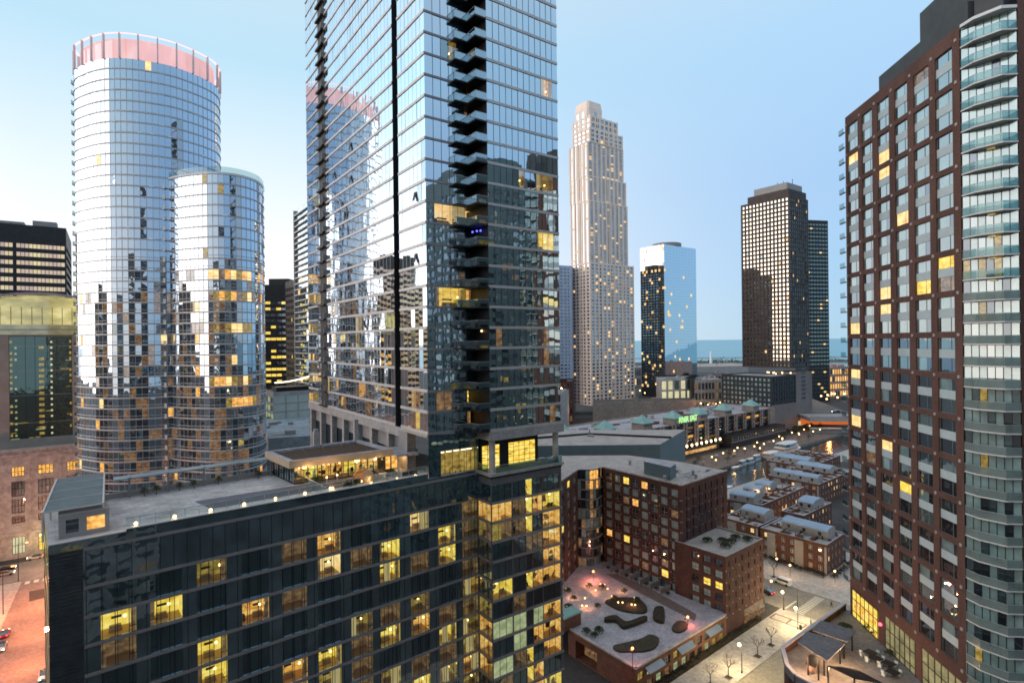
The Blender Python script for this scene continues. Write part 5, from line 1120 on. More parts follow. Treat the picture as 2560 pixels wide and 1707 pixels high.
# ------------------------------------------------------------------ brick row houses beside the slip
def rowhouse(name, label, corner, left, right, z, pent, seed, depth=11, light=True):
    c, l, r = V2(corner), V2(left), V2(right); th = thing('row_house_block', label, 'row house', (c.x, c.y, 0), 'brick row houses by the slip'); rr = random.Random(seed)
    dl2, dr2 = (l-c), (r-c); Ll, Lr = dl2.length, dr2.length; mb = MB(); n1, n2 = max(3, int(Ll/3)), max(3, int(Lr/3.2)); fl = floors(.6, z-.6, 3, .25, .8)
    a = facade(mb, l, c, 0, z, even(Ll, n1, .42, .5, .5), fl, .2); b = facade(mb, c, r, 0, z, even(Lr, n2, .42, .5, .5), fl, .2)
    f = c+dl2+dr2; plain(mb, r, f, 0, z); plain(mb, f, l, 0, z); roof(mb, [c, r, f, l], z, 2, 1, .45, .55)
    ul, ur = dl2.normalized(), dr2.normalized(); nl = Vector((-ul.y, ul.x)); nl = nl if nl.y < 0 else -nl
    for k in range(0, n1, 3): s = (k+.8)/n1; p = l.lerp(c, s); q = l.lerp(c, min(1, s+.9/n1)); mb.slab(p, q, 0, z-.8, 0, .25, 3)
    for k in range(5): p = c+dl2*rr.random()*.8+dr2*rr.random()*.8+(dl2+dr2)*.1; mb.box((p.x, p.y, z-.5), rr.uniform(.6, 2.4), rr.uniform(.6, 1.5), rr.uniform(.4, 1.3), .7, 4)
    for k in range(1, max(2, int(Ll/5))): p = c+dl2*(k*5/Ll); mb.slab(p+dr2*.03, p+dr2*.97, z-.5, z+.25, -.12, .12, 0)
    for k in range(1, max(2, int(Lr/6))): p = c+dr2*(k*6/Lr); mb.slab(p+dl2*.03, p+dl2*.97, z-.5, z+.2, -.12, .12, 0)
    for k in range(int(Ll*Lr/22)):
        p = c+dl2*rr.uniform(.05, .92)+dr2*rr.uniform(.05, .92); x = rr.random()
        if x < .35: mb.box((p.x, p.y, z-.545), rr.uniform(2, 4), rr.uniform(1.5, 3), .12, math.atan2(ur.y, ur.x), 5)
        elif x < .7: mb.box((p.x, p.y, z-.55), rr.uniform(.5, 1.2), rr.uniform(.5, 1), rr.uniform(.6, 1.6), math.atan2(ur.y, ur.x), rr.choice([0, 4, 6]))
        else: mb.bar((p.x, p.y, z-.55), (p.x, p.y, z+rr.uniform(.2, .9)), .14, 6, 6)
    mb.build('brick_wall', [brick_o, roof_g, roof_snow, stucco, grey_panel, brown_roof, dark_metal], th)
    put_windows(th, a+b, [g_dark, W_dim, g_mid, W_warm], chooser([56, 14, 18, 12], seed), bars=((.5,), (.5,)), frame=white_p, fw=.12, cap=40)
    for (s0, s1, t0, t1, along) in pent:
        p = c+dl2*s0+dr2*t0; o, w_ = (dl2*(s1-s0), dr2*(t1-t0)); 
        if not along: o, w_ = w_, o
        mb = MB(); seg = 7; hw = 2.6
        pts = [(p+w_*(.5-.5*math.cos(math.pi*k/seg)), z-.5+hw+1.1*math.sin(math.pi*k/seg)) for k in range(seg+1)]
        for e, sgn in ((Vector((0, 0)), 1), (o, -1)):
            mb.face([(*(p+e), z-.5)]+[(*(q+e), zz) for q, zz in pts]+[(*(p+w_+e), z-.5)], 0)
        plain(mb, p, p+o, z-.5, z-.5+hw, 0); plain(mb, p+w_, p+w_+o, z-.5, z-.5+hw, 0)
        for k in range(seg): (q, z1_), (q2, z2_) = pts[k], pts[k+1]; mb.face([(*q, z1_), (*(q+o), z1_), (*(q2+o), z2_), (*q2, z2_)], 1)
        no = o.normalized(); 
        for k in range(max(2, int(o.length/5))): e = p+o*((k+.5)/max(2, int(o.length/5))); mb.hexa([(*(e-no*.5-w_.normalized()*.05), z+.6), (*(e+no*.5-w_.normalized()*.05), z+.6), (*(e+no*.5), z+.6), (*(e-no*.5), z+.6)], [(*(e-no*.5-w_.normalized()*.05), z+1.7), (*(e+no*.5-w_.normalized()*.05), z+1.7), (*(e+no*.5), z+1.7), (*(e-no*.5), z+1.7)], 2)
        mb.build('barrel_roof_penthouse', [stucco, roof_blue, g_dark], th)
    return th
rowhouse('', 'nearest brick row house block with a long barrel roofed penthouse and pale corner windows', (98.4, 176.7), (85.2, 194), (111, 187.8), 9.8, [(.08, .78, .35, .75, True)], 1)
rowhouse('', 'small brick row house behind the lower brick wing with a short barrel penthouse', (85.0, 195.5), (76.5, 207), (97, 205.5), 9.6, [(.1, .75, .5, .95, True)], 2)
rowhouse('', 'brick row house block with several barrel penthouses along the slip bank', (97.4, 220), (87, 229), (128, 246.6), 9.8, [(.25, .95, .02, .2, True), (.5, 1.0, .34, .5, True), (.55, 1., .6, .78, True)], 3)
rowhouse('', 'dark brick row house block right of the yard with long blue barrel roofs', (107.3, 207.5), (102, 214), (127, 224), 9.4, [(.1, .8, .4, .8, True)], 4)
rowhouse('', 'far brick row house block with a stepped front facing the lit yard', (136, 250), (122, 268), (168, 277), 9.8, [(.05, .95, .05, .18, True), (.2, .9, .6, .78, True)], 5)
rowhouse('', 'farthest brick row house block by the slip beside the tall brick tower', (150, 284), (136, 302), (182, 312), 9.8, [(.1, .9, .1, .3, True)], 6)
# ------------------------------------------------------------------ long stone apartment block by the slip, with the roof sign
EA, EB = V2((44, 309)), V2((206, 441)); ze = 21.0
re_ = thing('slipside_apartment_block', 'long tan apartment block with balcony bays and green pyramid roofs along the slip', 'building', (EA.x, EA.y, 0))
Le = (EB-EA).length; de = (EB-EA).normalized(); ne = Vector((de.y, -de.x)); mb = MB()
cols2 = []; u = 3; k = 0
while u < Le-9: cols2.append((u, u+7.5)); cols2.append((u+9.2, u+10.6)); u += 12.5
fl = [(4.6+2.75*k, 4.6+2.75*k+2.2) for k in range(6)]
pr_ = facade(mb, EA, EB, 0, ze, cols2, fl, 1.2)
off = 44; plain(mb, EB, EB-ne*off, 0, ze); plain(mb, EA-ne*off, EA, 0, ze); plain(mb, EB-ne*off, EA-ne*off, 0, ze); roof(mb, [EA, EB, EB-ne*off, EA-ne*off], ze, 0, 1, .8, .8)
mb.build('wall', [surf('tan block', (.30, .235, .20), .85, .2, .1, fine=.8), roof_snow], re_)
put_windows(re_, pr_, [g_dark, W_dim, W_or, W_cool, g_mid], lambda p: (1 if rp.random() < .2 else 2 if rp.random() < .07 else 4 if rp.random() < .2 else 0), bars=((.33, .66), (.4,)), frame=dark_metal, fw=.14)
for i, (u0, u1) in enumerate(c for c in cols2 if c[1]-c[0] > 5):
    for k, (z0_, z1_) in enumerate(fl):
        a_, b_ = EA+de*(u0+.2), EA+de*(u1-.2); mb = MB(); mb.slab(a_, b_, z0_-.25, z0_, -1, .6, 0)
        for s in range(9): p = a_.lerp(b_, s/8)+ne*.55; mb.bar((*p, z0_), (*p, z0_+1.0), .05, 0, 4)
        mb.slab(a_, b_, z0_+.95, z0_+1.05, .5, .6, 0)
        mb.build('balcony', dark_metal, re_)
for k, (px, py) in enumerate(((1412, 1086), (1512, 1073), (1605, 1056), (1682, 1040), (1745, 1031), (1807, 1021), (1876, 1014))):
    a_, b_ = ray(px, py); t_ = None
    # cupola stands just inside the front edge
    den = (de.x-a_*de.y); s = (a_*(EA.y-ne.y*5)-(EA.x-ne.x*5))/den; p = EA-ne*5+de*s
    mb = MB(); mb.box((p.x, p.y, ze-.5), 9, 9, 4.0, math.atan2(de.y, de.x)); 
    h_ = [Vector((p.x+x*5.4*de.x-y*5.4*de.y, p.y+x*5.4*de.y+y*5.4*de.x, ze+3.5)) for x, y in ((-1, -1), (1, -1), (1, 1), (-1, 1))]; ap = (p.x, p.y, ze+8.2)
    for j in range(4): mb.face([h_[j], h_[(j+1) % 4], ap], 1)
    mb.face(h_[::-1], 1)
    for s2 in (-2.4, 0, 2.4): q = p+de*s2+ne*4.53; mb.box((q.x, q.y, ze+1.2), 1.3, .1, 1.3, math.atan2(de.y, de.x), 2)
    mb.build('cupola', [MATS['tan block'], copper, g_dark], re_)
for k in range(34):
    p = EA+de*rp.uniform(4, Le-4)-ne*rp.uniform(12, 40); mb = MB(); mb.box((p.x, p.y, ze-.8), rp.uniform(2, 9), rp.uniform(2, 6), rp.uniform(.6, 3.2), math.atan2(de.y, de.x)); mb.build('roof_plant', rp.choice([stone, roof_d, grey_panel, roof_snow, brick_o]), re_)
# arcade canopy and terrace with lamp globes
mb = MB(); a_, b_ = EA+de*78, EA+de*126; mb.slab(a_, b_, 4.0, 4.6, 0, 5, 0); mb.slab(a_, b_, 4.6, 5.0, 3.5, 5, 1); mb.build('arcade_canopy', [dark_metal, hedge_m], re_)
mb = MB(); mb.slab(EA+de*60, EA+de*124, .3, 3.7, 0, .2, 0); mb.build('arcade_window', lit('arcade light', [(.3, (.3, .14, .05)), (.55, (.9, .5, .18)), (.75, (1, .75, .4))], .9, .25, .05), re_)
mb = MB(); a_, b_ = EA+de*128, EA+de*(Le-2); mb.slab(a_, b_, 0, 8.2, 0, 9, 0); mb.slab(a_, b_, 8.2, 8.8, 0, 9.4, 1)
for s in range(22): p = a_.lerp(b_, (s+.5)/22); mb.slab(p-de*.7, p+de*.7, 5.0, 7.2, 9.0, 9.06, 2)
mb.slab(a_, b_, 4.2, 4.5, 9, 9.5, 3); mb.build('annex', [black_fac, dark_metal, g_mid, grey_panel], re_)
sg = thing('roof_sign', 'two words of green glowing letters standing on the tan block roof edge', 'sign', (0, 0, 0))
p0 = EA+de*0; a_, b_ = ray(1697, 1045); s = (a_*(EA.y)-(EA.x))/(de.x-a_*de.y); P_s = EA+de*s
a_, b_ = ray(1741, 1036); s2 = (a_*(EA.y)-(EA.x))/(de.x-a_*de.y); Ls = s2-s
sg.location = (P_s.x, P_s.y, ze); OFF[sg.name] = tuple(sg.location)
adv = 0; tot = 10.0
for ch in 'RIVER EAST':
    if ch != ' ':
        cu = bpy.data.curves.new('letter', 'FONT'); cu.body = ch; cu.size = 5.4; cu.extrude = .12; cu.align_x = 'CENTER'; cu.offset = .06
        me = bpy.data.meshes.new_from_object(bpy.data.objects.new('tmp_letter', cu)); bpy.data.objects.remove(bpy.data.objects['tmp_letter']) if 'tmp_letter' in bpy.data.objects else None
        me.materials.clear(); me.materials.append(sign_g); o = bpy.data.objects.new('letter', me); COL.objects.link(o); o.parent = sg
        o.location = (de.x*Ls*(adv+.5)/tot+ne.x*.4, de.y*Ls*(adv+.5)/tot+ne.y*.4, .5); o.rotation_euler = (R_(90), 0, math.atan2(de.y, de.x))
    adv += 1
mb = MB(); mb.slab(P_s-de*.4, P_s+de*(Ls+.4), ze+.2, ze+.4, .2, .5); 
for k in range(6): p = P_s+de*(Ls*k/5); mb.bar((*(p+ne*.2), ze-.3), (*(p+ne*.2), ze+5), .1)
mb.build('sign_frame', dark_metal, sg)
# ------------------------------------------------------------------ far towers
def grid_tower(name, label, cat, corner, left, right, z, z0, wallm, nl, nr, nfl, fillh, lo, hi, mats, kl, kr, dep=.4, parent=None, roofm=None):
    c, l, r = V2(corner), V2(left), V2(right); th = parent or thing(name, label, cat, (c.x, c.y, 0)); mb = MB()
    a = facade(mb, l, c, z0, z, even((l-c).length, nl, fillh, .8, .8), floors(z0+.5, z-1.2, nfl, lo, hi), dep); b = facade(mb, c, r, z0, z, even((r-c).length, nr, fillh, .8, .8), floors(z0+.5, z-1.2, nfl, lo, hi), dep)
    f = l+r-c; plain(mb, r, f, z0, z); plain(mb, f, l, z0, z); roof(mb, [c, r, f, l], z, 0, 1, .6, .8); mb.build('wall' if parent is None else 'tier', [wallm, roofm or roof_g], th)
    return th, a, b
# cream stepped tower: stacked tiers
Yc = 560.0
def sx(px, Y): return (px-1280)/F*Y
cr = thing('cream_stepped_tower', 'very tall cream stone tower stepping back to an octagonal crown', 'tower', (sx(1477, 560), 560, 0))
tiers = [(14, 197.2, 1431, 1477, 1590, 32), (197.2-0.01, 240, 1430.5, 1477, 1566, 14)]
def tier(z0, z1, xl, xc, xr, nl, nr, nfl, sh=0., first=False, dd=0.):
    Y = Yc+dd; c = Vector((sx(xc, Y), Y)); l = c+LD*0; 
    # left and right ends found along the street grid from the corner
    def end(px, D): a = (px-1280)/F; t_ = (a*c.y-c.x)/(D.x-a*D.y); return c+D*t_
    l, r = end(xl, LD), end(xr, RD); rows_ = floors(z0+.3, z1-.8, nfl, .2, .82); mb = MB()
    a = facade(mb, l, c, z0, z1, even((l-c).length, nl, .6, .8, .8), rows_, .5); b = facade(mb, c, r, z0, z1, even((r-c).length, nr, .6, .8, .8), rows_, .5)
    f = l+r-c; plain(mb, r, f, z0, z1); plain(mb, f, l, z0, z1); mb.face([(*p, z1) for p in (c, r, f, l)])
    for k in range(5): 
        for A_, B_ in ((l, c), (c, r)): p = A_.lerp(B_, k/4); d_ = (B_-A_).normalized(); p = p-d_*(.5 if k == 4 else -.5 if k == 0 else 0); mb.slab(p-d_*.5, p+d_*.5, z0, z1+.6, 0, .3)
    mb.build('tier', cream, cr); return a, b
ZT = lambda py: H+(853.5-py+.011*200)/F*Yc
tw_ = []
TI = [(10, ZT(660), 1431, 1477, 1586, 5, 11, 40), (ZT(660), ZT(503), 1430, 1476, 1572, 5, 9, 26), (ZT(503), ZT(440), 1428.5, 1475, 1569, 5, 9, 11), (ZT(440), ZT(354), 1428, 1474, 1563, 5, 8, 15), (ZT(354), ZT(318), 1437, 1480, 1562, 4, 7, 3), (ZT(318), ZT(286), 1437, 1482, 1550, 4, 6, 2)]
wa, wb = [], []
for i, (z0_, z1_, xl, xc, xr, nl, nr, nfl) in enumerate(TI):
    a, b = tier(z0_, z1_, xl, xc, xr, nl, nr, nfl, dd=1.2*i); wa += a; wb += b
rc = random.Random(12)
put_windows(cr, wa+wb, [g_dark, g_mirror, W_far, g_mid, W_dim], lambda p: ((1 if p[0][2] > 190 else 3) if p in WAS else (2 if rc.random() < (.09 if p[0][2] < 250 else .05) else 4 if rc.random() < .12 else 3 if rc.random() < .35 else 0)), cap=100) if False else None
WA = set(id(p) for p in wa)
put_windows(cr, wa+wb, [g_dark, g_mirror, W_far, g_mid, W_dim], lambda p: ((2 if rc.random() < .05 else 1 if p[0][2] > 140 else 0) if id(p) in WA else (2 if rc.random() < (.10 if p[0][2] < 260 else .03) else 4 if rc.random() < .12 else 3 if rc.random() < .3 else 0)), cap=100)
Yk = Yc+9; cc_ = Vector((sx(1476, Yk), Yk)); 
def end_(c, px, D): a = (px-1280)/F; t_ = (a*c.y-c.x)/(D.x-a*D.y); return c+D*t_
l_, r_ = end_(cc_, 1441, LD), end_(cc_, 1514, RD); z0_, z1_, z2_ = ZT(318), ZT(262), ZT(244)
mb = MB(); ch_ = 1.8; dl3, dr3 = (l_-cc_).normalized(), (r_-cc_).normalized(); f_ = l_+r_-cc_
oc = [cc_+dl3*ch_*0+dr3*ch_, r_-dr3*ch_, r_+dl3*ch_, f_-dl3*ch_, f_-dr3*ch_, l_+dr3*ch_, l_-dl3*ch_, cc_+dl3*ch_]
mb.prism(oc, z0_, z1_); ctr = sum(oc, Vector((0, 0)))/8
for j in range(8): a_, b_ = oc[j], oc[(j+1) % 8]; mb.face([(*a_, z1_), (*b_, z1_), (*(ctr+(b_-ctr)*.9), z2_), (*(ctr+(a_-ctr)*.9), z2_)])
mb.face([(*(ctr+(a_-ctr)*.9), z2_) for a_ in oc])
for A_, B_, ks in ((l_, cc_, (.28, .66)), (cc_, r_, (.5,))):
    d_ = (B_-A_).normalized()
    for s in ks: p = A_.lerp(B_, s); mb.slab(p-d_*1.9, p+d_*1.9, z0_+3, z1_-3, -.2, .06, 1)
mb.build('crown', [cream, g_mid], cr)
# dark and blue glass tower
gy = 725; gc = V2((sx(1662, gy), gy)); gl_, gr_ = end_(gc, 1603, LD), end_(gc, 1742, RD); zgt = H+(853.5-619+4)/F*gy
bt = thing('blue_glass_tower', 'glass tower with a black side and a pale blue reflecting side', 'tower', (gc.x, gc.y, 0))
rg = random.Random(31)
BT = [glass('black tower glass', (.008, .012, .016), (.6, .8, .95), .12, .02, .1), mull, W_far, g_mid, alu, g_blue, W_dim, g_mirror]
nfg = 48; fhg = (zgt-12)/nfg
glazing(bt, gl_, gc, 0, nfg, 3.0, zb=12, fh=fhg, bar=.5, edge=dark_metal, ew=.05, gmi=7, over={(k, i): rg.choice([2, 6, 2]) for k in range(nfg) for i in range(22) if rg.random() < .07}, mats=BT, tilt=.004, every=2)
NB = max(1, round((gr_-gc).length/3.2))
glazing(bt, gc, gr_, 0, nfg, 3.2, zb=12, fh=fhg, bar=.25, edge=g_mid, ew=.03, gmi=5, over={(k, i): 2 for k in range(nfg) for i in range(NB) if rg.random() < .022}, mats=BT, tilt=.004, every=2, name='blue_glass_band')
f_ = gl_+gr_-gc; mb = MB(); plain(mb, gr_, f_, 0, zgt); plain(mb, f_, gl_, 0, zgt); mb.face([(*p, zgt) for p in (gc, gr_, f_, gl_)]); plain(mb, gl_, gc, 0, 12); plain(mb, gc, gr_, 0, 12)
dm = gc+(gl_-gc)*.45+(gr_-gc)*.42; mb.bar((dm.x, dm.y, zgt), (dm.x, dm.y, zgt+5), 19, 1, 24); mb.build('body', [black_fac, grey_panel], bt)
# dark tower with pale window grid, its block and the black tower behind
hy = 470; hc = V2((sx(1977, hy), hy)); hl_, hr_ = end_(hc, 1855.5, LD), end_(hc, 2024, RD); zh = H+(853.5-502+7)/F*hy
th, a, b = grid_tower('window_grid_tower', 'dark brown tower with a regular grid of square pale windows', 'tower', hc, hl_, hr_, zh, 50, brown_fac, 13, 9, 38, .62, .2, .82, None, None, None, dep=.5, roofm=roof_d)
rh = random.Random(40); AS = set(id(p) for p in a)
put_windows(th, a+b, [glass('bronze mirror glass', (.05, .04, .03), (1, .92, .78), .5, .01, .1), g_mid, W_far, g_blind, g_curtain], lambda p: ((0 if rh.random() < .93 else 2 if rh.random() < .3 else 4) if id(p) in AS else (2 if rh.random() < .04 else 3 if rh.random() < .75 else 1)), cap=100)
mb = MB(); dl4, dr4 = (hl_-hc), (hr_-hc); q = [hc+dl4*s+dr4*t_ for s, t_ in ((.08, .1), (.08, .9), (.75, .9), (.75, .1))]; mb.prism(q, zh-1, zh+12, 0); q = [hc+dl4*s+dr4*t_ for s, t_ in ((.03, .05), (.03, .98), (.87, .98), (.87, .05))]; mb.prism(q, zh-1, zh+6, 1)
for s in (.2, .5, .7): p = hc+dl4*s*.6+dr4*.5; mb.bar((*p, zh+12), (*p, zh+17), .25, 1, 4)
mb.build('roof_plant', [grey_panel, brown_fac], th)
by = 445; bc = V2((sx(1928, by), by)); bl_, br_ = end_(bc, 1803, LD), end_(bc, 2028, RD); zb_ = H-(941-853.5+7)/F*by
th, a, b = grid_tower('window_grid_block', 'broad low dark block with pale square windows below the window grid tower', 'building', bc, bl_, V2(bc)+(br_-bc)*.58, zb_, 0, black_fac, 12, 9, 11, .58, .25, .8, None, None, None, roofm=roof_snow)
put_windows(th, a, [g_blind, g_curtain, W_far], chooser([80, 18, 1], 41), cap=100); put_windows(th, b, [g_mid, g_dark], chooser([2, 2], 42), cap=0)
mb = MB(); A, B = bc+(br_-bc)*.0, br_; mb.slab(bc, br_, 0, 22, -1, .5, 0); mb.slab(bc+(br_-bc)*.58, br_, 0, zb_+1.5, -20, .3, 0); mb.slab(bc+(br_-bc)*.62, br_, 2.5, 6, .5, .6, 1)
for k in range(8): z = 24+k*3.5; mb.slab(bc+(br_-bc)*.72, bc+(br_-bc)*.83, z, z+1.8, .3, .36, 2)
mb.build('stone_wing', [surf('grey brown stone', (.19, .165, .16), .9, .15, .1), W_pale, g_dark], th)
mb = MB()
for k in range(9): p = bc+(bl_-bc)*rp.uniform(0, .7)+(br_-bc)*rp.uniform(.05, .6); mb.ball((p.x, p.y, zb_+1.2), .55)
mb.build('roof_lights', bulb_w, th)
ky = 660; kl, kr = V2((sx(2020, ky), ky)), V2((sx(2073, ky+6), ky+6)); zk = H+(853.5-566+8)/F*ky
bk_ = thing('black_slab_tower', 'plain black tower standing behind the window grid tower', 'tower', (kl.x, kl.y, 0)); mb = MB(); L = (kr-kl).length
pk_ = facade(mb, kl, kr, 0, zk, even(L, 7, .88), floors(4, zk-3, 44, .35, .75), .4); plain(mb, kr, kr+Vector((8, 30)), 0, zk); plain(mb, kl+Vector((0, 30)), kl, 0, zk); roof(mb, [kl, kr, kr+Vector((8, 30)), kl+Vector((0, 30))], zk, 0, 0); mb.build('wall', black_fac, bk_)
put_windows(bk_, pk_, [g_atr, W_far, g_dark], chooser([60, 4, 14], 44))
sy = 560; sl_, sr_ = V2((sx(1394, sy), sy)), V2((sx(1431, sy+8), sy+8)); zs = H+(853.5-664)/F*sy
bs = thing('blue_balcony_tower', 'pale blue tower with dark balcony slots squeezed between the main tower and the cream tower', 'tower', (sl_.x, sl_.y, 0)); mb = MB(); L = (sr_-sl_).length
pk_ = facade(mb, sl_, sr_, 0, zs, [(3.6, 6.4), (8.2, 11), (12.6, 14.2)], floors(4, zs-2, 42, .3, .75), .6); plain(mb, sr_, sr_+Vector((6, 25)), 0, zs); roof(mb, [sl_, sr_, sr_+Vector((6, 25)), sl_+Vector((0, 25))], zs, 0, 0); mb.build('wall', surf('pale blue facade', (.40, .47, .60), .5, .1, .1), bs)
put_windows(bs, pk_, [g_dark, W_dim], chooser([30, 1], 45))
# low blocks between the towers and the lake
def low_block(label, px0, px1, ytop, Y, dpt, wallm, roofm, win=None, rows_=3, n_=8, seed=0, hi=.8):
    a_, b_ = V2((sx(px0, Y), Y)), V2((sx(px1, Y*1.02), Y*1.02)); z = H-(ytop-853.5+.011*((px0+px1)/2-1280))/F*Y
    th = thing('low_block', label, 'building', (a_.x, a_.y, 0)); mb = MB(); L = (b_-a_).length; o = Vector((b_.y*0+.15*dpt, dpt))
    pn = facade(mb, a_, b_, 0, z, even(L, n_, .7), floors(1, z-1, rows_, .15, hi), .3) if win else (plain(mb, a_, b_, 0, z) or [])
    plain(mb, b_, b_+o, 0, z); plain(mb, a_+o, a_, 0, z); plain(mb, b_+o, a_+o, 0, z); roof(mb, [a_, b_, b_+o, a_+o], z, 0, 1, .8, .8)
    for k in range(4): p = a_.lerp(b_, rp.uniform(.1, .9))+o*rp.uniform(.15, .8); mb.box((p.x, p.y, z-.8), rp.uniform(2, 7), rp.uniform(2, 5), rp.uniform(1.2, 3.4), .3, 0)
    mb.build('wall', [wallm, roofm], th)
    if win: put_windows(th, pn, win[0], chooser(win[1], seed), cap=40)
    return th
low_block('pale hall with tall yellow lit windows in front of the blue glass tower', 1651, 1730, 949, 500, 40, stone, roof_snow, ([W_pale, W_pale, g_curtain], [5, 3, 1]), 4, 5, 51, .97)
low_block('grey hall with dull windows beside the yellow lit hall', 1735, 1803, 950, 505, 40, stone, roof_snow, ([g_mid, g_curtain, W_dim], [4, 4, 2]), 4, 8, 52)
low_block('dark narrow core wall between the lit hall and the grey hall', 1727, 1737, 946, 497, 20, black_fac, roof_d)
low_block('brown parking block behind the pyramid roofs with orange lamps', 1480, 1740, 1004, 470, 20, MATS['tan block'], roof_d)
low_block('dark brick block left of the cream tower foot', 1392, 1430, 955, 500, 40, brick_d, roof_d, ([g_dark, W_dim], [8, 1]), 5, 5, 53)
low_block('long grey low block behind the blue glass tower', 1700, 1830, 938, 760, 60, grey_panel, roof_d, ([g_dark, W_dim, W_far], [8, 2, 1]), 3, 14, 54)
low_block('low pale block at the shore right of the cream tower', 1585, 1640, 918, 900, 60, grey_conc, roof_snow, ([g_dark, W_far], [6, 1]), 2, 10, 55)
low_block('wide flat filtration hall roof near the harbour', 1740, 1870, 916, 1150, 150, grey_conc, roof_g)
low_block('orange lit building by the lakeside road at the edge of the brick tower', 2074, 2122, 918, 700, 40, surf('pink stone', (.42, .25, .2), .8, .2, .2), roof_g, ([W_or, W_far, g_dark], [5, 3, 2]), 4, 8, 56)
low_block('low terrace building with green strip of light under the blue glass tower', 1655, 1745, 940, 590, 15, dark_metal, lawn_m, ([W_yel2, g_dark], [3, 2]), 1, 14, 57)
low_block('grey warehouse below the tall curved tower gap with flat roof', 1394, 1416, 985, 420, 30, grey_conc, roof_g)
lh = thing('lighthouse', 'slim white lighthouse rising from the harbour spit before the lake', 'lighthouse', tuple(at_depth(1777, 900, 1750))); p = at_depth(1777, 902, 1750)
mb = MB(); mb.bar((p.x, p.y, 0), (p.x, p.y, 33), 4.0, 0, 10, 2.6); mb.build('tower_shaft', white_p, lh); mb = MB(); mb.bar((p.x, p.y, 33), (p.x, p.y, 37), 3.2, 0, 10, 1.2); mb.build('lantern', white_p, lh)
mb = MB(); rt_ = random.Random(66)
for k in range(2600):
    x = rt_.uniform(420, 1350); c = Vector((x, rt_.uniform(1790, 1840), 1.5+abs(rt_.gauss(0, 5))*(1 if math.sin(x*.021)+math.sin(x*.057) > -.3 else .25))); d = Vector((rt_.uniform(-1, 1), .2, rt_.uniform(-1, 1))).normalized()*rt_.uniform(1, 2.4); e = d.orthogonal().normalized()*d.length; mb.face([c-d, c+e, c+d, c-e])
ft = mb.build('shore_trees', leaf_m, kind='stuff'); ft['label'] = 'dark line of far trees on the harbour spit'; ft['category'] = 'trees'
# ------------------------------------------------------------------ bridge and lakeside road at the right
mb = MB(); A, B = at_height(2040, 1062, 8).xy, at_height(2135, 1070, 8).xy
br = thing('road_bridge', 'concrete road bridge with orange lit underside at the end of the slip', 'bridge', (A.x, A.y, 0)); A = at_depth(2025, 1045, 445).xy; B = at_depth(2180, 1052, 440).xy
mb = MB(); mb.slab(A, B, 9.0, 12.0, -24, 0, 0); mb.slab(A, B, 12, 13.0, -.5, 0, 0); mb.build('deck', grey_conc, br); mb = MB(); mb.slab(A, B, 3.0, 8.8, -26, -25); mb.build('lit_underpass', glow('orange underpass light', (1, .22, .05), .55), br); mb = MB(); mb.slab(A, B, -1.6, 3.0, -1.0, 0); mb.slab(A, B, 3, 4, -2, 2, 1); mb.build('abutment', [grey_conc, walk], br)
lamp('underpass_light', (*(A.lerp(B, .4)+Vector((0, 8))), 7), 5000, (1, .3, .08), 1)
mb = MB(); mb.face([(*(A+Vector((0, 25))), 12.05), (*(B+Vector((0, 25))), 12.05), (*(B+Vector((60, 260))), 12.05), (*(A+Vector((40, 260))), 12.05)]); structure(mb.build('lakeside_road', surf('lakeside road surface', (.15, .13, .12), .9, .2, .05)))
def road_pt(px, py): return at_height(px, py, 12.1)
def make_car(name='car'):
    th = thing('parked_car', '', 'car', (0, 0, 0)); mb = MB(); L, W_ = 4.4, 1.8
    prof = [(-2.2, .35), (2.2, .35), (2.2, .75), (1.35, .88), (-2.1, .95), (-2.2, .7)]
    mb.hexa([(x, -W_/2, z) for x, z in prof], [(x, W_/2, z) for x, z in prof]); mb.build('body', surf('car paint', (.05, .05, .06), .3, .05, 1, .2) if 'car paint' not in MATS else MATS['car paint'], th)
    mb = MB(); mb.hexa([(x, -.78, z) for x, z in ((-1.9, .92), (1.0, .9), (.3, 1.45), (-1.3, 1.45))], [(x, .78, z) for x, z in ((-1.9, .92), (1.0, .9), (.3, 1.45), (-1.3, 1.45))]); mb.build('cabin', g_dark, th)
    for x in (-1.35, 1.35):
        for y in (-.85, .85): mb = MB(); mb.bar((x, y-.1, .34), (x, y+.1, .34), .34, 0, 12); mb.build('wheel', dark_metal, th)
    for y in (-.6, .6): mb = MB(); mb.box((2.2, y, .6), .08, .35, .18); mb.build('headlight', head, th)
    for y in (-.65, .65): mb = MB(); mb.box((-2.2, y, .72), .08, .35, .18); mb.build('tail_light', tail, th)
    return th
car = make_car()
def recolor(c, m):
    for ch in c.children:
        if ch.name.startswith('body'): ch.data = ch.data.copy(); ch.data.materials[0] = m
paints = {k: surf('car paint '+k, v, .3, .05, 1, .2) for k, v in {'white': (.6, .6, .6), 'red': (.3, .03, .03), 'black': (.02, .02, .025), 'silver': (.35, .36, .38)}.items()}
aL = math.atan2(LD.y, LD.x); aR = math.atan2(RD.y, RD.x)
carl = [((18, 1424), aR+math.pi*0, 'black', 'black car with headlight on crossing the orange lit west street'), ((88, 1396), aR+math.pi, 'white', 'white car under the limestone entrance on the west street'), ((14, 1437), aR, 'silver', 'dark small car in the second lane of the west street crossing'), ((12, 1588), aL, 'red', 'red car with tail lights driving up the orange west street'), ((3, 1622), aL+math.pi, 'white', 'pale car at the left picture edge on the west street'), ((110, 1692), aL+math.pi, 'white', 'car with glaring white headlights beside the hotel foot')]
first = True
for (px, py), rz, colr, lab in carl:
    p = at_height(px, py, .02)
    if first: car.location = p; car.rotation_euler.z = rz; car['label'] = lab; car['group'] = 'cars on the streets'; c = car; first = False
    else: c = copy_tree(car, p, rz, lab)
    recolor(c, paints[colr])
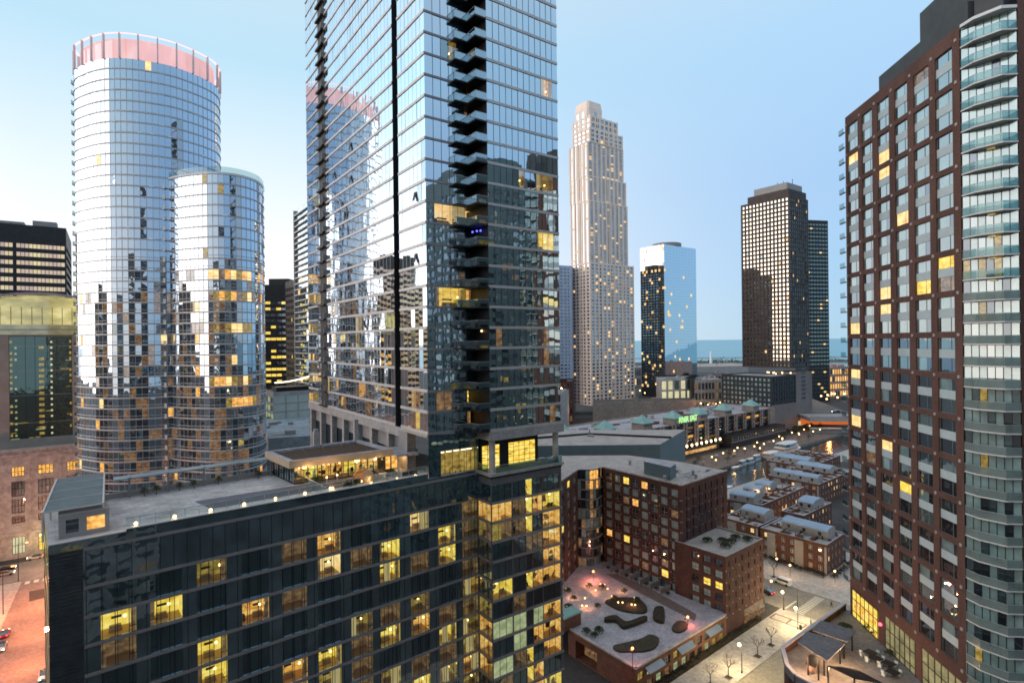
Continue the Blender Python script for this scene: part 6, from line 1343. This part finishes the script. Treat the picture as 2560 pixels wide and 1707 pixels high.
c = copy_tree(car, at_height(1915, 1482, .02), aL, 'car with one headlight showing past the lower brick wing corner'); recolor(c, paints['black'])
c = copy_tree(car, road_pt(2090, 1031), 3.0, 'red lit car on the lakeside road above the orange underpass', 1.4); recolor(c, paints['black'])
for k, (px, py, m_) in enumerate(((2053, 1001, bulb_w), (2069, 998, bulb_w), (2080, 995, bulb_w), (2087, 995, bulb_w), (2094, 1005, bulb_w), (2067, 1009, bulb_w), (2111, 995, green_l))):
    p = road_pt(px, py); th = thing('traffic_light' if k == 6 else 'road_lamp', ['leftmost road lamp on the lakeside road', 'second road lamp from the left on the lakeside road', 'road lamp left of the close pair on the lakeside road', 'right one of the close lamp pair on the lakeside road', 'lower right road lamp on the lakeside road', 'lowest road lamp on the lakeside road', 'green traffic light beside the tall brick tower edge'][k], 'traffic light' if k == 6 else 'street lamp', tuple(p), 'lamps on the lakeside road' if k < 6 else None)
    mb = MB(); mb.bar(p, p+Vector((0, 0, 4)), .2, 0, 5); mb.build('pole', dark_metal, th); mb = MB(); mb.ball(p+Vector((0, 0, 4.6)), .85); mb.build('lamp_head', m_, th)
for p in ((2060, 1000), (2100, 1000)): q = road_pt(*p); lamp('road_lamp_light', q+Vector((0, -2, 6)), 4000, (1, .34, .12), .6)
# ------------------------------------------------------------------ quay, boats, lamps and trees along the slip
mb = MB(); mb.face([guv(S0, V1, .02), guv(S1, V1, .02), guv(S1, V1+26, .02), guv(S0, V1+26, .02)]); structure(mb.build('promenade', surf('promenade paving', (.15, .125, .11), .85, .3, .2, fine=1)))
for k in range(16):
    p = guv(u_n-20+k*12.5, V1+5+6*((k*7) % 3)); shrub('promenade_tree', 'small bare tree on the slip promenade between the lamps, %s from the left' % ord_[k], p, 2.0, 4.6, 130, 500+k, 'trees on the slip promenade', bark, 'tree')
for k in range(9):
    p = guv(u_n+38+k*11.5, V1+11+5*((k*5) % 3)); th = thing('cafe_umbrella', 'closed market umbrella with table on the slip promenade, %s from the left' % ord_[k], 'umbrella', p, 'umbrellas on the slip promenade'); mb = MB(); mb.bar(p, (p[0], p[1], 2.6), .05); mb.build('pole', dark_metal, th); mb = MB(); mb.bar((p[0], p[1], 2.1), (p[0], p[1], 2.8), 1.5, 0, 8, .05); mb.build('canopy', [tan, brick_o, stucco][k % 3], th); mb = MB(); mb.box((p[0], p[1], .7), 1, 1, .06); mb.build('table_top', dark_metal, th)
mb = MB(); mb.face([guv(S0, V0-12, .02), guv(S1, V0-12, .02), guv(S1, V0, .02), guv(S0, V0, .02)]); structure(mb.build('pavement', walk))
def boat(label, px, py, L, W_, decks, seed, rz=None, cabin=True):
    p = at_height(px, py, -1.6); rz = math.atan2(GU.y, GU.x) if rz is None else rz; ca, sa = math.cos(rz), math.sin(rz); th = thing('moored_boat', label, 'boat', tuple(p), 'boats moored along the far quay'); mb = MB()
    T = lambda x, y, z: (p.x+x*ca-y*sa, p.y+x*sa+y*ca, p.z+z)
    out_ = [(-.5, -.42), (-.3, -.5), (.15, -.5), (.36, -.36), (.5, 0), (.36, .36), (.15, .5), (-.3, .5), (-.5, .42)]
    mb.hexa([T(x*L*.94, y*W_*.8, 0) for x, y in out_], [T(x*L, y*W_, .09*L**.7+.5) for x, y in out_], 0); mb.build('hull', boat_d if decks > 1 else boat_w, th); h = .09*L**.7+.5
    mb = MB(); mb.hexa([T(x*L*1.0, y*W_*1.02, h) for x, y in out_], [T(x*L*1.01, y*W_*1.04, h+.35) for x, y in out_]); mb.build('gunwale', boat_w, th)
    for k in range(decks):
        sc = .82-.18*k; mb = MB(); mb.hexa([T(x*L*sc-.04*L, y*W_*.85, h+.3+2.4*k) for x, y in out_], [T(x*L*sc-.04*L, y*W_*.85, h+2.2+2.4*k) for x, y in out_], 1); mb.hexa([T(x*L*(sc+.05)-.04*L, y*W_*.92, h+2.2+2.4*k) for x, y in out_], [T(x*L*(sc+.05)-.04*L, y*W_*.92, h+2.6+2.4*k) for x, y in out_], 0); mb.build('deck_house', [boat_w, W_dim if k == 0 and L > 14 else g_mid], th)
boat('large white tour boat with two decks moored at the far quay', 1972, 1128, 30, 9, 2, 1)
boat('round white tour boat with open deck in front of the larger boat', 1930, 1143, 17, 6, 1, 2)
for k, (px, py, l_) in enumerate(((1893, 1150, 8), (1877, 1159, 8), (1858, 1164, 7), (1840, 1171, 7), (1822, 1221, 6))): boat('small pale boat at the quay, '+['next to the round boat', 'second from the round boat', 'third from the round boat', 'fourth from the round boat', 'alone on the near bank by the brick corner'][k], px, py, l_, 2.6, 0 if k > 2 else 1, k)
ql = [(1700, 1139), (1676, 1153), (1688, 1150), (1780, 1152), (1808, 1142), (1836, 1136), (1862, 1130), (1886, 1124), (1893, 1114), (1910, 1118), (1934, 1110), (1948, 1098), (1956, 1103), (1980, 1088), (1997, 1090), (1998, 1093), (2010, 1080), (2033, 1085), (2050, 1080), (1956, 1105), (1844, 1128), (1900, 1129), (2024, 1070), (1790, 1160)]
qlamp = None
srt = sorted(ql)
for k, (px, py) in enumerate(srt):
    p = at_height(px, py+6, .02); lab = 'warm globe lamp on the slip promenade, %s from the left' % ord_[k]
    if qlamp is None:
        qlamp = thing('promenade_lamp', lab, 'street lamp', tuple(p), 'globe lamps along the slip promenade'); OFF[qlamp.name] = (0, 0, 0); mb = MB(); mb.bar((0, 0, 0), (0, 0, 3.6), .09, 0, 5); mb.build('pole', dark_metal, qlamp); mb = MB(); mb.ball((0, 0, 3.95), .5); mb.build('globe', bulb_w, qlamp)
    else: copy_tree(qlamp, p, 0, lab)
    if k % 3 == 0: lamp('promenade_lamp_light', p+Vector((0, 0, 4.8)), 700, (1, .55, .22), .4)
for k in range(8):
    p = EA+de*(83+k*5.6)+ne*4.2; p = Vector((*p, 5.0)); lab = 'glowing lamp on the green arcade canopy, %s from the left' % ord_[k]
    if k == 0:
        al = thing('canopy_lamp', lab, 'lamp', tuple(p), 'lamps on the arcade canopy'); OFF[al.name] = (0, 0, 0); mb = MB(); mb.bar((0, 0, 0), (0, 0, 1.2), .08, 0, 5); mb.build('stem', dark_metal, al); mb = MB(); mb.ball((0, 0, 1.9), .62, 0, 8, 6, 1.5); mb.build('globe', bulb_y, al)
    else: copy_tree(al, p, 0, lab)
glows = [(1495, 1013), (1509, 1010), (1522, 1008), (1548, 1012), (1564, 1008), (1573, 1014), (1592, 1010), (1620, 1012), (1540, 1020), (1555, 1020), (1608, 1022), (1645, 1018), (1665, 1018), (1684, 1016), (1752, 1008), (1770, 1012), (1790, 1010), (1800, 1006), (1815, 1010), (1765, 1026), (1778, 1028), (1790, 1030), (1835, 1016), (1852, 1018), (1612, 982), (1600, 976), (1720, 943), (1740, 938), (1770, 944), (1786, 942), (1640, 960), (1700, 944), (1414, 1020), (1398, 1012)]
gl0 = None
for k, (px, py) in enumerate(sorted(glows)):
    Yq = 500 if py > 990 else 640; p = at_depth(px, py, Yq); base = Vector((p.x, p.y, 0)); lab = 'distant warm lamp behind the tan slip block, number %d in the row counted from the left' % (k+1)
    n_w = {0: 'leftmost'}.get(k); zz = max(3, p.z)
    th = thing('distant_lamp', 'distant warm lamp beyond the tan slip block, one of many glowing dots', 'street lamp', tuple(base), 'distant warm lamps beyond the tan block'); mb = MB(); mb.bar(base, base+Vector((0, 0, zz)), .15, 0, 4); mb.build('pole', dark_metal, th); mb = MB(); mb.ball((p.x, p.y, zz), .75); mb.build('globe', bulb_w if k % 3 else bulb_o, th)
for p in ((1440, 1035, 480), (1560, 1022, 480), (1780, 1022, 470)): q = at_depth(*p); lamp('distant_street_light', (q.x, q.y-4, max(6, q.z+4)), 9000, (1, .42, .18), 1)
# ------------------------------------------------------------------ trees, street at the lower right
def bare_tree(label, p, h, seed, group='bare street trees', leaves=False):
    rr = random.Random(seed); th = thing('bare_tree', label, 'tree', tuple(p), group); p = Vector(p); mb = MB(); top = p+Vector((0, 0, h*.42)); mb.bar(p, top, .13, 0, 6, .09); mb.build('trunk', bark, th); mb = MB(); tips = []
    def grow(a, d, l, r, n):
        b = a+d*l; mb.bar(a, b, r, 0, 4, r*.6)
        if n == 0: tips.append(b); return
        for _ in range(3):
            nd = (d+Vector((rr.uniform(-.75, .75), rr.uniform(-.75, .75), rr.uniform(-.1, .5)))).normalized(); grow(b, nd, l*rr.uniform(.62, .82), r*.6, n-1)
    for k in range(4): a = k*1.57+rr.random(); grow(top, Vector((math.cos(a)*.55, math.sin(a)*.55, .85)).normalized(), h*.2, .07, 3)
    mb.build('crown', bark, th)
    return th
SC0, SC1 = V2((47.8, 122.3)), V2((76.3, 146.0)); sdv = (SC1-SC0).normalized(); snv = Vector((sdv.y, -sdv.x))
def spt(u, v, z=0): p = SC0+sdv*u+snv*v; return (p.x, p.y, z)
mb = MB(); mb.face([spt(-60, .15, .008), spt(41.9, .15, .008), spt(41.9, 30, .008), spt(-60, 30, .008)]); mb.face([spt(41.9, -80, .008), spt(57.4, -80, .008), spt(57.4, 40, .008), spt(41.9, 40, .008)]); structure(mb.build('street', street_m))
mb = MB(); mb.prism([spt(-60, -9.2)[:2], spt(-60, 0)[:2], spt(41.7, 0)[:2], spt(41.7, -9.2)[:2]], 0, .13); mb.prism([spt(57.6, -80)[:2], spt(57.6, 4)[:2], spt(100, 4)[:2], spt(100, -80)[:2]][::-1], 0, .12); structure(mb.build('pavement', walk))
mb = MB(); mb.prism([spt(-60, 0.004)[:2], spt(-60, .2)[:2], spt(41.9, .2)[:2], spt(41.9, 0.004)[:2]], 0, .15); mb.prism([spt(57.4, -80)[:2], spt(57.596, -80)[:2], spt(57.596, 4)[:2], spt(57.4, 4)[:2]], 0, .15); mb.prism([spt(41.704, -60)[:2], spt(41.9, -60)[:2], spt(41.9, 0)[:2], spt(41.704, 0)[:2]], 0, .15); structure(mb.build('kerb', grey_conc))
mb = MB()
for k in range(14): u = 42.6+k*1.03; mb.face([spt(u, -6.1, .014), spt(u+.5, -6.1, .014), spt(u+.5, -3.6, .014), spt(u, -3.6, .014)])
mb.face([spt(42.6, -8.6, .014), spt(49.4, -8.6, .014), spt(49.4, -8.15, .014), spt(42.6, -8.15, .014)])
structure(mb.build('crosswalk', paint_w))
mb = MB()
for u0, u1, v0, v1 in ((34, 34.4, -8.8, -.4), (37.2, 37.6, -8.8, -.4), (34.4, 37.2, -4.6, -4.2), (34.4, 37.2, -8.8, -8.4), (34.4, 37.2, -.8, -.4)): mb.face([spt(u0, v0, .136), spt(u1, v0, .136), spt(u1, v1, .136), spt(u0, v1, .136)])
structure(mb.build('brick_paving', brick_o))
he = thing('street_hedge', 'long dark clipped hedge along the podium between wall and pavement', 'hedge', spt(0, -9.6)); rr = random.Random(77); mb = MB()
for k in range(5200):
    u, v, z = rr.uniform(-50, 31), rr.uniform(-10.6, -9.3), rr.uniform(.1, 1.15); c = Vector(spt(u, v, z)); d = Vector((rr.uniform(-1, 1), rr.uniform(-1, 1), rr.uniform(-1, 1))).normalized()*rr.uniform(.14, .3); e = d.orthogonal().normalized()*d.length*.7; mb.face([c-d, c+e, c+d, c-e])
mb.prism([spt(-50, -10.5)[:2], spt(-50, -9.4)[:2], spt(31, -9.4)[:2], spt(31, -10.5)[:2]], 0, .95); mb.build('leaves', hedge_m, he)
lspots = [((1854.7, 1681), 6.6, 'street lamp nearest the camera on the pale pavement'), ((1994.7, 1572), 10.4, 'tall street lamp at the pavement corner by the crosswalk'), ((1959.4, 1523.4), 5.2, 'street lamp across the brick paving at the side street')]
for k, (px, h_, lab) in enumerate(lspots):
    p = at_height(*px, .13); th = thing('street_lamp', lab, 'street lamp', tuple(p), 'lamps along the lower right street'); mb = MB(); mb.bar(p, p+Vector((0, 0, h_)), .1, 0, 8, .07); mb.bar(p, p+Vector((0, 0, .5)), .2, 0, 8, .14); mb.build('pole', dark_metal, th)
    lh_ = 5.3 if k == 1 else h_-.4; o = Vector((-.5, .1, 0)) if k != 2 else Vector((-.3, 0, 0)); mb = MB(); mb.bar(p+Vector((0, 0, lh_)), p+o+Vector((0, 0, lh_+.1)), .05); mb.build('arm', dark_metal, th); mb = MB(); mb.ball(p+o+Vector((0, 0, lh_+.1)), .38, 0, 10, 6); mb.build('globe', bulb_y, th)
    lamp('street_lamp_and_extra_light', p+o*2.2+Vector((0, 0, lh_-.6)), (3600, 2500, 1200)[k], (1, .74, .36), .35)
for px in ((2030, 1500), (2085, 1485), (1985, 1640)): p = at_height(*px, 8); lamp('street_lamp_and_extra_light', p, 3600, (1, .74, .36), .4)  # extra lights without posts, added to brighten the street
for k, (px, h_) in enumerate((((1821, 1693), 5.2), ((1894, 1640), 5.0), ((1928, 1612), 4.8), ((1776, 1712), 5.2), ((1935, 1442), 5.5))):
    p = at_height(*px, .13); bare_tree(['bare street tree in a square pit, second from the left on the pavement', 'bare street tree in a square pit, third from the left on the pavement', 'bare street tree nearest the hedge end', 'bare street tree at the bottom picture edge', 'bare tree at the far side of the side street'][k], p, h_, 200+k)
    th = thing('tree_pit', 'dark square tree pit around the '+['second', 'third', 'fourth', 'first', 'far side street'][k]+' bare tree', 'tree pit', tuple(p), 'tree pits in the pavement'); mb = MB(); a_ = math.atan2(sdv.y, sdv.x); mb.box((p.x, p.y, .131), 1.5, 1.5, .06, a_); mb.build('soil', soil, th); mb = MB()
    for sx_, sy_, lx, ly in ((0, .78, 1.66, .1), (0, -.78, 1.66, .1), (.78, 0, .1, 1.46), (-.78, 0, .1, 1.46)): mb.box((p.x+sx_*math.cos(a_)-sy_*math.sin(a_), p.y+sx_*math.sin(a_)+sy_*math.cos(a_), .131), lx, ly, .12, a_)
    mb.build('kerb', grey_conc, th)
vn = thing('white_van', 'white van with dark windows parked on the side street', 'van', tuple(at_height(1957, 1459, .02))); p = at_height(1957, 1459, .02); a_ = aL; ca, sa = math.cos(a_), math.sin(a_); T = lambda x, y, z: (p.x+x*ca-y*sa, p.y+x*sa+y*ca, z)
prof = [(-2.6, .4), (2.6, .4), (2.6, 1.0), (1.9, 1.15), (1.2, 2.0), (-2.5, 2.05)]; mb = MB(); mb.hexa([T(x, -.95, z) for x, z in prof], [T(x, .95, z) for x, z in prof]); mb.build('body', boat_w, vn); mb = MB()
for sgn in (-1, 1): mb.face([T(x, .96*sgn, z) for x, z in ((-2.2, 1.2), (1.6, 1.2), (1.1, 1.85), (-2.2, 1.85))])
mb.build('side_window', g_dark, vn)
for x in (-1.6, 1.6):
    for y in (-.9, .9): mb = MB(); mb.bar(T(x, y-.1, .36), T(x, y+.1, .36), .36, 0, 10); mb.build('wheel', dark_metal, vn)
mb = MB(); mb.box(T(2.6, .6, .7), .1, .35, .2); mb.build('headlight', head, vn)
# people: one continuous skinned body each
def person(label, p, rz, stride, coat):
    th = thing('person', label, 'person', tuple(p), None); P = {}
    V = [(0, 0, .95), (0, 0, 1.15), (0, 0, 1.38), (0, .01, 1.5), (0, .02, 1.62), (0, .02, 1.74), (.1, 0, .9), (.11, stride, .5), (.11, stride*1.2-.05, .09), (.11, stride*1.2+.1, .05), (-.1, 0, .9), (-.11, -stride, .5), (-.11, -stride*1.5-.08, .1), (-.11, -stride*1.5+.06, .05), (.2, 0, 1.36), (.25, -stride*.6, 1.1), (.25, -stride*.3+.08, .86), (-.2, 0, 1.36), (-.25, stride*.6, 1.1), (-.25, stride+.05, .88)]
    E_ = [(0, 1), (1, 2), (2, 3), (3, 4), (4, 5), (0, 6), (6, 7), (7, 8), (8, 9), (0, 10), (10, 11), (11, 12), (12, 13), (2, 14), (14, 15), (15, 16), (2, 17), (17, 18), (18, 19)]
    r_ = [.15, .15, .17, .06, .1, .09, .1, .075, .05, .045, .1, .075, .05, .045, .07, .055, .04, .07, .055, .04]
    me = bpy.data.meshes.new('body'); me.from_pydata(V, E_, []); me.materials.append(coat); o = bpy.data.objects.new('body', me); COL.objects.link(o); o.parent = th; o.rotation_euler.z = rz
    m_ = o.modifiers.new('skin', 'SKIN'); sk = me.skin_vertices[0].data
    for k, x in enumerate(r_): sk[k].radius = (x, x*(.75 if k < 3 else 1)); sk[k].use_root = (k == 0)
    o.modifiers.new('sub', 'SUBSURF').levels = 1; mb = MB(); OFF[th.name] = (0, 0, 0); mb.ball((0, .02, 1.74), .115, 0, 8, 5); h = mb.build('hair', dark_metal, th); return th
person('person in dark clothes walking across the lamp lit street', at_height(2078.5, 1518.5, .02), 2.2, .22, surf('dark coat', (.03, .03, .035), .9, .2, 3))
person('person in dark clothes standing at the pavement corner by the terrace wall', at_height(2027, 1565, .14), .6, .05, surf('olive coat', (.05, .05, .03), .9, .2, 3))
bn = thing('litter_bin', 'dark round litter bin at the foot of the tall street lamp', 'bin', tuple(at_height(2001, 1572, .14))); p = at_height(2001.5, 1573, .13); mb = MB(); mb.bar(p, p+Vector((0, 0, 1.0)), .33, 0, 10, .36); mb.build('bin_body', dark_metal, bn); mb = MB(); mb.bar(p+Vector((0, 0, 1.0)), p+Vector((0, 0, 1.2)), .38, 0, 10, .2); mb.build('lid', dark_metal, bn)
# hedges, lamps and small trees by the row houses
for k, (px, py) in enumerate(((1942, 1396), (1975, 1412), (2087, 1427), (1892, 1228), (1923, 1221), (1985, 1250), (2025, 1254), (2046, 1266), (1963, 1275), (1977, 1289), (1976, 1177), (1928, 1452))):
    p = at_height(px, py, 3.6 if k < 3 or k > 4 else 11.2); base = Vector((p.x, p.y, 0 if k < 3 or k > 4 else 9.3)); lab = ['wall lamp left of the pale stair on the nearest row house', 'bright double lamp in the middle of the nearest row house front', 'bright lamp on the orange lit side of the nearest row house', 'roof lamp left on the row house with two penthouses', 'roof lamp right on the row house with two penthouses', 'yard lamp at the upper left of the row house yard', 'yard lamp in the middle of the row house yard', 'yard lamp at the right of the row house yard', 'yard lamp beside the brick gable in the yard', 'lowest yard lamp beside the hedge', 'lamp on the far row house facing the slip', 'lamp at the hedge in front of the side street'][k]
    th = thing('house_lamp', lab, 'lamp', tuple(base), 'lamps of the row houses'); mb = MB(); mb.bar(base, p, .06, 0, 5); mb.build('pole', dark_metal, th); mb = MB(); mb.ball(p, .32); mb.build('globe', bulb_w, th); lamp('house_lamp_light', p+Vector((-.5, -1.0, .3)), 420 if k < 3 else 260, (1, .58, .26), .3)
nh = Vector((-.79, -.61))
for k in range(26):
    s = k/25; p = V2((85.2, 194)).lerp(V2((98.4, 176.7)), s)+nh*(2.0+.6*math.sin(k*2.3)); 
    if k % 2: shrub('house_shrub', 'dark shrub in the hedge row before the nearest row house, one of a dense line', Vector((*p, 0)), 1.1, 1.7, 170, 300+k, 'shrubs before the nearest row house', hedge_m)
for k in range(7): p = V2((98.4, 176.7)).lerp(V2((111, 187.8)), k/6)+Vector((.63, -.77))*2.2; shrub('house_shrub', 'dark shrub in the hedge row before the nearest row house, one of a dense line', Vector((*p, 0)), 1.2, 1.6, 170, 340+k, 'shrubs before the nearest row house', hedge_m)
for k, (px, py) in enumerate(((2000, 1292), (2015, 1296), (1990, 1290), (2040, 1290))): shrub('yard_shrub', 'dark evergreen bush in the row house yard, '+['left of the pair by the lowest lamp', 'right of the pair by the lowest lamp', 'next to the lowest yard lamp', 'at the right of the yard'][k], at_height(px, py, 0), 2.0, 3.2, 260, 360+k, 'bushes in the row house yard')
for k in range(10):
    p = EB+de*(4+k*6.5)+ne*(8+3*math.sin(k*1.7)); shrub('quay_tree', 'small lit tree on the lawn at the end of the slip, %s from the left' % ord_[k], Vector((*p, 0)), 2.4, 5.0, 240, 400+k, 'trees on the quay lawn', lawn_m, 'tree')
# ------------------------------------------------------------------ west street at the lower left
K0, K1 = V2((-136.8, 149)), V2((-156.7, 178)); kd = (K1-K0).normalized(); kn = Vector((kd.y, -kd.x))
def wpt(u, v, z=0): p = K0+kd*u+kn*v; return (p.x, p.y, z)
mb = MB(); mb.face([wpt(-90, 0, .008), wpt(-90, 40, .008), wpt(60, 40, .008), wpt(60, 0, .008)]); mb.face([wpt(38, -70, .008), wpt(38, -.01, .008), wpt(58, -.01, .008), wpt(58, -70, .008)]); structure(mb.build('street', street_o))
mb = MB(); mb.prism([wpt(-90, -14)[:2], wpt(-90, 0)[:2], wpt(37, 0)[:2], wpt(37, -14)[:2]][::-1], 0, .13); structure(mb.build('pavement', walk))
mb = MB()
for k in range(9): mb.face([wpt(33.5, 1+k*2.2, .014), wpt(36, 1+k*2.2, .014), wpt(36, 2.2+k*2.2, .014), wpt(33.5, 2.2+k*2.2, .014)])
structure(mb.build('crosswalk', paint_w))
mb = MB(); mb.face([wpt(17, 4, .013), wpt(26, 3, .013), wpt(26, 10, .013), wpt(18, 11, .013)]); structure(mb.build('street_patch', asphalt))
for k, (px, py, h_) in enumerate(((46, 1453, 12), (8, 1535, 13))):
    p = at_height(px, py, .13); th = thing('street_lamp', ['tall dark street lamp at the crosswalk of the orange west street', 'tall dark street lamp at the left picture edge of the west street'][k], 'street lamp', tuple(p), 'lamps along the west street'); mb = MB(); mb.bar(p, p+Vector((0, 0, h_)), .12, 0, 6, .07); mb.build('pole', dark_metal, th); mb = MB(); mb.bar(p+Vector((0, 0, h_)), p+Vector((2.2, .6, h_+.3)), .06); mb.build('arm', dark_metal, th); mb = MB(); mb.box(p+Vector((2.3, .6, h_+.15)), .7, .3, .18, .3); mb.build('lamp_head', bulb_o, th)
for u, v in ((-28, 9), (-8, 10), (12, 9), (24, 6), (45, 5), (48, -25), (6, -6)): lamp('street_lamp_and_extra_light', wpt(u, v, 8), 11500 if u < 20 else 4500, (1, .30, .12) if u < 30 else (1, .6, .35), .5)
lamp('entrance_light', (-169, 198.5, 6), 700, (1, .8, .35), .8)
# ------------------------------------------------------------------ reflected city behind the camera, plus two unseen towers added ahead to darken mirrors
RING = ((122, 38, 42, 38, 136, .62, teal_wall, 'teal glazed tower right of the camera, mirrored in the main tower'), (-232, 112, 30, 40, 96, .62, brown_fac, 'brown office tower left of the west street'), (-262, 60, 40, 40, 60, .62, stone, 'stone block far left of the camera'), (180, -40, 46, 46, 120, .62, black_fac, 'black tower behind the camera to the right'), (150, -110, 40, 40, 90, .62, stone, 'pale tower behind the camera on the right'),
 (20, -42, 56, 40, 122, .2, stone, 'pale hotel slab right behind the camera'), (66, -100, 40, 40, 128, .62, brown_fac, 'brown tower behind the camera on the right'), (-62, -88, 38, 38, 112, .62, brown_fac, 'brown tower behind the camera on the left'), (-128, -58, 44, 40, 124, .62, black_fac, 'black tower behind the camera on the left'), (-205, -10, 44, 40, 98, .62, grey_panel, 'grey tower left of the camera'), (-58, -205, 26, 26, 205, .62, brick_o, 'slim orange brick tower far behind the camera'), (-150, -160, 46, 46, 140, .62, brown_fac, 'broad brown tower far behind the camera'), (16, 484, 34, 34, 150, .62, brown_fac, 'added brown tower hidden behind the main tower, darkening the window grid tower reflection'), (126, 742, 40, 44, 172, .62, black_fac, 'added black tower hidden behind the cream tower, darkening the blue glass tower reflection'))
for k, (x, y, w_, d_, z, rz, m_, lab) in enumerate(RING):
    th = thing('reflected_tower', lab, 'tower', (x, y, 0)); ca, sa = math.cos(rz), math.sin(rz); q = [Vector((x+a*w_/2*ca-b*d_/2*sa, y+a*w_/2*sa+b*d_/2*ca)) for a, b in ((-1, -1), (1, -1), (1, 1), (-1, 1))]; mb = MB(); pn = []
    for i in range(4):
        a_, b_ = q[i], q[(i+1) % 4]; pn += facade(mb, a_, b_, 0, z, even((b_-a_).length, 9, .75), floors(4, z-6, int(z/4), .25, .8), .3)
    roof(mb, q, z, 0, 0); mb.box((x, y, z-1), w_*.5, d_*.45, 9, rz); mb.build('wall', m_, th); put_windows(th, pn, [g_mid, g_dark, W_dim, W_yel2], chooser([40, 30, 4, 2], 500+k), cap=0)
